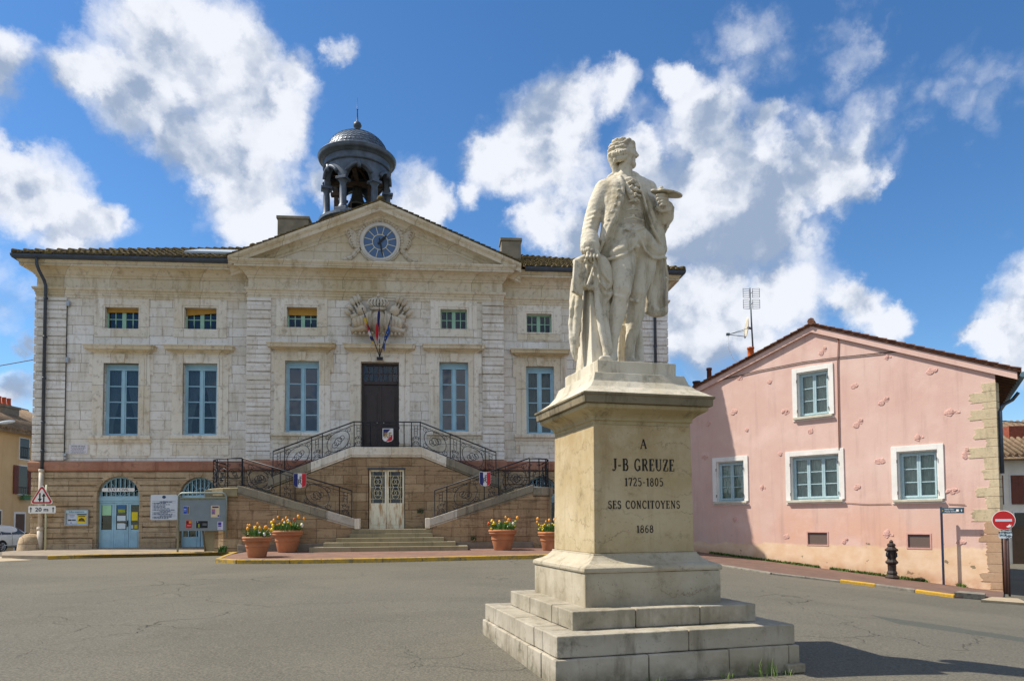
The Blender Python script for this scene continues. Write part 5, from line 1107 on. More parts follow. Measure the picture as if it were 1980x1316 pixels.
# bits of bare stone left showing in the render
STONEP = simple('bare_stone', '#d3aa9e', .95, .25, 14, h2='#b78d80', bump=.02)
sts = [(4.9, 7.16, .26, .22), (2.87, 6.62, .2, .15), (1.67, 5.95, .36, .2), (8.07, 6.73, .3, .2), (6.8, 6.41, .24, .16), (3.94, 5.87, .27, .2), (3.01, 5.23, .32, .2), (1.14, 4.68, .42, .2), (8.3, 5.46, .3, .22), (6.3, 5.25, .26, .2), (7.73, 4.79, .2, .14), (5.41, 4.55, .2, .24), (3.81, 4.61, .3, .24), (2.05, 4.01, .26, .2), (9.36, 5.13, .25, .2), (9.55, 3.88, .24, .2), (6.47, 3.83, .2, .17), (3.22, 3.39, .36, .24), (.79, 3.42, .2, .28), (7.19, 2.68, .2, .18), (3.94, 2.53, .24, .18), (1.22, 2.31, .36, .17), (8.28, 1.53, .22, .2), (6.37, .96, .24, .2), (4.33, .81, .18, .17), (3.01, 1.07, .3, .24), (1.04, .82, .3, .14)]
rr = random.Random(21); MESHES = []
for v in range(6):
    b = MB(); n = 7
    for i in range(4):
        cx, cz = rr.uniform(-.28, .28), rr.uniform(-.25, .25); r = rr.uniform(.18, .36); rg = []
        P = [(cx+r*rr.uniform(.7, 1.1)*math.cos(2*PI*q/n), cz+r*rr.uniform(.6, 1.0)*math.sin(2*PI*q/n)) for q in range(n)]; hgt = rr.uniform(.004, .012)
        A = [b.bm.verts.new((x, -.01, z)) for x, z in P]; B2 = [b.bm.verts.new((cx+(x-cx)*.75, hgt+rr.uniform(-.006, .006), cz+(z-cz)*.75)) for x, z in P]
        for q in range(n): b.bm.faces.new((A[q], A[(q+1) % n], B2[(q+1) % n], B2[q]))
        b.bm.faces.new(B2)
    bmesh.ops.recalc_face_normals(b.bm, faces=b.bm.faces); me = bpy.data.meshes.new('exposed_stone'); b.bm.to_mesh(me); b.bm.free(); me.materials.append(STONEP); MESHES.append(me)
for i, (t, z, w_, h_) in enumerate(sts):
    o = bpy.data.objects.new('exposed_stone', MESHES[i % 6]); COL.objects.link(o); o.parent = pink; o.location = (t, .004, z); o.scale = (w_*1.3, 1.3, h_*1.6); o.rotation_euler = (0, rr.uniform(-.25, .25), 0)
# corner quoins
QP = ashlar('yellow_quoin', '#cbbd9f', '#bba98a', '#ad9c7c', bw=9, rh=9, mortar=0, stain='#7d7560', stain_amt=.75, dark='#6b6450'); QP2 = ashlar('brown_quoin', '#b39a80', '#a5886c', '#ad8060', bw=9, rh=9, mortar=0, stain='#7a5a44', stain_amt=.6)
z = -1.1; k = 0
while z < 5.35:
    hh = rr.uniform(.18, .38); L = rr.uniform(.42, .80) if k % 2 else rr.uniform(.26, .42); b = MB()
    P = [(-.012, z+.005)] + [(L*rr.uniform(.80, 1), z+.005+(hh-.01)*q/6) for q in range(7)] + [(-.012, z+hh-.005)]
    b.xz(P, -.3, .012+rr.uniform(-.004, .006)); b.obj('quoin_stone', QP2 if z < 1.15 else QP, pink, bevel=.008); z += hh; k += 1
# roof
ov = .16
def roofslab(ta, za, tb, zb, name):
    b = MB(); F_ = lambda t, z, d: (t+DL_.x*d, DL_.y*d, z); q = []
    for d in (-ov, 9.3):
        q.append([F_(ta, za+.04, d), F_(tb, zb+.04, d), F_(tb, zb+.11, d), F_(ta, za+.11, d)])
    b.hexa([q[0][0], q[0][1], q[1][1], q[1][0], q[0][3], q[0][2], q[1][2], q[1][3]])
    n = 22
    for i in range(n):                                                  # rows of flat clay tiles, visible along the verge
        s0, s1 = i/n, (i+1.12)/n; t0, t1, z0, z1 = ta+(tb-ta)*s0, ta+(tb-ta)*s1, za+(zb-za)*s0+.12, za+(zb-za)*s1+.12
        zj = rr.uniform(-.008, .008); b.hexa([F_(t0, z0+zj, -ov-.05), F_(t1, z1-.02, -ov-.05), F_(t1, z1-.02, 9.3), F_(t0, z0+zj, 9.3), F_(t0, z0+.035+zj, -ov-.05), F_(t1, z1+.005, -ov-.05), F_(t1, z1+.005, 9.3), F_(t0, z0+.035+zj, 9.3)])
    return b.obj(name, ROOF2, pink)
roofslab(-.62, zl(0)-.425*.62, AP, zl(AP), 'roof_slope'); roofslab(LE+.4, zl(LE)-.325*.4, AP, zl(AP), 'roof_slope')
b = MB()
for k in range(24): d = -ov-.06+k*.40; b.tube([(AP+DL_.x*d, DL_.y*d, zl(AP)+.17), (AP+DL_.x*(d+.44), DL_.y*(d+.44), zl(AP)+.15)], [.12, .10], 8)
b.obj('ridge_tiles', ROOF2, pink)
b = MB()                                                                # rendered verge band and its shadow joint
for ta, tb in ((-.55, AP), (LE+.35, AP)):
    z0, z1 = (zl(0)-.425*.55, zl(AP)) if ta < 1 else (zl(LE)-.325*.35, zl(AP))
    b.hexa([(ta, -.02, z0-.17), (tb, -.02, z1-.17), (tb, .10, z1-.17), (ta, .10, z0-.17), (ta, -.02, z0+.035), (tb, -.02, z1+.035), (tb, .10, z1+.035), (ta, .10, z0+.035)])
b.obj('verge_band', PINK, pink)
b = MB()
for k in range(20): d = .2+k*.46; b.hexa([(-.6+DL_.x*d, DL_.y*d, zl(-.6)-.10), (.02+DL_.x*d, DL_.y*d, zl(0)-.10), (.02+DL_.x*d, DL_.y*d-.09, zl(0)-.10), (-.6+DL_.x*d, DL_.y*d-.09, zl(-.6)-.10), (-.6+DL_.x*d, DL_.y*d, zl(-.6)+.035), (.02+DL_.x*d, DL_.y*d, zl(0)+.035), (.02+DL_.x*d, DL_.y*d-.09, zl(0)+.035), (-.6+DL_.x*d, DL_.y*d-.09, zl(-.6)+.035)])
b.obj('rafters', simple('rafter_wood', '#6d5442', .85, .2, 5), pink)
b = MB(); g0 = [(-.66+DL_.x*d, DL_.y*d, zl(0)-.425*.62-.03) for d in (-ov, 9.3)]; b.tube(g0, .075, 10); b.obj('gutter', simple('zinc_gutter', '#6d8791', .4, .1, 4, metal=.4), pink)
b = MB(); b.tube([(-.66+DL_.x*1.2, DL_.y*1.2, 5.2), (-.5+DL_.x*1.2, DL_.y*1.2, 5.0), (-.12+DL_.x*.6, DL_.y*.6, 4.75), (-.07, -.10, 4.55), (-.07, -.10, 2.8)], .05, 8); b.obj('downpipe', DZINC, pink)
b = MB(); b.tube([(-.07, -.06, 1.35), (-.07, -.06, -1.1)], .055, 8); b.obj('pipe_guard', simple('brown_pipe', '#4d2f26', .6, .15, 5), pink)
for nm, pts, r, c in (('cable', [(8.93, .03, 6.74), (7.18, .03, 6.86), (5.59, .03, 6.90), (4.42, .03, 6.86), (2.35, .03, 6.72)], .016, '#2e2422'), ('conduit', [(4.36, .03, 7.72), (4.42, .03, 6.6), (4.43, .03, 5.4), (4.44, .03, 3.8)], .017, '#8d5a48'), ('wall_wire', [(4.29, .02, 2.06), (3.6, .02, 2.0), (2.9, .02, 2.0)], .009, '#7a5a50'), ('wall_wire', [(1.3, .02, 1.97), (.85, .02, 1.93)], .009, '#7a5a50')):
    MB().tube(pts, r, 6).obj(nm, simple(nm+'_mat', c, .6, .1, 8), pink)
def clay_pot(x, y, z0, z1, r, label, capc=None):
    t = thing('chimney_pot', label, 'chimney pot', (x, y, z0)); h_ = z1-z0
    MB().lathe([(r*1.15, 0), (r*1.15, h_*.15), (r, h_*.2), (r*.92, h_*.85), (r*1.12, h_*.88), (r*1.12, h_), (r*.8, h_)], n=12).obj('pot', simple('pot_'+(capc or 'c').strip('#'), capc or '#b5562e', .8, .15, 6), t); MB().box(-r*2.2, r*2.2, -r*2, r*2, -.5, -.0).obj('stack', simple('dark_stack', '#4a3d36', .9, .2, 4), t)
clay_pot(9.6, 28.75, 7.85, 8.4, .13, 'orange clay chimney pot at the foot of the aerial mast', '#c0602a'); clay_pot(8.68, 31.5, 7.4, 8.15, .11, 'slim reddish brown chimney pot on the left roof slope of the pink house', '#6d3a2c'); clay_pot(8.09, 31.4, 7.0, 7.55, .16, 'short dark chimney pot at the far left end of the pink roof', '#54423c')
# aerial mast
am = thing('aerial_mast', 'rooftop mast with satellite dish and two mesh aerials', 'antenna', (9.72, 28.75, 7.78)); am.scale = (1.065,)*3; STEEL = simple('mast_steel', '#5d6870', .5, .2, 6, metal=.4)
MB().tube([(0, 0, -.2), (-.06, 0, 1.6), (-.09, 0, 2.85)], [.035, .03, .025], 8).obj('mast', STEEL, am)
for nm, zc in (('mesh_aerial', 2.62), ('mesh_aerial', 2.20)):
    b = MB()
    for sx in (-1, 1):
        for q in range(6): b.tube([(-.08+sx*.04, -.06-.02*sx, zc-.17+.068*q), (-.08+sx*.31, -.12, zc-.17+.068*q)], .008, 4)
        b.tube([(-.08+sx*.31, -.12, zc-.17), (-.08+sx*.31, -.12, zc+.17)], .009, 4); b.tube([(-.08+sx*.06, -.07, zc-.17), (-.08+sx*.06, -.07, zc+.17)], .009, 4)
    b.tube([(-.08, -.02, zc), (-.08, -.28, zc)], .012, 5); b.obj(nm, STEEL, am)
b = MB(); M0 = Matrix.Translation((-.27, -.06, 1.32)) @ Matrix.Rotation(math.radians(-84), 4, 'Y') @ Matrix.Rotation(math.radians(-8), 4, 'X')
b.lathe([(.0, -.07), (.15, -.06), (.3, -.03), (.40, 0), (.41, .01), (.3, -.015), (.15, -.045), (0, -.055)], n=24); bmesh.ops.transform(b.bm, matrix=M0, verts=b.bm.verts); b.obj('dish', simple('cream_dish', '#d2c9b3', .5, .06, 5), am)
b = MB(); b.tube([(-.05, 0, 1.3), (-.22, -.05, 1.32)], .045, 6); b.tube([(-.30, -.06, .98), (-.98, -.12, 1.05)], .014, 5); b.tube([(-.3, -.2, 1.25), (-.95, -.12, 1.06)], .010, 5); b.tube([(-.3, .15, 1.25), (-.95, -.12, 1.06)], .010, 5); b.box(-1.05, -.93, -.16, -.08, 1.01, 1.10); b.obj('dish_arm', STEEL, am)
MB().tube([(-.98, -.12, 1.0), (-1.0, -.1, .6), (-.8, -.05, .15), (-.5, 0, -.05)], .008, 4).obj('dish_cable', WHITE, am)
# pavement and kerbs in front of the pink house
KP = [(5.2, 25.2), (5.7, 23.9), (6.39, 22.67), (7.46, 20.9), (9.1, 20.2), (9.85, 19.75), (10.55, 19.05), (11.2, 18.45)]
base = [P2W(t, .0)[:2] for t in (-.02, 10.25)]
drape(KP[::-1] + [base[1], base[0], (13.2, 19.6), (12.3, 18.9)], .05, 'pavement', simple('worn_red_pavement', '#6d5448', .92, .2, 3, bump=.006, h2='#59463d'))
kerb(KP[:5], 'kerb', KG, h=.06); kerb(KP[4:6], 'kerb', KY2, h=.09); kerb(KP[5:7], 'kerb', KG, h=.09); kerb(KP[6:8], 'kerb', KY2, h=.09)
drape([(11.25, 18.55), (12.05, 18.6), (12.6, 19.4), (11.9, 19.35)], .14, 'step_slab', KG, .3); drape([(11.5, 17.9), (12.9, 18.2), (13.6, 19.6), (12.7, 19.3)], .06, 'corner_slab', simple('worn_slab', '#a8987d', .9, .15, 4), .3)
b = MB(); rr = random.Random(77)                                        # moss and small weeds along the foot of the wall
for k in range(2600):
    t = rr.uniform(.9, 9.6); 
    if mnoise.noise((t*1.1, 3.3, 0)) < -.12: continue
    x, y, _ = P2W(t, .02+abs(rr.gauss(0, .05))); z = GZ(x, y)+.045; hh = rr.uniform(.03, .11); a = rr.uniform(0, 6.3); dx, dy = .02*math.cos(a), .02*math.sin(a); lx_, ly_ = rr.uniform(-.05, .05), rr.uniform(-.05, .05)
    b.f([(x-dx, y-dy, z), (x+dx, y+dy, z), (x+lx_+dx*.4, y+ly_+dy*.4, z+hh), (x+lx_-dx*.4, y+ly_-dy*.4, z+hh)])
o = b.obj('moss', simple('moss_green', '#4a6a24', .8, .3, 7, h2='#6d7f35'), recalc=False); o['kind'] = 'stuff'; tag(o, 'green moss and tiny weeds along the foot of the pink wall', 'moss')
# iron bollard
bx, by, _ = P2W(2.7, .62); bz = GZ(bx, by)+.05; bo = thing('iron_bollard', 'ornate black cast iron bollard on the pavement by the pink wall', 'bollard', (bx, by, bz)); bo.scale = (1.08,)*3
MB().lathe([(.19, 0), (.2, .05), (.15, .09), (.13, .13), (.15, .17), (.115, .24), (.12, .42), (.17, .46), (.18, .5), (.14, .54), (.12, .58), (.13, .80), (.18, .83), (.185, .87), (.13, .91), (.10, .95), (.12, .99), (.11, 1.03), (.05, 1.07), (.06, 1.10), (.035, 1.14), (0, 1.16)], n=10, smooth=False).obj('post', simple('rusty_black_iron', '#2a211d', .6, .4, 14, h2='#4a2f22', bump=.006), bo)
for k in range(4):
    a = k*PI/2+.4; MB().tube([(.1*math.cos(a), .1*math.sin(a), .62), (.17*math.cos(a), .17*math.sin(a), .68), (.16*math.cos(a), .16*math.sin(a), .76), (.1*math.cos(a), .1*math.sin(a), .8)], .03, 6).obj('bracket', IRON, bo)
# direction sign
sx_, sy_, _ = P2W(1.40, .30); sz_ = GZ(sx_, sy_)+.05; ds = thing('direction_sign', 'dark blue finger sign on a slim post reading Hôtel Dieu and Musée Greuze', 'sign', (sx_, sy_, sz_), PRZ+PI)
NAVY = simple('navy_metal', '#1d2c48', .4, .1, 6); TEAL = simple('teal_board', '#24475a', .45, .06, 5); ht = 1.86-sz_
MB().box(-.03, .03, -.02, .03, -.2, ht+.03).obj('post', NAVY, ds, bevel=.005); bd = MB().box(.0, .64, -.05, -.025, ht-.17, ht).obj('board', TEAL, ds, bevel=.003)
text('lettering', 'Hôtel Dieu', .058, WHITE, bd, at(.11, -.052, ht-.05), align='LEFT'); text('lettering', 'Musée Greuze', .058, WHITE, bd, at(.11, -.052, ht-.115), align='LEFT')
b = MB(); b.box(.43, .50, -.054, -.051, ht-.12, ht-.05); b.obj('pictogram', WHITE, bd); b = MB(); arrow(b, .575, ht-.125, ht-.05, .018, -.054); b.obj('arrow', WHITE, bd)
b = MB(); b.xz([(.055+.025*math.cos(k*PI/4)*(1 if k % 2 else .5), ht-.085+.03*math.sin(k*PI/4)*(1 if k % 2 else .5)) for k in range(8)], -.054, -.051); b.obj('emblem', GOLD, bd)
# no entry sign at the corner
nx, ny = 14.2, 20.95; ne = thing('no_entry_sign', 'round red no entry sign with INTERDIT SAUF plate at the pink house corner', 'road sign', (nx, ny, 1.47), -math.atan2(nx, ny))
def circ(r, n=40): return [(r*math.cos(2*PI*k/n), r*math.sin(2*PI*k/n)) for k in range(n)]
MB().xz(circ(.285), -.02, 0).obj('disc', WHITE, ne); MB().xz(circ(.268), -.025, -.0205).obj('red_face', RED, ne); MB().box(-.20, .20, -.029, -.0255, -.035, .035).obj('white_bar', simple('pale_bar', '#b9c9d6', .4, .04, 5), ne)
MB().xz([(.05, -.18), (.10, -.16), (.14, -.11), (.15, -.15), (.18, -.12), (.17, -.19), (.10, -.21)], -.029, -.0255).obj('sticker', WHITE, ne)
pt = MB().xz(rrect(-.13, .19, -.52, -.31, .03), -.02, 0).obj('plate', simple('pale_plate', '#b9ccd6', .45, .06, 5), ne); text('lettering', 'INTERDIT', .075, BLACK, pt, at(.03, -.023, -.355), sx=1.02, bold=.002); text('lettering', 'SAUF', .075, BLACK, pt, at(-.03, -.023, -.43), bold=.002)
b = MB()
for cx in (.075, .155): b.tube([(cx+.033*math.cos(t), -.022, -.475+.033*math.sin(t)) for t in np.linspace(0, 2*PI, 13)], .005, 4)
b.tube([(.075, -.022, -.475), (.10, -.022, -.43), (.14, -.022, -.43), (.155, -.022, -.475)], .005, 4); b.tube([(.14, -.022, -.43), (.115, -.022, -.475), (.10, -.022, -.43)], .005, 4); b.obj('bicycle_symbol', BLACK, pt)
MB().tube([(.08, .03, .2), (.08, .03, -2.4)], .03, 8).obj('post', simple('brown_post', '#4a3430', .6, .15, 5), ne)
# ------------------------------------------------------------------ white houses beyond on the right
def house_win(b_, p, u, z, w_, h_, y, shc, open_=True):
    fr = MB(); fr.box(u-w_/2-.07, u+w_/2+.07, y-.03, y+.05, z-.07, z+h_+.07); f = fr.obj('window', WFR, p); MB().box(u-w_/2, u+w_/2, y-.036, y-.031, z, z+h_).obj('pane', simple('dark_pane', '#33302e', .2, .1, 3), f)
    if shc:
        for s_ in (-1, 1):
            a = u+s_*(w_*.5+.02) if open_ else u; sh = MB(); e = s_*w_*.5; sh.box(a, a+e, y-.075, y-.035, z-.02, z+h_+.02)
            for q in range(9): zz = z+.06+(h_-.1)*q/9; sh.box(a+e*.12, a+e*.88, y-.088, y-.076, zz, zz+h_*.06)
            sh.obj('shutter', shc, f)
BRSH = simple('brown_shutter', '#6d3a2c', .7, .15, 5); ORSH = simple('orange_shutter', '#b0702c', .7, .15, 5); WALLW = simple('white_render', '#e3ddcf', .9, .08, 1.5, h2='#cdc5b3')
wh = thing('white_house', 'white rendered house with brown shutters beyond the street corner', 'house', (25.6, 37.2, -.9), -.12)
MB().box(-3.2, 9, 0, 8, -1, 5.55).obj('wall', WALLW, wh)
rf = MB(); rf.prism([(-.55, 5.35), (4, 7.6), (8.5, 5.35), (8.5, 5.5), (4, 7.78), (-.55, 5.5)], lambda a, c: (-3.5, a, c), lambda a, c: (9.3, a, c)); rf.tube([(-3.5, -.6, 5.38), (9.3, -.6, 5.38)], .08, 8)
n = 40
for k in range(n): u = -3.4+12.6*k/n; rf.tube([(u, -.58, 5.55), (u, 4, 7.82)], .1, 6)
rf = rf.obj('roof', ROOF3, wh)
MB().box(.9, 1.7, 1.6, 2.4, 5.8, 7.3).obj('chimney', simple('red_brick', '#8d4a36', .9, .25, 8), rf)
for u, c in ((-.65, BRSH), (.35, BRSH), (1.75, BRSH), (3.6, BRSH)): house_win(None, wh, u, 3.1, .62 if u < 1 else .8, 1.45, 0, c, u > 1)
for u, c in ((-.75, ORSH), (.45, ORSH), (1.95, BRSH), (3.8, BRSH)): house_win(None, wh, u, .35+1.35*(u < 1)*0+1.0, .6, 1.3, 0, c if u > 1 else None)
for u in (-.6, .4, 1.6): dd_ = MB().box(u-.38, u+.38, -.05, .02, 0, 1.95).obj('door', simple('old_door', '#5f4a38', .8, .2, 4), wh); MB().box(u-.46, u+.46, -.03, .02, 1.95, 2.1).obj('lintel', SILL, dd_)
cw = MB().tube([(16.8, 25.0, 4.9), (20, 27, 5.0), (30, 33, 5.9)], .018, 5).obj('overhead_cable', BLACK); tag(cw, 'thin overhead cable leaving the right eave of the pink house', 'cable')
# ------------------------------------------------------------------ ochre house, lamp and car at the left edge
oh = thing('ochre_house', 'ochre rendered house with dark brown shutters across the side street', 'house', (-30, 36, 0), PI/2)
s = NT('ochre_render'); k = s.mix(s.rng(s.noise(.6, 6, .6), .35, .65), hexc('#dcbb8e'), hexc('#cfad80')); k = s.mix(s.math('MULTIPLY', s.rng(s.noise(1, 6, .65, s.scl(s.P, (2.5, 2.5, .35))), .52, .75), .4), k, hexc('#b08a5c')); s.col(k); s.set(.92, 0, .2); s.bump(s.noise(25, 5), .01, .5)
MB().box(-8, 15, 0, 9, -.6, 7.05).obj('wall', s.m, oh)
rf = MB(); rf.prism([(-.55, 6.92), (4.5, 9.3), (9.5, 6.92), (9.5, 7.08), (4.5, 9.48), (-.55, 7.08)], lambda a, c: (-8.3, a, c), lambda a, c: (15.3, a, c))
for k in range(100): u = -8.2+23.4*k/100; rf.tube([(u, -.6, 7.12), (u, 2, 8.34), (u, 4.5, 9.52)], .095, 6)
rf = rf.obj('roof', ROOF3, oh); MB().tube([(-8.3, 4.5, 9.52), (15.3, 4.5, 9.52)], .13, 8).obj('ridge', ROOF3, rf)
cm = MB().box(9.6, 11.1, 2.2, 3.2, 7.8, 8.95).box(9.52, 11.18, 2.12, 3.28, 8.95, 9.1).obj('chimney', simple('grey_chimney', '#857a6a', .9, .2, 3), oh)
for q, u in enumerate((9.9, 10.35, 10.8)): MB().lathe([(.16, 0), (.17, .1), (.13, .15), (.12, .5), (.15, .54), (.12, .56)], (u, 2.7, 9.1), 12).obj('chimney_pot', simple('orange_pot', '#b5522e', .8, .1, 5), cm)
house_win(None, oh, 8.4, 5.5, .84, 1.25, 0, None); house_win(None, oh, 8.3, 3.35, .84, 1.7, 0, BRSH)
house_win(None, oh, 6.1, .9, .8, 1.4, 0, None); house_win(None, oh, 5.4, 5.5, .84, 1.25, 0, None)
d_ = MB().box(7.6, 8.65, -.035, .03, -.3, 2.25).obj('door_surround', WFR, oh); MB().box(7.72, 8.53, -.045, -.036, -.3, 2.13).obj('door', simple('brown_door', '#5f4434', .7, .2, 4), d_)
gr_ = MB()
for q in range(5): gr_.tube([(8.0+.18*q, -.12, 5.5), (8.0+.18*q, -.12, 6.2)], .012, 4)
gr_.tube([(7.95, -.12, 6.2), (8.8, -.12, 6.2)], .014, 4); gr_.tube([(7.95, -.12, 5.6), (8.8, -.12, 5.6)], .014, 4); gr_.obj('window_guard', IRON, oh)
gr_ = MB()
for q in range(6): gr_.tube([(7.9+.16*q, -.14, 3.32), (7.9+.16*q, -.14, 3.75)], .012, 4)
gr_.tube([(7.85, -.14, 3.75), (8.75, -.14, 3.75)], .014, 4); gr_.obj('window_guard', IRON, oh)
fbx = thing('window_box', 'green plant trough under the shuttered window of the ochre house', 'planter', (-29.72, 44.3, 2.98), PI/2); MB().box(-.4, .4, -.12, .12, 0, .2).obj('trough', simple('green_trough', '#3d6a45', .6, .1, 5), fbx)
b = MB(); rr = random.Random(9)
for k in range(60): x, y = rr.uniform(-.38, .38), rr.uniform(-.1, .1); b.f([(x-.03, y, .18), (x+.03, y, .18), (x+rr.uniform(-.06, .06), y+rr.uniform(-.05, .05), .2+rr.uniform(.08, .22))])
b.obj('leaves', LEAF, fbx, recalc=False)
b = MB(); b.tube([(-29.98, 37.9, 6.6), (-29.2, 38.6, 6.9), (-28.2, 39.4, 7.05)], .035, 6); o = thing('street_lamp', 'grey cobra head street lamp fixed to the ochre house', 'street lamp', (0, 0, 0)); b.obj('arm', ALU, o)
b = MB(); b.ball((0, 0, 0), 1, .16, .45, .10, 14, 8); h_ = b.obj('lamp_head', simple('lamp_grey', '#c3ccd2', .35, .05, 4), o); h_.location = (-27.85, 39.7, 7.12); h_.rotation_euler = (math.radians(14), 0, math.radians(-40))
o.location = (0, 0, 0)
cw = MB().tube([(-29.6, 33.0, 8.9), (-24, 31.5, 8.2), (-18.4, 28.2, 8.05)], .02, 5).obj('overhead_cable', BLACK); tag(cw, 'thin overhead cable running to the left corner of the town hall', 'cable')
rp = MB().lathe([(.0, 0), (.2, 0), (.26, .35), (.22, .35), (0, .3)], n=14).obj('pot', TERRA); fp = thing('flower_tub', 'small tub of red flowers behind the left corner of the town hall', 'flower pot', (-19.05, 29.0, GZ(-19.05, 29.0))); rp.parent = fp
b = MB()
for k in range(90): a, r = rr.uniform(0, 6.3), rr.uniform(0, .22); x, y = r*math.cos(a), r*math.sin(a); b.f([(x-.03, y, .3), (x+.03, y, .3), (x+rr.uniform(-.15, .15), y+rr.uniform(-.15, .15), .4+rr.uniform(.1, .5))])
b.obj('leaves', LEAF, fp, recalc=False)
b = MB()
for k in range(16): a, r = rr.uniform(0, 6.3), rr.uniform(0, .28); b.ball((r*math.cos(a), r*math.sin(a), rr.uniform(.6, 1.05)), .05, u=6, v=4)
b.obj('red_blooms', simple('red_bloom', '#d9482a', .6, .2, 9), fp)
# parked car: hatchback lofted from cross sections
def car(loc, rz):
    t = thing('parked_car', 'silver white hatchback parked in the side street before the ochre house', 'car', loc, rz)
    PAINT = simple('silver_paint', '#d8d8d4', .25, .03, 2, metal=.0); CG = simple('car_glass', '#20262a', .06, .1, 2)
    # station: x, zlow, zbelt, zroof, half width low, belt, roof
    S = [(0.0, .38, .82, .95, .60, .66, .50), (.06, .30, .88, 1.12, .74, .76, .55), (.35, .26, .92, 1.40, .82, .83, .60), (.8, .25, .94, 1.50, .84, .845, .63), (1.5, .24, .94, 1.52, .845, .85, .64), (2.1, .24, .94, 1.46, .845, .85, .63), (2.6, .24, .94, 1.24, .845, .85, .62), (2.95, .25, .93, 1.0, .84, .84, .70), (3.4, .26, .86, .88, .82, .80, .66), (3.75, .30, .76, .77, .74, .70, .55), (3.9, .38, .62, .63, .58, .52, .40)]
    b = MB(); R_ = []
    for x, zl_, zb_, zr, wl_, wb, wr in S:
        pr = [(0, zl_), (wl_*.85, zl_), (wl_, zl_+.10), (wb+.01, (zl_+zb_)*.55), (wb, zb_-.06), (wb-.02, zb_), (wr+(wb-wr)*.35, zb_+(zr-zb_)*.62), (wr, zr-.05), (wr*.7, zr-.005), (0, zr+.012)]
        R_.append([b.bm.verts.new((x, y, z)) for y, z in pr] + [b.bm.verts.new((x, -y, z)) for y, z in pr[-2:0:-1]])
    m_ = len(R_[0])
    for i in range(len(R_)-1):
        for k in range(m_):
            q = b.bm.faces.new((R_[i][k], R_[i][(k+1) % m_], R_[i+1][(k+1) % m_], R_[i+1][k])); q.smooth = True
    b.bm.faces.new(R_[0]); b.bm.faces.new(R_[-1][::-1]); body = b.obj('body', PAINT, t); sd_ = body.modifiers.new('sub', 'SUBSURF'); sd_.levels = sd_.render_levels = 2
    for s_ in (-1, 1):
        y = lambda z, x=1.5: s_*(.862-.30*max(0, (z-.93)/.57))
        for P in ([(.42, 1.0), (.72, .99), (.74, 1.36), (.60, 1.30)], [(.78, .985), (1.52, .975), (1.50, 1.44), (.80, 1.40)], [(1.58, .975), (2.62, .985), (2.25, 1.28), (1.95, 1.40), (1.57, 1.44)]):
            g = MB(); n0 = [(x, y(z), z) for x, z in P]; n1 = [(x, y(z)-s_*.05, z) for x, z in P]; g.prism(list(range(len(P))), lambda a, c=0: None, None) if False else None
            A = [g.bm.verts.new(v) for v in n0]; B2 = [g.bm.verts.new(v) for v in n1]; g.bm.faces.new(A); g.bm.faces.new(B2[::-1])
            for q in range(len(A)): g.bm.faces.new((A[q], A[(q+1) % len(A)], B2[(q+1) % len(A)], B2[q]))
            g.obj('window', CG, t)
        for x in (.78, 3.12):
            w_ = MB(); w_.lathe([(.0, -.09), (.2, -.09), (.29, -.085), (.31, -.05), (.31, .05), (.29, .085), (.2, .09), (0, .09)], n=24); wh_ = w_.obj('wheel', simple('tyre', '#1a1a1b', .85, .1, 8), t); wh_.rotation_euler = (PI/2, 0, 0); wh_.location = (x, s_*.78, .31)
            r_ = MB()
            for k in range(8): a = 2*PI*k/8; r_.tube([(.04*math.cos(a), .04*math.sin(a), -s_*.10), (.2*math.cos(a+.1), .2*math.sin(a+.1), -s_*.10)], .022, 5)
            r_.lathe([(.19, -s_*.085), (.215, -s_*.10), (.22, -s_*.085)], n=24); r_.lathe([(0, -s_*.11), (.05, -s_*.105), (.06, -s_*.085)], n=12); r_.obj('rim', ALU, wh_)
            ar = MB(); ar.tube([(x+.36*math.cos(q), s_*.845, .31+.36*math.sin(q)) for q in np.linspace(-.1, PI+.1, 16)], .025, 5); ar.xz([(x+.345*math.cos(q), .31+.345*math.sin(q)) for q in np.linspace(-.25, PI+.25, 20)], s_*.80, s_*.858); ar.obj('wheel_arch', simple('arch_black', '#101011', .9, .1, 5), t)
        MB().box(1.25, 1.43, s_*.852, s_*.875, .86, .885).obj('door_handle', PAINT, t); MB().box(2.15, 2.33, s_*.852, s_*.875, .86, .885).obj('door_handle', PAINT, t)
        MB().ball((2.55, s_*.97, .98), 1, .10, .10, .075, 12, 8).obj('mirror', BLACK, t)
        MB().xz([(-.01, .72), (.30, .80), (.34, .90), (.04, .98)], s_*.70, s_*.838).obj('tail_light', simple('tail_red', '#b01418', .2, .1, 5), t)
        MB().xz([(3.45, .66), (3.80, .60), (3.76, .72), (3.45, .80)], s_*.66, s_*.80).obj('headlight', simple('headlight_clear', '#c9ced2', .1, .05, 5), t)
        MB().tube([(.9, s_*.866, .40), (2.8, s_*.866, .40)], .02, 5).obj('side_strip', PAINT, t)
        MB().tube([(1.545, s_*.866, .35), (1.545, s_*.868, .93)], .006, 4).obj('door_seam', BLACK, t)
    MB().box(-.012, .06, -.52, .52, 1.0, 1.02).obj('rear_window', CG, t); MB().box(-.03, .05, -.26, .26, .52, .63).obj('number_plate', WHITE, t)
    return t
car((-28.25, 38.2, GZ(-28.25, 39.8)), PI/2)
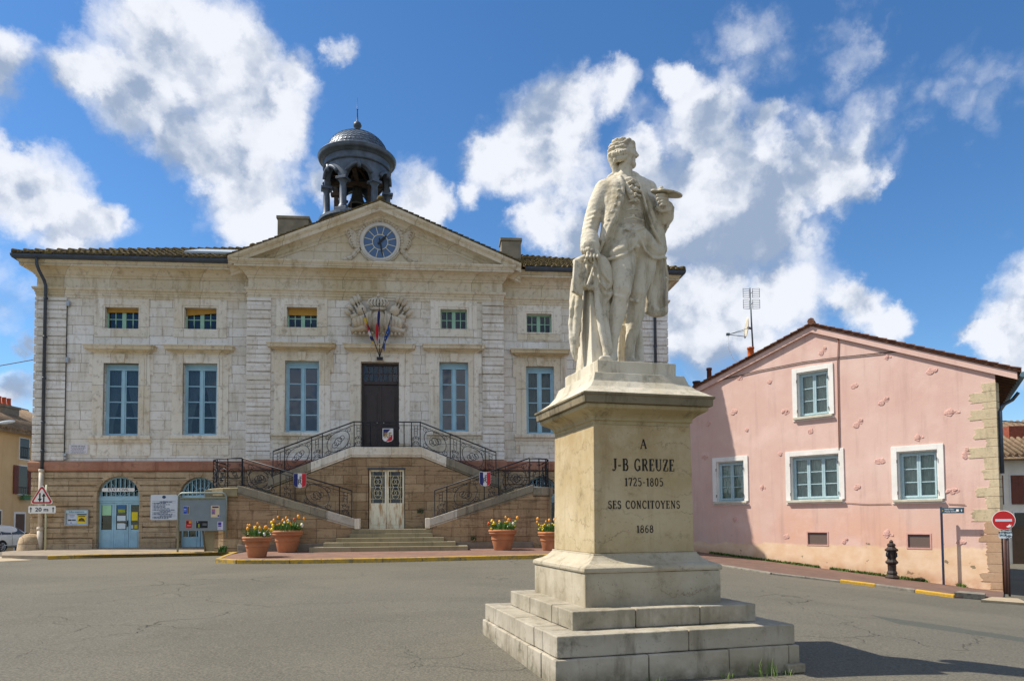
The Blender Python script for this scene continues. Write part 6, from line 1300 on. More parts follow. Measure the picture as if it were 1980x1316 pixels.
# ------------------------------------------------------------------ the pedestal
PC, PYW = (1.326, 8.91), .275; RA = 1.096
ped = thing('pedestal', 'stepped pale stone pedestal with carved black dedication to J-B Greuze dated 1868'.replace(' to J-B Greuze', ''), 'pedestal', (PC[0], PC[1], GZ(*PC)-.0), PYW)
def stone(name, ca, cb, stain, dark, lines=.0, grime=.6, zlo=None):
    s = NT(name); P = s.P
    k = s.mix(s.rng(s.noise(1.6, 6, .62), .36, .64), hexc(ca), hexc(cb))
    k = s.mix(s.math('MULTIPLY', s.rng(s.noise(1.0, 7, .7, s.scl(P, (5, 5, .9))), .52, .74), grime), k, hexc(stain))
    k = s.mix(s.math('MULTIPLY', s.rng(s.noise(3.0, 8, .72), .56, .74), grime), k, hexc(dark))
    if lines:                                                           # stylolite seams
        w = s.n('ShaderNodeTexWave', wave_type='BANDS', bands_direction='Z'); w.inputs['Scale'].default_value = 1.15; w.inputs['Distortion'].default_value = 9; w.inputs['Detail'].default_value = 5; w.inputs['Detail Scale'].default_value = 2.2; w.inputs['Detail Roughness'].default_value = .68; s.l(P, w.inputs['Vector'])
        ln = s.math('MULTIPLY', s.rng(w.outputs['Fac'], .025, .0), s.rng(s.noise(1.3, 4), .42, .6)); k = s.mix(s.math('MULTIPLY', ln, lines), k, hexc('#6f5f42'))
    k = s.mix(s.math('MULTIPLY', s.rng(s.noise(46, 3, .6), .66, .72), .5), k, hexc('#5d5340'))
    if zlo:
        sx = s.n('ShaderNodeSeparateXYZ'); s.l(P, sx.inputs[0])
        for za, zb, c, amt in zlo: k = s.mix(s.math('MULTIPLY', s.math('MULTIPLY', s.rng(s.math('ADD', sx.outputs[2], s.math('MULTIPLY_ADD', s.noise(2.4, 6, .7), .24, -.12)), za, zb), amt), s.rng(s.noise(4, 6, .7), .3, .6)), k, hexc(c))
    s.col(k); s.set(.85, 0, .3); h = s.math('ADD', s.noise(14, 7, .7), s.math('MULTIPLY', s.rng(s.noise(46, 3, .6), .66, .72), -1.2)); s.bump(h, .006, .7); return s.m
PST = stone('pedestal_stone', '#c6b696', '#b7a47d', '#99845b', '#6a5d43', .5, .7, [(1.6, 2.7, '#a68c60', .75), (1.45, 1.2, '#8f7f5c', .4)]); PLW = stone('plinth_stone', '#bbb29d', '#a89d86', '#857a62', '#575041', .45, .8, [(.85, .64, '#6d6450', .5)]); PSTEP = stone('step_course', '#b8b0a0', '#a39a87', '#756d5c', '#433e31', .0, 1.0, [(.16, -.02, '#5d563f', .8), (.30, .47, '#77705c', .5)])
PCOR = stone('cornice_stone', '#b9a983', '#a6936b', '#7b6845', '#494029', 0, .9); PTOP = stone('cap_stone', '#cbc4b2', '#b8ae98', '#8c826a', '#5a5342', 0, .8); LINT = simple('drip_dark_stone', '#6d6148', .9, .3, 5, h2='#4a4433')
rr = random.Random(31)
def chip(o, seg=.12, amt=.006, bev=.012):
    # worn arrises: a bevel and a little displacement on a subdivided mesh
    me = o.data; bm = bmesh.new(); bm.from_mesh(me)
    for _ in range(4):
        ed = [e for e in bm.edges if e.calc_length() > seg*1.6]
        if not ed: break
        bmesh.ops.subdivide_edges(bm, edges=ed, cuts=1, use_grid_fill=True)
    for v in bm.verts:
        n3 = v.normal if v.normal.length else Vector((0, 0, 1)); v.co += n3*amt*(mnoise.noise(v.co*6)+.6*mnoise.noise(v.co*17))
    bm.to_mesh(me); bm.free(); b_ = o.modifiers.new('bevel', 'BEVEL'); b_.width = bev; b_.segments = 2; b_.limit_method = 'ANGLE'; b_.angle_limit = math.radians(50)
    return o
def course(name, s_, z0, z1, mat, blocks_f, blocks_s, off=0):
    # a ring of separate blocks with open joints, one mesh for the course
    b = MB(); sy = s_*RA; g = .004
    xs = [-s_] + [(-1+2*f)*s_ for f in blocks_f] + [s_]; ys = [-sy] + [(-1+2*f)*sy for f in blocks_s] + [sy]; d = .45
    for i in range(len(xs)-1):
        for y0, y1 in ((-sy, -sy+d), (sy-d, sy)): j = rr.uniform(-.004, .004); b.box(xs[i]+g, xs[i+1]-g, y0+j, y1+j, z0, z1+rr.uniform(-.004, .003))
    for i in range(len(ys)-1):
        lo, hi = max(ys[i], -sy+d), min(ys[i+1], sy-d)
        if hi-lo < .05: continue
        for x0, x1 in ((-s_, -s_+d), (s_-d, s_)): j = rr.uniform(-.004, .004); b.box(x0+j, x1+j, lo+g, hi-g, z0, z1+rr.uniform(-.004, .003))
    b.box(-s_+.3, s_-.3, -sy+.3, sy-.3, z0, z1-.012)
    return chip(b.obj(name, mat, ped))
course('bottom_step', 1.386, -.12, .232, PSTEP, (.36, .69, .95), (.3, .55, .78)); course('lower_step', 1.357, .236, .447, PSTEP, (.53,), (.25, .5, .8)); course('upper_step', 1.081, .450, .645, PSTEP, (.33, .68), (.28, .62, .85))
chip(MB().box(1.18, 1.40, -1.386*RA-.07, -1.386*RA+.02, -.05, .045).obj('loose_slab', PSTEP, ped))
def sq(prof, name, mat, amt=.004, seg=.10, bev=.006):
    b = MB(); R_ = []
    for s_, z in prof: R_.append([b.bm.verts.new((x*s_, y*s_*RA, z)) for x, y in ((-1, -1), (1, -1), (1, 1), (-1, 1))])
    for i in range(len(R_)-1):
        for k in range(4): b.bm.faces.new((R_[i][k], R_[i][(k+1) % 4], R_[i+1][(k+1) % 4], R_[i+1][k]))
    b.bm.faces.new(R_[0][::-1]); b.bm.faces.new(R_[-1]); return chip(b.obj(name, mat, ped), seg, amt, bev)
sq([(.822, .640), (.822, 1.005)], 'plinth', PLW)
sq([(.835, 1.008), (.842, 1.03), (.838, 1.06), (.815, 1.075), (.79, 1.085), (.745, 1.10), (.70, 1.13), (.665, 1.165), (.645, 1.19), (.645, 1.205), (.60, 1.206)], 'base_moulding', PLW, .003)
sq([(.622, 1.206), (.609, 2.66)], 'die', PST, .003, .14, .010)
sq([(.606, 2.658), (.606, 2.70), (.625, 2.705), (.625, 2.735), (.635, 2.75), (.66, 2.775), (.70, 2.80), (.745, 2.825), (.755, 2.84), (.755, 2.872)], 'cornice_bed', PCOR, .002)
sq([(.785, 2.874), (.790, 2.88), (.797, 2.955), (.812, 2.965), (.812, 2.99), (.6, 2.991)], 'cornice', stone('weathered_cornice', '#8f836a', '#746a54', '#4f4838', '#332f27', 0, 1.0), .003)
sq([(.80, 2.992), (.78, 3.0), (.665, 3.08), (.60, 3.16), (.565, 3.262), (.3, 3.263)], 'cap', PTOP, .006)
# carved and painted letters, drawn as broad strokes with serifs
GL = {}
def arcp(cx, cy, rx, ry, a0, a1, n=10): return [(cx+rx*math.cos(math.radians(a0+(a1-a0)*k/n)), cy+ry*math.sin(math.radians(a0+(a1-a0)*k/n))) for k in range(n+1)]
T, t_ = .17, .07                                                        # thick and thin
def ser(x, y, w_=.15): return ([(x-w_, y), (x+w_, y)], .06)
GL['A'] = (.72, [([(.06, .03), (.36, 1)], t_), ([(.36, 1), (.66, .03)], T), ([(.16, .36), (.53, .36)], t_), ser(.07, .03, .11), ser(.65, .03, .13), ([(.27, .97), (.40, .97)], .06)])
GL['J'] = (.46, [([(.32, .97), (.32, .22)], T), (arcp(.16, .22, .16, .2, 0, -150), .10), ser(.32, .97, .16)])
GL['-'] = (.42, [([(.06, .42), (.36, .42)], .10)])
GL['B'] = (.64, [([(.15, .03), (.15, .97)], T), ([(.02, .97), (.35, .97)], t_), ([(.02, .03), (.37, .03)], t_), ([(.15, .53), (.35, .53)], t_), (arcp(.34, .75, .18, .22, 90, -90), .12), (arcp(.36, .28, .21, .25, 90, -90), .13)])
GL['G'] = (.74, [(arcp(.38, .5, .30, .47, 50, 310, 18), .12), ([(.11, .32), (.11, .68)], .08), ([(.60, .38), (.60, .06)], T*.9), ([(.46, .40), (.70, .40)], .06), ([(.60, .95), (.60, .72)], .06)])
GL['R'] = (.70, [([(.15, .03), (.15, .97)], T), ([(.02, .97), (.36, .97)], t_), ser(.15, .03, .14), ([(.15, .50), (.36, .50)], t_), (arcp(.35, .735, .19, .235, 90, -90), .12), ([(.36, .50), (.60, .04)], .14), ([(.56, .03), (.70, .03)], .06)])
GL['E'] = (.60, [([(.15, .03), (.15, .97)], T), ([(.02, .97), (.53, .97)], t_), ([(.02, .03), (.55, .03)], t_), ([(.15, .52), (.42, .52)], t_), ([(.52, .97), (.52, .76)], .06), ([(.54, .03), (.54, .25)], .06), ([(.42, .62), (.42, .42)], .05)])
GL['U'] = (.72, [([(.14, .97), (.14, .30)], T), (arcp(.365, .30, .225, .26, 180, 360), .10), ([(.59, .97), (.59, .30)], t_), ser(.14, .97, .13), ser(.59, .97, .11)])
GL['Z'] = (.62, [([(.08, .97), (.56, .97)], t_), ([(.54, .95), (.10, .05)], .15), ([(.06, .03), (.58, .03)], t_), ([(.08, .97), (.08, .74)], .06), ([(.57, .03), (.57, .28)], .06), ([(.18, .50), (.46, .50)], .06)])
GL['1'] = (.40, [([(.22, .03), (.22, .97)], T), ser(.22, .03, .15), ([(.06, .80), (.20, .95)], .08)])
GL['7'] = (.52, [([(.06, .93), (.48, .93)], .11), ([(.47, .92), (.22, .03)], .14), ([(.06, .95), (.06, .74)], .06)])
GL['2'] = (.54, [(arcp(.26, .72, .19, .24, 170, -30, 12), .11), ([(.42, .58), (.08, .08)], .11), ([(.06, .06), (.50, .06)], .10), ([(.49, .06), (.49, .22)], .05)])
GL['5'] = (.54, [([(.12, .95), (.46, .95)], .09), ([(.12, .95), (.10, .55)], .06), (arcp(.25, .32, .22, .28, 115, -140, 14), .12)])
GL['8'] = (.54, [(arcp(.27, .74, .16, .21, 0, 360, 16), .10), (arcp(.27, .28, .20, .25, 0, 360, 16), .12)])
GL['0'] = (.56, [(arcp(.28, .5, .19, .46, 0, 360, 20), .12)])
GL['6'] = (.54, [(arcp(.27, .30, .19, .27, 0, 360, 16), .11), (arcp(.42, .40, .34, .56, 180, 95, 10), .10)])
GL['S'] = (.54, [(arcp(.27, .73, .19, .22, 30, 270, 14), .11), (arcp(.27, .27, .20, .24, 90, -150, 14), .13), ([(.45, .95), (.45, .74)], .05), ([(.07, .05), (.07, .26)], .05)])
GL['C'] = (.66, [(arcp(.38, .5, .30, .47, 45, 315, 18), .12), ([(.11, .32), (.11, .68)], .07), ([(.59, .95), (.59, .70)], .05)])
GL['O'] = (.72, [(arcp(.36, .5, .28, .46, 0, 360, 22), .12), ([(.10, .35), (.10, .65)], .06), ([(.62, .35), (.62, .65)], .06)])
GL['N'] = (.76, [([(.14, .03), (.14, .97)], t_), ([(.14, .97), (.60, .03)], T*.9), ([(.60, .03), (.60, .97)], t_), ser(.14, .03, .11), ser(.60, .97, .11), ([(.03, .97), (.18, .97)], .06)])
GL['I'] = (.32, [([(.16, .03), (.16, .97)], T), ser(.16, .03, .14), ser(.16, .97, .14)])
GL['T'] = (.64, [([(.32, .03), (.32, .97)], T), ([(.05, .97), (.59, .97)], t_), ser(.32, .03, .14), ([(.05, .97), (.05, .76)], .05), ([(.59, .97), (.59, .76)], .05)])
GL['Y'] = (.70, [([(.35, .03), (.35, .48)], T), ([(.35, .46), (.08, .97)], T*.9), ([(.35, .46), (.62, .97)], t_), ser(.35, .03, .14), ser(.09, .97, .12), ser(.61, .97, .11)])
INK = simple('black_letter_paint', '#1d1a16', .7, .3, 30)
def inscription(txt, h_, width, z):
    gap = .12; adv = sum((GL[c][0]+gap) if c != ' ' else .55 for c in txt)-gap; sx = width/(adv*h_); b = MB(); x = -width/2
    for c in txt:
        if c == ' ': x += .55*h_*sx; continue
        w_, st = GL[c]
        for pts, wd in st:
            P = [Vector((x+a*h_*sx, z-h_/2+bb*h_)) for a, bb in pts]; hw = wd*h_*.5; L, R_ = [], []
            for i, p in enumerate(P):
                d = (P[min(i+1, len(P)-1)]-P[max(i-1, 0)]).normalized(); n = Vector((-d.y, d.x))*hw; L.append(p+n); R_.append(p-n)
            f = lambda p, e: (p.x, -(.622-(p.y-1.206)*.00894)*RA - e, p.y)
            for i in range(len(P)-1):
                q = [L[i], R_[i], R_[i+1], L[i+1]]; b.hexa([f(v, -.004) for v in q] + [f(v, .0035) for v in q])
        x += (w_+gap)*h_*sx
    o = b.obj('inscription', INK, ped); o['label'] = 'black lettering reading ' + txt if 'GREUZE' not in txt else 'largest line of black lettering'
XO = 0
inscription('A', .108, .075, 2.445); inscription('J-B GREUZE', .138, .775, 2.205); inscription('1725-1805', .096, .48, 2.01); inscription('SES CONCITOYENS', .092, .895, 1.752); inscription('1868', .086, .21, 1.475)
# weeds round the foot of the pedestal
ex = lambda a, c: (PC[0]+a*math.cos(PYW)-c*math.sin(PYW), PC[1]+a*math.sin(PYW)+c*math.cos(PYW))
WEED = simple('grass_weed', '#66803a', .7, .3, 9, h2='#93a35a')
for i, (a, c, n, h_, sprd, lb) in enumerate(((.86, -1.58, 60, .22, .16, 'tallest grass weed growing at the front foot of the pedestal'), (.45, -1.55, 30, .09, .10, 'low grass weed at the front foot of the pedestal, just left of the tallest one'), (-.38, -1.55, 36, .08, .16, 'small grass tuft at the middle of the pedestal front foot'), (1.15, -1.58, 26, .07, .08, 'short grass tuft by the loose slab at the right end of the pedestal foot'))):
    x, y = ex(a, c); tuft(x, y, GZ(x, y), n, h_, 40+i, 'grass_tuft', lb, 'weed', mat=WEED, wd=.0032, spread=sprd)
# ------------------------------------------------------------------ the statue: carved as one field of blended solids, then meshed
def smin(a, b, k):
    h = np.clip(.5+.5*(b-a)/k, 0, 1); return b*(1-h)+a*h - k*h*(1-h)
def sculpt(prims, lo, hi, h):
    n = [int((b-a)/h)+1 for a, b in zip(lo, hi)]; D = np.full(n, .2, np.float32)
    ax = [np.float32(lo[i])+np.arange(n[i], dtype=np.float32)*np.float32(h) for i in range(3)]
    for p in sorted(prims, key=lambda q: 0 if q[5] > 0 else 1) if False else prims:
        kind, k, op = p[0], max(p[3], .002), p[5]
        if kind == 'c': P = np.array(p[1], np.float32); R = p[2]; m_ = max(R)+k+.03; b0, b1 = P.min(0)-m_, P.max(0)+m_
        else: P = np.array(p[1], np.float32); m_ = max(p[2])*(1.75 if kind == 'b' else 1.1)+k+.03; b0, b1 = P-m_, P+m_
        i0 = [max(0, int((b0[i]-lo[i])/h)) for i in range(3)]; i1 = [min(n[i], int((b1[i]-lo[i])/h)+2) for i in range(3)]
        if any(i1[i] <= i0[i] for i in range(3)): continue
        sl = tuple(slice(i0[i], i1[i]) for i in range(3))
        X, Y, Z = np.meshgrid(*[ax[i][sl[i]] for i in range(3)], indexing='ij', sparse=True)
        if kind == 'c':
            sq = p[4]; d = None; pts = P.copy(); yc = pts[:, 1].mean()
            yy = yc+(Y-yc)/sq; pts[:, 1] = yc+(pts[:, 1]-yc)/sq
            for j in range(max(1, len(pts)-1)):
                a = pts[j]; c = pts[min(j+1, len(pts)-1)]; ba = c-a; L2 = float(ba@ba)+1e-9
                t = np.clip(((X-a[0])*ba[0]+(yy-a[1])*ba[1]+(Z-a[2])*ba[2])/L2, 0, 1)
                dd = np.sqrt((X-a[0]-t*ba[0])**2+(yy-a[1]-t*ba[1])**2+(Z-a[2]-t*ba[2])**2) - (R[j]+(R[min(j+1, len(R)-1)]-R[j])*t)
                d = dd if d is None else np.minimum(d, dd)
            d = d*min(1, sq)
        elif kind == 'e':
            x, y, z = X-P[0], Y-P[1], Z-P[2]
            if p[4]: fx, fy = p[4][0], p[4][1]; x, y = x*fx+y*fy, -x*fy+y*fx
            r = p[2]; q = np.sqrt((x/r[0])**2+(y/r[1])**2+(z/r[2])**2); q2 = np.sqrt((x/r[0]**2)**2+(y/r[1]**2)**2+(z/r[2]**2)**2)+1e-6; d = q*(q-1)/q2
        else:
            rx, ry, rz = p[4]; M = np.array(Matrix.Rotation(rz, 3, 'Z') @ Matrix.Rotation(ry, 3, 'Y') @ Matrix.Rotation(rx, 3, 'X')).T
            x, y, z = X-P[0], Y-P[1], Z-P[2]; rd = p[6]
            v = [np.abs(M[i, 0]*x+M[i, 1]*y+M[i, 2]*z)-p[2][i]+rd for i in range(3)]
            d = np.sqrt(sum(np.maximum(q, 0)**2 for q in v))+np.minimum(np.maximum(np.maximum(v[0], v[1]), v[2]), 0)-rd
        D[sl] = smin(D[sl], d, k) if op > 0 else -smin(-D[sl], d, k)
    S = D < 0
    c = [S[:-1, :-1, :-1], S[1:, :-1, :-1], S[:-1, 1:, :-1], S[1:, 1:, :-1], S[:-1, :-1, 1:], S[1:, :-1, 1:], S[:-1, 1:, 1:], S[1:, 1:, 1:]]
    cnt = sum(x.astype(np.int8) for x in c); act = np.argwhere((cnt > 0) & (cnt < 8)); idx = np.full(np.array(D.shape)-1, -1, np.int64); idx[tuple(act.T)] = np.arange(len(act))
    off = np.array([[i & 1, i >> 1 & 1, i >> 2 & 1] for i in range(8)]); val = np.stack([D[tuple((act+o).T)] for o in off], 1)
    acc = np.zeros((len(act), 3)); num = np.zeros(len(act))
    for i in range(8):
        for bit in (1, 2, 4):
            j = i | bit
            if j == i: continue
            a, b_ = val[:, i], val[:, j]; cr = (a < 0) != (b_ < 0); t = np.where(cr, a/np.where(cr, a-b_, 1), 0)
            acc += np.where(cr[:, None], off[i]+(off[j]-off[i])*t[:, None], 0); num += cr
    V = (act+acc/num[:, None])*h+np.array(lo); Q = []
    for d in range(3):
        o1, o2 = [(1, 2), (2, 0), (0, 1)][d]; sl0 = [slice(None)]*3; sl1 = [slice(None)]*3; sl0[d] = slice(None, -1); sl1[d] = slice(1, None)
        A, B_ = S[tuple(sl0)], S[tuple(sl1)]; e = np.argwhere(A != B_); ok = (e[:, o1] > 0) & (e[:, o2] > 0) & (e[:, o1] < idx.shape[o1]) & (e[:, o2] < idx.shape[o2]); e = e[ok]; fl = A[tuple(e.T)]
        u1 = np.zeros(3, int); u1[o1] = 1; u2 = np.zeros(3, int); u2[o2] = 1
        q = np.stack([idx[tuple((e-u1-u2).T)], idx[tuple((e-u2).T)], idx[tuple(e.T)], idx[tuple((e-u1).T)]], 1); q[~fl] = q[~fl][:, ::-1]; Q.append(q)
    Q = np.concatenate(Q); return V, Q[(Q >= 0).all(1)]
MARBLE = stone('statue_stone', '#d8d0be', '#c6bca4', '#7d6f50', '#474030', 0, .95)
statue = thing('statue', 'pale stone statue of a standing man in an eighteenth century coat holding a palette', 'statue', (PC[0], PC[1], 3.42+GZ(*PC)), PYW)
def carve(name, prims, lo, hi, h, amp=.004, parent=None):
    V, Q = sculpt(prims, lo, hi, h); V = V*np.array((1, -1, 1)); Q = Q[:, ::-1]
    me = bpy.data.meshes.new(name); me.vertices.add(len(V)); me.vertices.foreach_set('co', V.astype(np.float32).ravel()); me.loops.add(Q.size); me.loops.foreach_set('vertex_index', Q.ravel().astype(np.int32)); me.polygons.add(len(Q)); me.polygons.foreach_set('loop_start', np.arange(0, Q.size, 4, dtype=np.int32)); me.update(calc_edges=True); me.validate()
    me.polygons.foreach_set('use_smooth', np.ones(len(Q), bool))
    o = link(name, me, MARBLE, parent or statue)
    bm = bmesh.new(); bm.from_mesh(me); bmesh.ops.recalc_face_normals(bm, faces=bm.faces); bm.normal_update()
    for v in bm.verts:                                                  # tool marks, worn creases
        c = v.co; v.co = c + v.normal*amp*(mnoise.noise((c.x*9, c.y*9, c.z*20))+.6*mnoise.noise((c.x*26+5, c.y*26, c.z*38)))
    bm.to_mesh(me); bm.free(); return o
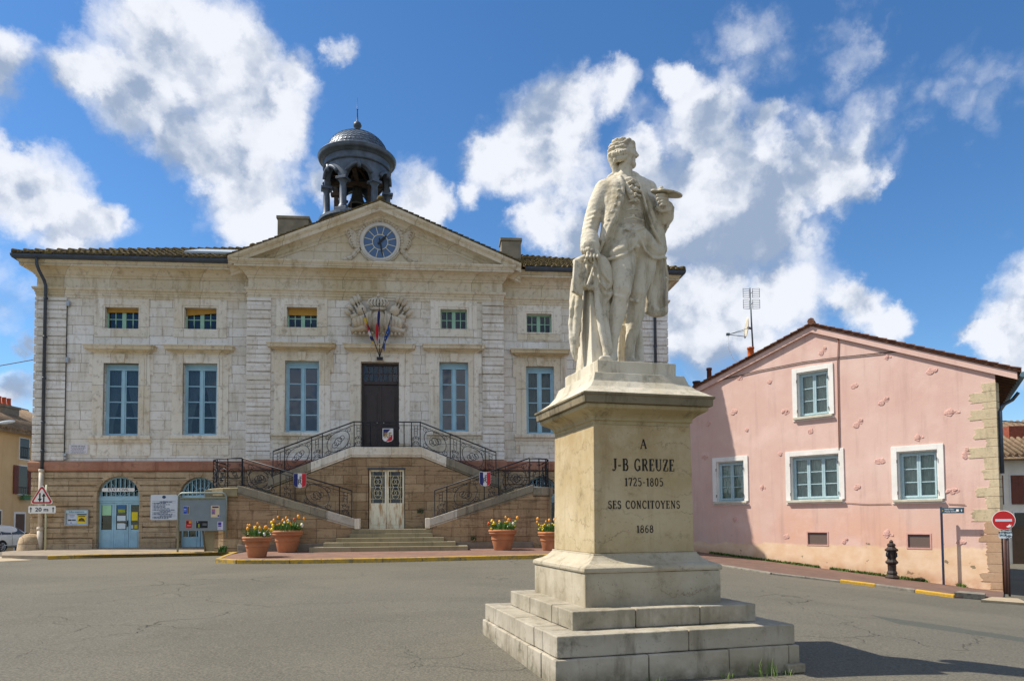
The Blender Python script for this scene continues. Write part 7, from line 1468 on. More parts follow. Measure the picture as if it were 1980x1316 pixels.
STATUE = {
 'figure': [
  ('c',((0.059,0.04,1.487),(0.023,0.11,1.251),(-0.007,0.17,1.068),(-0.022,0.2,0.948),(-0.035,0.18,0.858),(-0.045,0.14,0.772),(-0.066,0.12,0.661),(-0.103,0.12,0.467),(-0.122,0.12,0.306),(-0.128,0.12,0.14),(-0.129,0.12,0.06),),(0.1781,0.1622,0.1336,0.1113,0.0954,0.1018,0.1049,0.0763,0.0604,0.0572,0.0572,),0.0318,1,1),
  ('c',((0.398,-0.03,1.558),(0.363,-0.01,1.322),(0.29,0.03,1.104),(0.25,0.05,0.977),(0.251,0.03,0.891),(0.258,-0.02,0.749),(0.208,-0.01,0.52),(0.165,0,0.332),(0.158,0,0.14),(0.153,0,0.06),),(0.1717,0.159,0.1304,0.1113,0.1018,0.1145,0.0827,0.0636,0.0604,0.0572,),0.0318,1,1),
  ('e',(-0.024,0.25,0.971),(0.057,0.045,0.064),0.0318,0,1),
  ('e',(0.249,0.11,0.991),(0.057,0.045,0.057),0.0318,0,1),
  ('c',((-0.12,0.22,0.877),(-0.051,0.26,0.845),(0.053,0.2,0.897),),(0.0204,0.0204,0.0204,),0.0191,1,1),
  ('c',((0.127,0.1,0.881),(0.203,0.13,0.852),(0.343,0.06,0.922),),(0.0191,0.0191,0.0191,),0.0191,1,1),
  ('c',((-0.105,0.08,0.055),(-0.178,0.2,0.075),(-0.274,0.33,0.05),(-0.37,0.43,0.035),(-0.419,0.47,0.03),),(0.0541,0.0572,0.0541,0.0413,0.0318,),0.0254,1,1),
  ('c',((-0.133,0.13,0.13),(-0.219,0.25,0.09),),(0.0541,0.0477,),0.0318,1,1),
  ('c',((0.181,-0.06,0.055),(0.151,0.08,0.075),(0.142,0.2,0.05),(0.136,0.3,0.035),),(0.0541,0.0572,0.0541,0.0413,),0.0254,1,1),
  ('c',((0.161,0,0.13),(0.146,0.12,0.085),),(0.0541,0.0477,),0.0318,1,1),
  ('e',(-0.241,0.3,0.1),(0.025,0.019,0.019),0.0127,0,1),
  ('e',(0.137,0.17,0.1),(0.025,0.019,0.019),0.0127,0,1),
  ('c',((0.152,-0.17,0.89),(0.171,-0.19,0.563),(0.181,-0.2,0.03),),(0.0763,0.1081,0.1272,),0.0509,0.6,1),
  ('c',((0.081,-0.1,0.6),(0.07,-0.1,0.369),(0.058,-0.1,0.02),),(0.0159,0.0229,0.0286,),0.0318,1,1),
  ('c',((0.123,-0.1,0.603),(0.12,-0.1,0.372),(0.114,-0.1,0.02),),(0.0159,0.0229,0.0286,),0.0318,1,1),
  ('c',((0.166,-0.1,0.606),(0.169,-0.1,0.375),(0.171,-0.1,0.02),),(0.0159,0.0229,0.0286,),0.0318,1,1),
  ('c',((0.336,-0.14,0.661),(0.368,-0.14,0.43),(0.356,-0.13,0.03),),(0.0254,0.0509,0.0636,),0.0445,0.7,1),
  ('e',(0.227,0,1.61),(0.299,0.197,0.216),0.0509,0,1),
  ('c',((0.183,0.02,1.651),(0.172,0.02,1.848),(0.164,0,2.107),(0.161,-0.02,2.288),),(0.229,0.2099,0.248,0.229,),0.0509,0.66,1),
  ('e',(0.139,0.085,1.675),(0.204,0.14,0.165),0.0636,0,1),
  ('c',((-0.116,-0.03,2.286),(0.054,-0.03,2.386),(0.282,-0.03,2.42),(0.44,-0.03,2.352),),(0.1272,0.1145,0.1081,0.1208,),0.0509,1,1),
  ('c',((0.027,0.2,1.942),(0.108,0.235,1.962),(0.245,0.21,1.962),),(0.0076,0.0134,0.0076,),0.0382,1,1),
  ('c',((0.007,0.21,1.832),(0.118,0.24,1.851),(0.29,0.2,1.847),),(0.0076,0.0134,0.0076,),0.0382,1,1),
  ('c',((-0.004,0.23,1.701),(0.124,0.25,1.687),(0.283,0.21,1.758),),(0.0076,0.0134,0.0076,),0.0382,1,1),
  ('c',((0.061,0.19,2.06),(0.144,0.22,2.076),(0.289,0.18,2.077),),(0.0076,0.0134,0.0076,),0.0382,1,1),
  ('c',((0.151,0.235,2.057),(0.148,0.25,1.857),(0.139,0.262,1.645),),(0.0102,0.0102,0.0102,),0.0064,1,-1),
  ('e',(0.126,0.235,1.99),(0.02,0.019,0.02),0.0064,0,1),
  ('e',(0.12,0.242,1.87),(0.02,0.019,0.02),0.0064,0,1),
  ('e',(0.115,0.249,1.751),(0.02,0.019,0.02),0.0064,0,1),
  ('e',(0.11,0.256,1.645),(0.02,0.019,0.02),0.0064,0,1),
  ('c',((0.128,0.18,1.611),(0.014,0.185,1.489),(-0.091,0.155,1.412),),(0.0763,0.089,0.07,),0.0382,1,1),
  ('c',((-0.181,0.14,1.339),(-0.112,0.215,1.338),(-0.018,0.25,1.366),(0.086,0.25,1.446),(0.161,0.24,1.553),),(0.0165,0.0191,0.0204,0.0204,0.0191,),0.0254,1,1),
  ('c',((0.188,0.2,1.623),(0.099,0.24,1.534),(0.002,0.24,1.461),(-0.067,0.21,1.427),),(0.0254,0.0286,0.0254,0.0191,),0.0254,1,1),
  ('c',((0.131,0.23,1.515),(0.172,0.23,1.494),(0.172,0.2,1.453),),(0.0267,0.0318,0.0254,),0.0191,1,1),
  ('c',((0.312,0.12,1.652),(0.384,0.1,1.575),(0.464,0.08,1.511),(0.544,0.05,1.536),),(0.1018,0.1018,0.0827,0.0763,),0.0382,1,1),
  ('c',((0.227,0.205,1.599),(0.298,0.2,1.471),(0.415,0.16,1.406),(0.506,0.12,1.422),(0.617,0.06,1.466),),(0.0153,0.0165,0.0178,0.0178,0.0165,),0.0223,1,1),
  ('c',((0.342,0.17,1.584),(0.441,0.14,1.546),(0.546,0.09,1.581),),(0.0102,0.0102,0.0102,),0.0064,1,-1),
  ('c',((-0.039,0.05,2.286),(-0.079,0.07,2.069),(-0.109,0.07,1.87),(-0.152,0.05,1.678),(-0.16,0,1.533),(-0.13,-0.06,1.361),(-0.087,-0.12,1.055),),(0.1272,0.1208,0.1018,0.0827,0.0763,0.0827,0.089,),0.0254,0.85,1),
  ('c',((-0.031,0.11,2.273),(-0.04,0.14,2.109),(-0.098,0.14,1.927),(-0.16,0.12,1.76),(-0.214,0.08,1.602),),(0.0827,0.0827,0.0827,0.07,0.0445,),0.0318,1,1),
  ('c',((0.015,0.12,2.405),(0.011,0.185,2.257),(0.005,0.21,2.142),(-0.036,0.22,2.004),(-0.102,0.21,1.859),(-0.168,0.185,1.721),(-0.231,0.12,1.547),(-0.248,0.06,1.477),),(0.0204,0.0229,0.0242,0.0229,0.0216,0.0204,0.0191,0.0191,),0.0318,1,1),
  ('c',((0.061,0.195,2.207),(0.05,0.2,2.099),(0.016,0.195,1.981),(-0.034,0.18,1.84),(-0.098,0.165,1.697),),(0.0165,0.0242,0.0293,0.0318,0.0318,),0.0076,1,-1),
  ('e',(-0.038,0.173,2.289),(0.023,0.017,0.02),0.0064,0,1),
  ('e',(-0.048,0.208,2.188),(0.023,0.017,0.02),0.0064,0,1),
  ('e',(-0.072,0.228,2.092),(0.023,0.017,0.02),0.0064,0,1),
  ('e',(-0.113,0.238,1.987),(0.023,0.017,0.02),0.0064,0,1),
  ('e',(-0.155,0.238,1.893),(0.023,0.017,0.02),0.0064,0,1),
  ('e',(-0.197,0.223,1.792),(0.023,0.017,0.02),0.0064,0,1),
  ('c',((0.328,0.05,2.316),(0.423,0.04,2.139),(0.487,0.02,1.954),(0.545,-0,1.768),(0.601,-0.03,1.604),),(0.1081,0.1081,0.1145,0.1208,0.1081,),0.0318,0.85,1),
  ('c',((0.314,0.12,2.244),(0.377,0.13,2.075),(0.429,0.12,1.914),(0.492,0.09,1.774),(0.58,0.04,1.63),),(0.0572,0.0572,0.0572,0.0572,0.0509,),0.0254,1,1),
  ('c',((0.232,0.12,2.405),(0.248,0.185,2.272),(0.294,0.2,2.102),(0.339,0.19,1.954),(0.4,0.175,1.81),(0.489,0.135,1.691),(0.58,0.08,1.588),(0.659,0.02,1.438),(0.711,-0.03,1.259),(0.721,-0.07,1.037),(0.726,-0.1,0.818),),(0.0191,0.0204,0.0204,0.0204,0.0191,0.0191,0.0191,0.0191,0.0191,0.0191,0.0254,),0.0254,1,1),
  ('c',((0.213,0.185,2.268),(0.26,0.19,2.102),(0.302,0.185,1.952),(0.36,0.17,1.821),),(0.0191,0.0242,0.0254,0.0254,),0.0076,1,-1),
  ('c',((0.597,-0.08,1.568),(0.628,-0.12,1.349),(0.632,-0.15,1.122),(0.631,-0.17,0.871),),(0.1081,0.1081,0.1145,0.1081,),0.0318,0.55,1),
  ('c',((0.521,-0.12,1.104),(0.534,-0.14,0.829),(0.677,-0.12,0.82),),(0.0509,0.0636,0.0572,),0.0318,0.7,1),
  ('c',((0.504,-0.02,1.338),(0.477,-0.06,1.082),(0.463,-0.1,0.812),),(0.0318,0.0318,0.0382,),0.0254,1,1),
  ('e',(0.664,0.03,1.215),(0.019,0.019,0.019),0.0064,0,1),
  ('e',(0.646,0.06,1.456),(0.022,0.019,0.022),0.0064,0,1),
  ('c',((0.031,-0.04,2.414),(0.058,-0.02,2.468),(0.078,0.03,2.467),),(0.0445,0.0509,0.0382,),0.0254,1,1),
  ('c',((0.28,0.05,2.423),(0.262,0.03,2.484),(0.255,-0.06,2.545),(0.148,-0.09,2.552),),(0.0382,0.0413,0.0445,0.0509,),0.0254,1,1),
  ('c',((0.033,0.05,2.419),(0.091,0.12,2.355),(0.187,0.11,2.384),),(0.0413,0.0445,0.0413,),0.0254,1,1),
  ('c',((0.083,0.15,2.295),(0.098,0.19,2.187),(0.126,0.2,2.095),),(0.0318,0.035,0.0254,),0.0191,1,1),
  ('e',(0.132,0.18,2.313),(0.033,0.033,0.022),0.0076,0,1),
  ('e',(0.12,0.192,2.328),(0.021,0.021,0.014),0.0064,0,1),
  ('e',(0.096,0.192,2.309),(0.021,0.021,0.014),0.0064,0,1),
  ('e',(0.112,0.235,2.281),(0.017,0.025,0.017),0.0064,0,-1),
  ('e',(0.174,0.18,2.331),(0.038,0.031,0.022),0.0076,0,1),
  ('e',(0.171,0.192,2.34),(0.019,0.019,0.013),0.0064,0,1),
  ('e',(0.146,0.192,2.348),(0.019,0.019,0.013),0.0064,0,1),
  ('e',(0.144,0.235,2.297),(0.016,0.023,0.016),0.0064,0,-1),
  ('e',(0.197,0.19,2.284),(0.036,0.028,0.026),0.0076,0,1),
  ('e',(0.212,0.202,2.3),(0.017,0.017,0.012),0.0064,0,1),
  ('e',(0.178,0.202,2.268),(0.017,0.017,0.012),0.0064,0,1),
  ('e',(0.173,0.245,2.251),(0.015,0.021,0.015),0.0064,0,-1),
  ('e',(0.129,0.2,2.245),(0.037,0.028,0.018),0.0076,0,1),
  ('e',(0.13,0.212,2.228),(0.017,0.017,0.012),0.0064,0,1),
  ('e',(0.124,0.212,2.26),(0.017,0.017,0.012),0.0064,0,1),
  ('e',(0.102,0.255,2.222),(0.015,0.021,0.015),0.0064,0,-1),
  ('e',(0.17,0.215,2.217),(0.041,0.031,0.029),0.0076,0,1),
  ('e',(0.168,0.227,2.224),(0.019,0.019,0.013),0.0064,0,1),
  ('e',(0.192,0.227,2.21),(0.019,0.019,0.013),0.0064,0,1),
  ('e',(0.148,0.27,2.185),(0.016,0.023,0.016),0.0064,0,-1),
  ('e',(0.231,0.19,2.216),(0.029,0.025,0.02),0.0076,0,1),
  ('e',(0.232,0.202,2.215),(0.016,0.016,0.011),0.0064,0,1),
  ('e',(0.201,0.202,2.22),(0.016,0.016,0.011),0.0064,0,1),
  ('e',(0.208,0.245,2.195),(0.013,0.019,0.013),0.0064,0,-1),
  ('e',(0.116,0.21,2.168),(0.025,0.028,0.024),0.0076,0,1),
  ('e',(0.095,0.222,2.157),(0.017,0.017,0.012),0.0064,0,1),
  ('e',(0.108,0.222,2.171),(0.017,0.017,0.012),0.0064,0,1),
  ('e',(0.097,0.265,2.145),(0.015,0.021,0.015),0.0064,0,-1),
  ('e',(0.155,0.23,2.144),(0.03,0.028,0.02),0.0076,0,1),
  ('e',(0.158,0.242,2.153),(0.017,0.017,0.012),0.0064,0,1),
  ('e',(0.139,0.242,2.121),(0.017,0.017,0.012),0.0064,0,1),
  ('e',(0.126,0.285,2.115),(0.015,0.021,0.015),0.0064,0,-1),
  ('e',(0.218,0.2,2.151),(0.034,0.025,0.017),0.0076,0,1),
  ('e',(0.182,0.212,2.159),(0.016,0.016,0.011),0.0064,0,1),
  ('e',(0.23,0.212,2.14),(0.016,0.016,0.011),0.0064,0,1),
  ('e',(0.187,0.255,2.126),(0.013,0.019,0.013),0.0064,0,-1),
  ('e',(0.124,0.22,2.112),(0.022,0.023,0.018),0.0076,0,1),
  ('e',(0.087,0.232,2.09),(0.014,0.014,0.01),0.0064,0,1),
  ('e',(0.145,0.232,2.08),(0.014,0.014,0.01),0.0064,0,1),
  ('e',(0.101,0.275,2.08),(0.012,0.017,0.012),0.0064,0,-1),
  ('e',(0.173,0.22,2.098),(0.022,0.024,0.018),0.0076,0,1),
  ('e',(0.199,0.232,2.078),(0.015,0.015,0.011),0.0064,0,1),
  ('e',(0.16,0.232,2.063),(0.015,0.015,0.011),0.0064,0,1),
  ('e',(0.148,0.275,2.068),(0.013,0.018,0.013),0.0064,0,-1),
  ('c',((-0.144,-0.03,2.27),(-0.216,-0.03,2.129),(-0.266,-0.03,2.005),(-0.323,-0.03,1.829),(-0.362,0.01,1.692),(-0.379,0.05,1.584),),(0.1272,0.1177,0.1094,0.1005,0.0986,0.0986,),0.0382,1,1),
  ('c',((-0.363,0.02,1.922),(-0.319,0.08,1.928),(-0.22,0.01,1.994),),(0.0127,0.0229,0.0127,),0.0318,1,1),
  ('c',((-0.395,0.03,1.849),(-0.351,0.09,1.856),(-0.253,0.02,1.921),),(0.0127,0.0229,0.0127,),0.0318,1,1),
  ('c',((-0.412,0.02,1.793),(-0.365,0.08,1.8),(-0.263,0.01,1.865),),(0.0127,0.0229,0.0127,),0.0318,1,1),
  ('c',((-0.438,0.03,1.728),(-0.387,0.09,1.736),(-0.282,0.02,1.8),),(0.0127,0.0229,0.0127,),0.0318,1,1),
  ('c',((-0.449,0.04,1.665),(-0.402,0.1,1.672),(-0.301,0.03,1.736),),(0.0127,0.0229,0.0127,),0.0318,1,1),
  ('c',((-0.379,0.05,1.604),(-0.39,0.09,1.485),),(0.1113,0.1208,),0.0191,1,1),
  ('c',((-0.466,0.06,1.508),(-0.452,0.13,1.566),(-0.406,0.15,1.582),(-0.313,0.12,1.564),),(0.0191,0.0191,0.0191,0.0191,),0.0127,1,1),
  ('e',(-0.416,0.175,1.54),(0.025,0.019,0.025),0.0064,0,1),
  ('e',(-0.474,0.15,1.505),(0.025,0.019,0.025),0.0064,0,1),
  ('e',(-0.489,0.1,1.439),(0.023,0.022,0.027),0.0095,0,1),
  ('e',(-0.501,0.13,1.408),(0.01,0.013,0.013),0.0064,0,-1),
  ('e',(-0.478,0.138,1.416),(0.023,0.022,0.027),0.0095,0,1),
  ('e',(-0.49,0.168,1.385),(0.01,0.013,0.013),0.0064,0,-1),
  ('e',(-0.464,0.171,1.423),(0.023,0.022,0.027),0.0095,0,1),
  ('e',(-0.477,0.201,1.392),(0.01,0.013,0.013),0.0064,0,-1),
  ('e',(-0.447,0.192,1.416),(0.023,0.022,0.027),0.0095,0,1),
  ('e',(-0.459,0.222,1.385),(0.01,0.013,0.013),0.0064,0,-1),
  ('e',(-0.424,0.2,1.398),(0.023,0.022,0.027),0.0095,0,1),
  ('e',(-0.437,0.23,1.367),(0.01,0.013,0.013),0.0064,0,-1),
  ('e',(-0.395,0.192,1.416),(0.023,0.022,0.027),0.0095,0,1),
  ('e',(-0.407,0.222,1.384),(0.01,0.013,0.013),0.0064,0,-1),
  ('e',(-0.36,0.171,1.437),(0.023,0.022,0.027),0.0095,0,1),
  ('e',(-0.372,0.201,1.405),(0.01,0.013,0.013),0.0064,0,-1),
  ('e',(-0.32,0.138,1.434),(0.023,0.022,0.027),0.0095,0,1),
  ('e',(-0.333,0.168,1.403),(0.01,0.013,0.013),0.0064,0,-1),
  ('e',(-0.277,0.1,1.454),(0.023,0.022,0.027),0.0095,0,1),
  ('e',(-0.29,0.13,1.423),(0.01,0.013,0.013),0.0064,0,-1),
  ('c',((-0.383,0.09,1.479),(-0.391,0.14,1.396),(-0.386,0.16,1.364),),(0.0636,0.0731,0.0668,),0.0254,0.8,1),
  ('c',((-0.465,0.2,1.367),(-0.492,0.24,1.3),(-0.481,0.22,1.289),(-0.459,0.18,1.28),),(0.0193,0.0181,0.0155,0.0132,),0.0051,1,1),
  ('c',((-0.423,0.2,1.371),(-0.448,0.24,1.304),(-0.435,0.22,1.262),(-0.413,0.18,1.253),),(0.0208,0.0195,0.0169,0.0144,),0.0051,1,1),
  ('c',((-0.381,0.2,1.375),(-0.403,0.24,1.308),(-0.389,0.22,1.266),(-0.366,0.18,1.257),),(0.0208,0.0195,0.0169,0.0144,),0.0051,1,1),
  ('c',((-0.34,0.2,1.379),(-0.359,0.24,1.312),(-0.344,0.22,1.302),(-0.321,0.18,1.293),),(0.0189,0.0176,0.0151,0.0128,),0.0051,1,1),
  ('c',((-0.331,0.16,1.407),(-0.322,0.2,1.343),(-0.34,0.21,1.293),),(0.0267,0.0242,0.0204,),0.0095,1,1),
  ('c',((0.456,-0.05,2.336),(0.535,-0.08,2.203),(0.583,-0.08,2.039),(0.616,-0.05,1.889),),(0.1272,0.1177,0.1113,0.1018,),0.0382,1,1),
  ('c',((0.616,-0.05,1.889),(0.627,0.03,1.945),(0.629,0.11,2.006),),(0.1018,0.0954,0.0922,),0.0382,1,1),
  ('c',((0.438,0.05,2.05),(0.5,0.07,2.075),(0.621,0.03,2.052),),(0.0095,0.0191,0.0095,),0.0318,1,1),
  ('c',((0.459,0.05,1.992),(0.521,0.07,2.017),(0.635,0.03,2),),(0.0095,0.0191,0.0095,),0.0318,1,1),
  ('c',((0.479,0.05,1.935),(0.541,0.07,1.96),(0.649,0.03,1.948),),(0.0095,0.0191,0.0095,),0.0318,1,1),
  ('c',((0.5,0.05,1.877),(0.562,0.07,1.902),(0.662,0.03,1.895),),(0.0095,0.0191,0.0095,),0.0318,1,1),
  ('c',((0.627,0.1,1.983),(0.602,0.15,2.046),),(0.1018,0.1049,),0.0191,1,1),
  ('c',((0.482,0.16,2.035),(0.504,0.24,1.978),(0.584,0.25,1.989),(0.694,0.18,2.063),),(0.0216,0.0216,0.0216,0.0216,),0.0127,1,1),
  ('e',(0.466,0.22,2.028),(0.025,0.023,0.025),0.0095,0,1),
  ('e',(0.49,0.235,2.013),(0.025,0.023,0.025),0.0095,0,1),
  ('e',(0.517,0.246,2.034),(0.025,0.023,0.025),0.0095,0,1),
  ('e',(0.548,0.25,2.024),(0.025,0.023,0.025),0.0095,0,1),
  ('e',(0.582,0.246,2.018),(0.025,0.023,0.025),0.0095,0,1),
  ('e',(0.621,0.235,2.05),(0.025,0.023,0.025),0.0095,0,1),
  ('e',(0.662,0.22,2.049),(0.025,0.023,0.025),0.0095,0,1),
  ('c',((0.67,0.17,2.025),(0.69,0.13,1.938),(0.663,0.11,1.877),(0.655,0.11,1.843),),(0.035,0.0318,0.0229,0.0165,),0.0191,1,1),
  ('c',((0.593,0.15,1.946),(0.6,0.12,1.88),),(0.0191,0.0191,),0.0191,1,1),
  ('c',((0.569,0.2,2.054),(0.544,0.235,2.102),(0.53,0.25,2.14),),(0.0509,0.0572,0.0604,),0.0254,1,1),
  ('c',((0.546,0.3,2.155),(0.479,0.335,2.135),(0.414,0.31,2.129),(0.439,0.27,2.14),(0.481,0.25,2.15),),(0.0191,0.021,0.0191,0.0172,0.0162,),0.0045,1,1),
  ('c',((0.546,0.3,2.113),(0.478,0.335,2.093),(0.421,0.31,2.088),(0.445,0.27,2.098),(0.487,0.25,2.109),),(0.0197,0.0216,0.0197,0.0177,0.0168,),0.0045,1,1),
  ('c',((0.538,0.3,2.07),(0.47,0.335,2.05),(0.434,0.31,2.047),(0.458,0.27,2.058),(0.5,0.25,2.068),),(0.0184,0.0204,0.0184,0.0166,0.0157,),0.0045,1,1),
  ('c',((0.53,0.3,2.033),(0.462,0.335,2.014),(0.454,0.31,2.014),(0.479,0.27,2.024),(0.521,0.25,2.034),),(0.0159,0.0178,0.0159,0.0143,0.0135,),0.0045,1,1),
  ('c',((0.532,0.26,2.162),(0.482,0.29,2.195),(0.468,0.29,2.225),(0.493,0.27,2.254),),(0.0293,0.028,0.0267,0.0216,),0.0095,1,1),
  ('c',((0.168,-0.03,2.4),(0.146,-0.01,2.481),(0.128,0,2.587),),(0.1018,0.0922,0.0859,),0.0318,1,1),
  ('c',((0.144,0.07,2.457),(0.178,0.06,2.545),),(0.0159,0.0159,),0.0254,1,1),
  ('e',(0.101,-0.006,2.801),(0.15,0.116,0.139),0.0318,(0.93,0.37,0),1),
  ('e',(0.174,0.022,2.749),(0.087,0.095,0.139),0.0382,(0.93,0.37,0),1),
  ('c',((0.134,0.063,2.645),(0.208,0.061,2.622),),(0.041,0.038,),0.0318,1,1),
  ('c',((0.172,-0.034,2.645),(0.225,0.018,2.622),),(0.041,0.038,),0.0318,1,1),
  ('e',(0.221,0.041,2.628),(0.035,0.041,0.035),0.0254,(0.93,0.37,0),1),
  ('c',((0.237,0.048,2.801),(0.257,0.056,2.767),(0.278,0.064,2.735),),(0.0176,0.0164,0.017,),0.0127,1,1),
  ('e',(0.25,0.074,2.723),(0.02,0.015,0.015),0.0095,(0.93,0.37,0),1),
  ('e',(0.264,0.037,2.723),(0.02,0.015,0.015),0.0095,(0.93,0.37,0),1),
  ('c',((0.239,0.061,2.822),(0.22,0.084,2.827),(0.18,0.106,2.813),),(0.0152,0.0176,0.0152,),0.0159,1,1),
  ('e',(0.232,0.092,2.787),(0.046,0.035,0.029),0.0076,(0.93,0.37,0),-1),
  ('e',(0.212,0.083,2.784),(0.023,0.023,0.021),0.0038,(0.93,0.37,0),1),
  ('c',((0.231,0.073,2.797),(0.224,0.089,2.801),(0.204,0.103,2.793),),(0.007,0.007,0.007,),0.0064,1,1),
  ('e',(0.189,0.094,2.732),(0.035,0.029,0.029),0.0318,(0.93,0.37,0),1),
  ('e',(0.07,0.087,2.749),(0.029,0.02,0.046),0.0127,(0.93,0.37,0),1),
  ('c',((0.248,0.04,2.822),(0.25,0.009,2.827),(0.235,-0.034,2.813),),(0.0152,0.0176,0.0152,),0.0159,1,1),
  ('e',(0.264,0.012,2.787),(0.046,0.035,0.029),0.0076,(0.93,0.37,0),-1),
  ('e',(0.243,0.005,2.784),(0.023,0.023,0.021),0.0038,(0.93,0.37,0),1),
  ('c',((0.25,0.025,2.797),(0.256,0.009,2.801),(0.251,-0.015,2.793),),(0.007,0.007,0.007,),0.0064,1,1),
  ('e',(0.234,-0.019,2.732),(0.035,0.029,0.029),0.0318,(0.93,0.37,0),1),
  ('e',(0.143,-0.096,2.749),(0.029,0.02,0.046),0.0127,(0.93,0.37,0),1),
  ('c',((0.233,0.071,2.693),(0.248,0.052,2.695),(0.25,0.028,2.693),),(0.007,0.0099,0.007,),0.0127,1,1),
  ('c',((0.232,0.067,2.673),(0.244,0.051,2.672),(0.247,0.03,2.673),),(0.0076,0.0105,0.0076,),0.0127,1,1),
  ('c',((0.243,0.075,2.683),(0.259,0.057,2.684),(0.26,0.032,2.683),),(0.0047,0.0047,0.0047,),0.0038,1,-1),
  ('e',(0.253,0.054,2.648),(0.017,0.029,0.01),0.0127,(0.93,0.37,0),-1),
  ('e',(0.207,0.036,2.871),(0.052,0.087,0.052),0.0318,(0.93,0.37,0),1),
  ('c',((0.201,-0.041,2.911),(0.198,0.007,2.923),(0.181,0.05,2.923),(0.146,0.086,2.911),(0.103,0.1,2.871),),(0.0234,0.0246,0.0246,0.0234,0.0263,),0.0191,1,1),
  ('e',(0.093,0.032,2.93),(0.021,0.021,0.015),0.0051,(0.93,0.37,0),1),
  ('e',(0.077,0.027,2.932),(0.03,0.02,0.014),0.0051,(0.93,0.37,0),1),
  ('e',(0.063,0.018,2.924),(0.02,0.024,0.017),0.0051,(0.93,0.37,0),1),
  ('e',(0.052,0.006,2.93),(0.02,0.026,0.018),0.0051,(0.93,0.37,0),1),
  ('e',(0.046,-0.008,2.928),(0.019,0.017,0.015),0.0051,(0.93,0.37,0),1),
  ('e',(0.045,-0.021,2.939),(0.02,0.017,0.018),0.0051,(0.93,0.37,0),1),
  ('e',(0.05,-0.034,2.929),(0.03,0.017,0.019),0.0051,(0.93,0.37,0),1),
  ('e',(0.06,-0.043,2.941),(0.023,0.026,0.018),0.0051,(0.93,0.37,0),1),
  ('e',(0.074,-0.049,2.928),(0.023,0.017,0.018),0.0051,(0.93,0.37,0),1),
  ('e',(0.09,-0.05,2.929),(0.029,0.025,0.019),0.0051,(0.93,0.37,0),1),
  ('e',(0.106,-0.047,2.924),(0.021,0.019,0.016),0.0051,(0.93,0.37,0),1),
  ('e',(0.122,-0.04,2.928),(0.029,0.018,0.014),0.0051,(0.93,0.37,0),1),
  ('e',(0.09,0.078,2.915),(0.025,0.027,0.018),0.0051,(0.93,0.37,0),1),
  ('e',(0.063,0.07,2.915),(0.026,0.024,0.021),0.0051,(0.93,0.37,0),1),
  ('e',(0.038,0.056,2.905),(0.02,0.018,0.022),0.0051,(0.93,0.37,0),1),
  ('e',(0.017,0.039,2.915),(0.029,0.02,0.02),0.0051,(0.93,0.37,0),1),
  ('e',(0.001,0.018,2.912),(0.026,0.025,0.019),0.0051,(0.93,0.37,0),1),
  ('e',(-0.009,-0.005,2.909),(0.026,0.019,0.022),0.0051,(0.93,0.37,0),1),
  ('e',(-0.012,-0.028,2.916),(0.019,0.026,0.023),0.0051,(0.93,0.37,0),1),
  ('e',(-0.007,-0.049,2.909),(0.019,0.026,0.015),0.0051,(0.93,0.37,0),1),
  ('e',(0.004,-0.068,2.916),(0.026,0.017,0.015),0.0051,(0.93,0.37,0),1),
  ('e',(0.022,-0.083,2.909),(0.025,0.024,0.022),0.0051,(0.93,0.37,0),1),
  ('e',(0.045,-0.093,2.899),(0.019,0.026,0.014),0.0051,(0.93,0.37,0),1),
  ('e',(0.071,-0.097,2.914),(0.02,0.025,0.021),0.0051,(0.93,0.37,0),1),
  ('e',(0.098,-0.095,2.914),(0.025,0.025,0.016),0.0051,(0.93,0.37,0),1),
  ('e',(0.126,-0.088,2.909),(0.022,0.025,0.021),0.0051,(0.93,0.37,0),1),
  ('e',(0.151,-0.075,2.905),(0.025,0.016,0.014),0.0051,(0.93,0.37,0),1),
  ('e',(0.087,0.102,2.861),(0.024,0.025,0.02),0.0051,(0.93,0.37,0),1),
  ('e',(0.06,0.095,2.851),(0.023,0.024,0.019),0.0051,(0.93,0.37,0),1),
  ('e',(0.032,0.082,2.848),(0.028,0.025,0.015),0.0051,(0.93,0.37,0),1),
  ('e',(0.007,0.065,2.86),(0.023,0.024,0.017),0.0051,(0.93,0.37,0),1),
  ('e',(-0.013,0.045,2.853),(0.024,0.026,0.015),0.0051,(0.93,0.37,0),1),
  ('e',(-0.029,0.022,2.85),(0.026,0.025,0.019),0.0051,(0.93,0.37,0),1),
  ('e',(-0.039,-0.002,2.858),(0.028,0.024,0.015),0.0051,(0.93,0.37,0),1),
  ('e',(-0.043,-0.026,2.868),(0.021,0.019,0.022),0.0051,(0.93,0.37,0),1),
  ('e',(-0.041,-0.05,2.857),(0.028,0.018,0.022),0.0051,(0.93,0.37,0),1),
  ('e',(-0.032,-0.072,2.852),(0.02,0.021,0.017),0.0051,(0.93,0.37,0),1),
  ('e',(-0.018,-0.091,2.86),(0.029,0.024,0.014),0.0051,(0.93,0.37,0),1),
  ('e',(0.002,-0.106,2.855),(0.025,0.021,0.021),0.0051,(0.93,0.37,0),1),
  ('e',(0.026,-0.117,2.859),(0.019,0.019,0.022),0.0051,(0.93,0.37,0),1),
  ('e',(0.053,-0.122,2.856),(0.027,0.026,0.02),0.0051,(0.93,0.37,0),1),
  ('e',(0.082,-0.123,2.863),(0.026,0.019,0.022),0.0051,(0.93,0.37,0),1),
  ('e',(0.112,-0.118,2.858),(0.029,0.019,0.022),0.0051,(0.93,0.37,0),1),
  ('e',(0.141,-0.108,2.866),(0.026,0.021,0.015),0.0051,(0.93,0.37,0),1),
  ('e',(0.166,-0.095,2.865),(0.023,0.023,0.015),0.0051,(0.93,0.37,0),1),
  ('e',(0.086,0.112,2.797),(0.02,0.025,0.016),0.0051,(0.93,0.37,0),1),
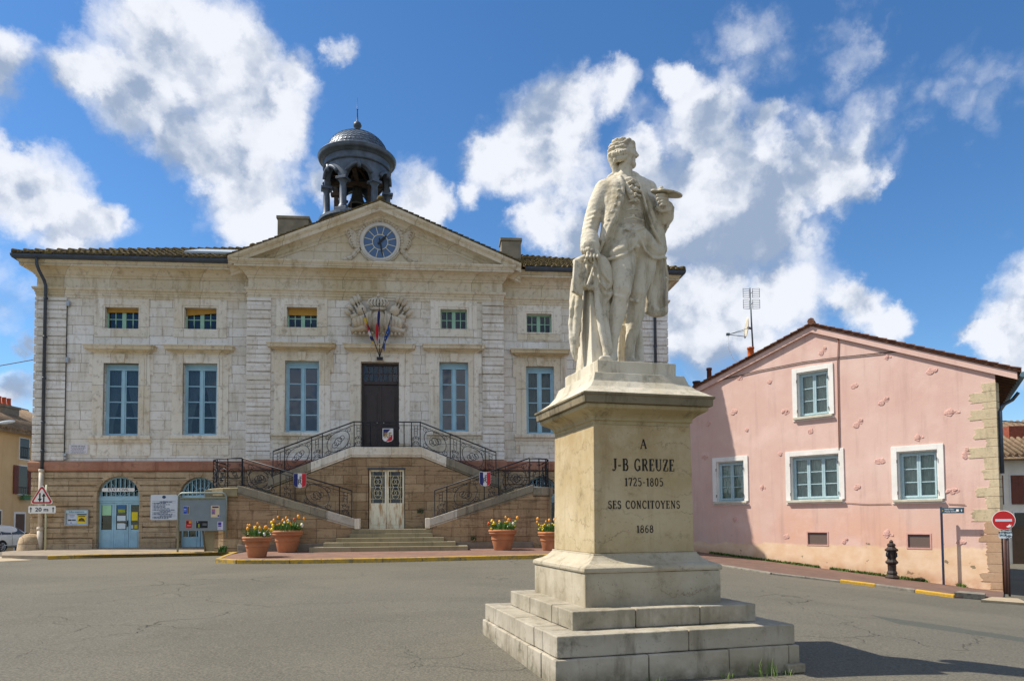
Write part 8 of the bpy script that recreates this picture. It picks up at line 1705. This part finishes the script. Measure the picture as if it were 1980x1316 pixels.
  ('e',(0.061,0.106,2.816),(0.023,0.022,0.017),0.0051,(0.93,0.37,0),1),
  ('e',(0.035,0.095,2.81),(0.02,0.02,0.023),0.0051,(0.93,0.37,0),1),
  ('e',(0.011,0.081,2.8),(0.026,0.02,0.017),0.0051,(0.93,0.37,0),1),
  ('e',(-0.01,0.064,2.796),(0.019,0.026,0.022),0.0051,(0.93,0.37,0),1),
  ('e',(-0.028,0.044,2.814),(0.028,0.026,0.015),0.0051,(0.93,0.37,0),1),
  ('e',(-0.042,0.022,2.809),(0.024,0.022,0.023),0.0051,(0.93,0.37,0),1),
  ('e',(-0.051,0,2.813),(0.03,0.017,0.02),0.0051,(0.93,0.37,0),1),
  ('e',(-0.055,-0.023,2.811),(0.027,0.023,0.022),0.0051,(0.93,0.37,0),1),
  ('e',(-0.055,-0.045,2.803),(0.029,0.02,0.019),0.0051,(0.93,0.37,0),1),
  ('e',(-0.049,-0.066,2.816),(0.027,0.019,0.016),0.0051,(0.93,0.37,0),1),
  ('e',(-0.039,-0.085,2.803),(0.026,0.027,0.022),0.0051,(0.93,0.37,0),1),
  ('e',(-0.024,-0.102,2.805),(0.023,0.025,0.017),0.0051,(0.93,0.37,0),1),
  ('e',(-0.005,-0.115,2.805),(0.019,0.018,0.019),0.0051,(0.93,0.37,0),1),
  ('e',(0.017,-0.125,2.812),(0.026,0.02,0.023),0.0051,(0.93,0.37,0),1),
  ('e',(0.042,-0.132,2.81),(0.02,0.017,0.023),0.0051,(0.93,0.37,0),1),
  ('e',(0.068,-0.134,2.818),(0.029,0.022,0.017),0.0051,(0.93,0.37,0),1),
  ('e',(0.096,-0.132,2.798),(0.022,0.019,0.022),0.0051,(0.93,0.37,0),1),
  ('e',(0.123,-0.125,2.816),(0.028,0.018,0.016),0.0051,(0.93,0.37,0),1),
  ('e',(0.15,-0.115,2.802),(0.029,0.018,0.021),0.0051,(0.93,0.37,0),1),
  ('e',(0.172,-0.103,2.811),(0.025,0.026,0.016),0.0051,(0.93,0.37,0),1),
  ('e',(0.086,0.112,2.756),(0.02,0.017,0.014),0.0051,(0.93,0.37,0),1),
  ('e',(0.065,0.107,2.751),(0.02,0.017,0.023),0.0051,(0.93,0.37,0),1),
  ('e',(0.042,0.099,2.75),(0.029,0.024,0.021),0.0051,(0.93,0.37,0),1),
  ('e',(0.02,0.087,2.759),(0.03,0.025,0.021),0.0051,(0.93,0.37,0),1),
  ('e',(0,0.073,2.756),(0.027,0.024,0.019),0.0051,(0.93,0.37,0),1),
  ('e',(-0.017,0.057,2.755),(0.02,0.025,0.018),0.0051,(0.93,0.37,0),1),
  ('e',(-0.031,0.039,2.745),(0.02,0.025,0.016),0.0051,(0.93,0.37,0),1),
  ('e',(-0.043,0.021,2.753),(0.026,0.025,0.017),0.0051,(0.93,0.37,0),1),
  ('e',(-0.051,0.001,2.752),(0.023,0.016,0.022),0.0051,(0.93,0.37,0),1),
  ('e',(-0.055,-0.019,2.744),(0.03,0.018,0.015),0.0051,(0.93,0.37,0),1),
  ('e',(-0.056,-0.038,2.763),(0.028,0.019,0.019),0.0051,(0.93,0.37,0),1),
  ('e',(-0.052,-0.057,2.755),(0.027,0.018,0.022),0.0051,(0.93,0.37,0),1),
  ('e',(-0.045,-0.075,2.767),(0.027,0.026,0.023),0.0051,(0.93,0.37,0),1),
  ('e',(-0.035,-0.091,2.752),(0.028,0.025,0.019),0.0051,(0.93,0.37,0),1),
  ('e',(-0.021,-0.105,2.746),(0.026,0.026,0.017),0.0051,(0.93,0.37,0),1),
  ('e',(-0.004,-0.116,2.758),(0.029,0.022,0.014),0.0051,(0.93,0.37,0),1),
  ('e',(0.015,-0.125,2.758),(0.021,0.025,0.02),0.0051,(0.93,0.37,0),1),
  ('e',(0.036,-0.131,2.751),(0.029,0.023,0.017),0.0051,(0.93,0.37,0),1),
  ('e',(0.059,-0.133,2.763),(0.029,0.026,0.022),0.0051,(0.93,0.37,0),1),
  ('e',(0.082,-0.133,2.759),(0.027,0.023,0.019),0.0051,(0.93,0.37,0),1),
  ('e',(0.106,-0.13,2.766),(0.023,0.017,0.02),0.0051,(0.93,0.37,0),1),
  ('e',(0.13,-0.123,2.755),(0.025,0.022,0.016),0.0051,(0.93,0.37,0),1),
  ('e',(0.153,-0.114,2.748),(0.019,0.024,0.022),0.0051,(0.93,0.37,0),1),
  ('e',(0.172,-0.103,2.76),(0.02,0.026,0.022),0.0051,(0.93,0.37,0),1),
  ('c',((-0.023,0.038,2.72),(0.028,0.083,2.72),(0.09,0.108,2.738),),(0.0439,0.0439,0.0351,),0.0076,1,1),
  ('c',((-0.004,0.039,2.657),(0.043,0.077,2.657),(0.09,0.095,2.674),),(0.038,0.038,0.0304,),0.0076,1,1),
  ('c',((-0.021,0.064,2.755),(-0.036,0.101,2.72),(-0.017,0.071,2.686),),(0.0064,0.0064,0.0064,),0.0064,1,-1),
  ('c',((0.006,0.074,2.755),(-0.009,0.112,2.72),(0.01,0.082,2.686),),(0.0064,0.0064,0.0064,),0.0064,1,-1),
  ('c',((0.033,0.085,2.755),(0.018,0.123,2.72),(0.036,0.093,2.686),),(0.0064,0.0064,0.0064,),0.0064,1,-1),
  ('c',((0.06,0.096,2.755),(0.045,0.134,2.72),(0.063,0.103,2.686),),(0.0064,0.0064,0.0064,),0.0064,1,-1),
  ('c',((0.085,0.106,2.755),(0.07,0.144,2.72),(0.088,0.113,2.686),),(0.0064,0.0064,0.0064,),0.0064,1,-1),
  ('c',((0.123,0.102,2.79),(0.117,0.106,2.738),(0.103,0.1,2.697),),(0.0234,0.0246,0.0234,),0.0127,1,1),
  ('c',((0.041,-0.124,2.72),(0.109,-0.122,2.72),(0.171,-0.097,2.738),),(0.0439,0.0439,0.0351,),0.0076,1,1),
  ('c',((0.055,-0.112,2.657),(0.116,-0.106,2.657),(0.162,-0.088,2.674),),(0.038,0.038,0.0304,),0.0076,1,1),
  ('c',((0.061,-0.141,2.755),(0.076,-0.178,2.72),(0.068,-0.144,2.686),),(0.0064,0.0064,0.0064,),0.0064,1,-1),
  ('c',((0.088,-0.13,2.755),(0.103,-0.168,2.72),(0.095,-0.133,2.686),),(0.0064,0.0064,0.0064,),0.0064,1,-1),
  ('c',((0.115,-0.119,2.755),(0.13,-0.157,2.72),(0.122,-0.123,2.686),),(0.0064,0.0064,0.0064,),0.0064,1,-1),
  ('c',((0.142,-0.109,2.755),(0.157,-0.146,2.72),(0.149,-0.112,2.686),),(0.0064,0.0064,0.0064,),0.0064,1,-1),
  ('c',((0.167,-0.099,2.755),(0.182,-0.136,2.72),(0.173,-0.102,2.686),),(0.0064,0.0064,0.0064,),0.0064,1,-1),
  ('c',((0.192,-0.07,2.79),(0.19,-0.077,2.738),(0.176,-0.083,2.697),),(0.0234,0.0246,0.0234,),0.0127,1,1),
  ('c',((-0.018,-0.054,2.726),(-0.001,-0.047,2.634),(0.015,-0.041,2.552),(0.036,-0.032,2.483),),(0.0585,0.0468,0.0351,0.0263,),0.0191,1,1),
  ('c',((-0.084,-0.1,2.421),(-0.043,-0.08,2.47),(-0.002,-0.06,2.499),),(0.0254,0.0382,0.0382,),0.0127,0.7,1),
  ('c',((-0.056,-0.1,2.404),(-0.029,-0.08,2.439),),(0.0191,0.0318,),0.0127,1,1),
  ('c',((0.117,0.18,1.332),(0.096,0.16,1.176),(0.082,0.14,1.014),(0.085,0.1,0.871),(0.077,0.05,0.677),(0.043,0.04,0.464),),(0.0191,0.0254,0.0254,0.0286,0.0318,0.0382,),0.0127,1,-1)],
 'drapery': [
  ('e',(-0.313,-0.02,1.318),(0.14,0.114,0.102),0.0318,0,1),
  ('c',((-0.459,0,1.272),(-0.515,0,1.08),(-0.559,0,0.82),(-0.579,0.01,0.56),(-0.592,0.02,0.365),(-0.58,0.02,0.207),(-0.568,0.02,0.119),),(0.0636,0.07,0.0636,0.0604,0.0572,0.0445,0.0254,),0.0254,1,1),
  ('e',(-0.553,0,0.724),(0.057,0.102,0.445),0.0509,0,1),
  ('c',((-0.465,0.1,1.212),(-0.528,0.1,0.951),(-0.567,0.09,0.698),(-0.58,0.08,0.446),(-0.554,0.06,0.275),),(0.0382,0.0382,0.0413,0.0382,0.0254,),0.0191,1,1),
  ('c',((-0.605,0.03,0.712),(-0.627,0.03,0.532),(-0.609,0.03,0.362),),(0.0318,0.035,0.0254,),0.0191,1,1),
  ('c',((-0.517,0.1,0.794),(-0.552,0.1,0.601),(-0.533,0.08,0.449),),(0.0318,0.0318,0.0223,),0.0191,1,1),
  ('c',((-0.594,0.06,0.863),(-0.629,0.06,0.702),(-0.633,0.05,0.628),),(0.0254,0.0286,0.0191,),0.0127,1,1),
  ('c',((-0.453,0.15,0.993),(-0.433,0.18,0.953),(-0.372,0.18,0.958),(-0.324,0.16,0.937),),(0.0382,0.0318,0.0318,0.0382,),0.0254,1,1),
  ('e',(-0.373,0.12,1.085),(0.089,0.064,0.14),0.0382,0,1),
  ('c',((-0.341,0.18,1.323),(-0.299,0.22,1.135),(-0.169,0.18,1.032),),(0.0267,0.0267,0.0267,),0.0254,1,1),
  ('c',((-0.359,0.19,1.267),(-0.356,0.24,1.016),(-0.189,0.19,0.874),),(0.0267,0.0267,0.0267,),0.0254,1,1),
  ('c',((-0.386,0.19,1.22),(-0.379,0.23,0.955),(-0.271,0.19,0.754),(-0.144,0.15,0.916),),(0.0267,0.0267,0.0267,0.0267,),0.0254,1,1),
  ('c',((-0.284,0.14,1.31),(-0.213,0.16,1.137),(-0.114,0.12,1.107),),(0.0267,0.0267,0.0267,),0.0254,1,1),
  ('e',(-0.241,0.08,1.109),(0.146,0.14,0.293),0.0509,0,1),
  ('e',(-0.328,0.08,1.23),(0.14,0.127,0.14),0.0509,0,1),
  ('c',((-0.358,0.22,1.269),(-0.323,0.245,1.112),(-0.209,0.21,1.013),),(0.0191,0.0191,0.0191,),0.0095,1,-1),
  ('c',((-0.386,0.22,1.178),(-0.36,0.25,1),(-0.253,0.23,0.889),(-0.163,0.18,0.956),),(0.0191,0.0191,0.0191,0.0191,),0.0095,1,-1),
  ('c',((-0.394,0.22,1.064),(-0.369,0.25,0.88),(-0.297,0.22,0.769),),(0.0191,0.0191,0.0191,),0.0095,1,-1),
  ('c',((-0.276,0.17,1.281),(-0.232,0.19,1.163),(-0.136,0.14,1.137),),(0.0191,0.0191,0.0191,),0.0095,1,-1),
  ('c',((-0.268,0.22,0.935),(-0.235,0.2,0.754),(-0.209,0.18,0.571),),(0.0191,0.0191,0.0191,),0.0095,1,-1),
  ('c',((-0.322,0.23,0.739),(-0.294,0.25,0.484),(-0.272,0.27,0.23),),(0.0191,0.0191,0.0191,),0.0095,1,-1),
  ('c',((-0.356,0.19,0.937),(-0.354,0.24,0.671),(-0.334,0.28,0.411),(-0.299,0.3,0.209),(-0.286,0.31,0.02),),(0.035,0.0382,0.0382,0.0382,0.0445,),0.0254,1,1),
  ('c',((-0.306,0.18,0.849),(-0.278,0.2,0.593),(-0.243,0.22,0.338),(-0.221,0.22,0.02),),(0.0382,0.0445,0.0509,0.0572,),0.0318,1,1),
  ('c',((-0.205,0.1,0.849),(-0.172,0.08,0.601),(-0.149,0.08,0.346),(-0.131,0.06,0.02),),(0.0509,0.0572,0.0572,0.0636,),0.0318,1,1),
  ('c',((-0.114,0.02,0.945),(-0.087,-0.02,0.633),(-0.075,-0.04,0.379),),(0.0572,0.0572,0.0572,),0.0254,1,1),
  ('c',((-0.452,0.02,1.337),(-0.336,0.02,1.379),(-0.224,0,1.397),),(0.0572,0.0636,0.0636,),0.0254,1,1)],
 'portfolio': [
  ('b',(-0.58,0.17,1.064),(0.083,0.019,0.21),0.0095,(0.07,0.157,-0.349),1,0.0095),
  ('b',(-0.467,0.12,1.141),(0.051,0.057,0.197),0.0127,(0,0.244,-0.524),1,0.0095),
  ('c',((-0.548,0.16,1.235),(-0.595,0.19,1.044),(-0.596,0.17,0.874),),(0.0191,0.0191,0.0191,),0.0191,1,1),
  ('c',((-0.569,0.06,1.299),(-0.51,0.1,1.322),(-0.437,0.12,1.354),),(0.0382,0.0413,0.0382,),0.0127,1,1),
  ('c',((-0.474,0.16,1.286),(-0.429,0.18,1.238),(-0.391,0.17,1.277),),(0.0254,0.0254,0.0229,),0.0127,1,1),
  ('c',((-0.385,0.22,1.273),(-0.432,0.25,1.132),(-0.475,0.27,1.016),(-0.506,0.28,0.954),),(0.0127,0.014,0.0191,0.0127,),0.0064,1,1)],
}
carve('figure', STATUE['figure'], (-.62, -.36, -.0), (.85, .62, 3.06), .0075)
carve('drapery', STATUE['drapery'], (-.75, -.3, .0), (.02, .5, 1.45), .010)
carve('portfolio', STATUE['portfolio'], (-.75, -.2, .75), (-.2, .5, 1.5), .008, .0015)
b = MB()                                                                # tapered pillar under the drapery
b.hexa([(-.47, -.31, -.01), (-.17, -.31, -.01), (-.17, .25, -.01), (-.47, .25, -.01), (-.42, -.12, 1.12), (-.25, -.12, 1.12), (-.25, .05, 1.12), (-.42, .05, 1.12)]); chip(b.obj('pillar', MARBLE, statue), .06, .006, .008)
b = MB(); b.box(-.5, .5, -.548, .548, -.157, .0); chip(b.obj('base_slab', MARBLE, statue), .10, .006, .008)
b = MB()                                                                # thin oval palette with a thumb notch, held level
n = 36; P = []
for k in range(n):
    a = 2*PI*k/n; r_ = 1-.22*math.exp(-((a-3.6)/.28)**2); P.append((.205*math.cos(a)*r_, .15*math.sin(a)*r_))
b.xy(P, -.010, .010); pal = b.obj('palette', MARBLE, statue, bevel=.005); pal.location = (.552, -.29, 2.18); pal.rotation_euler = (math.radians(12), math.radians(6), 0)
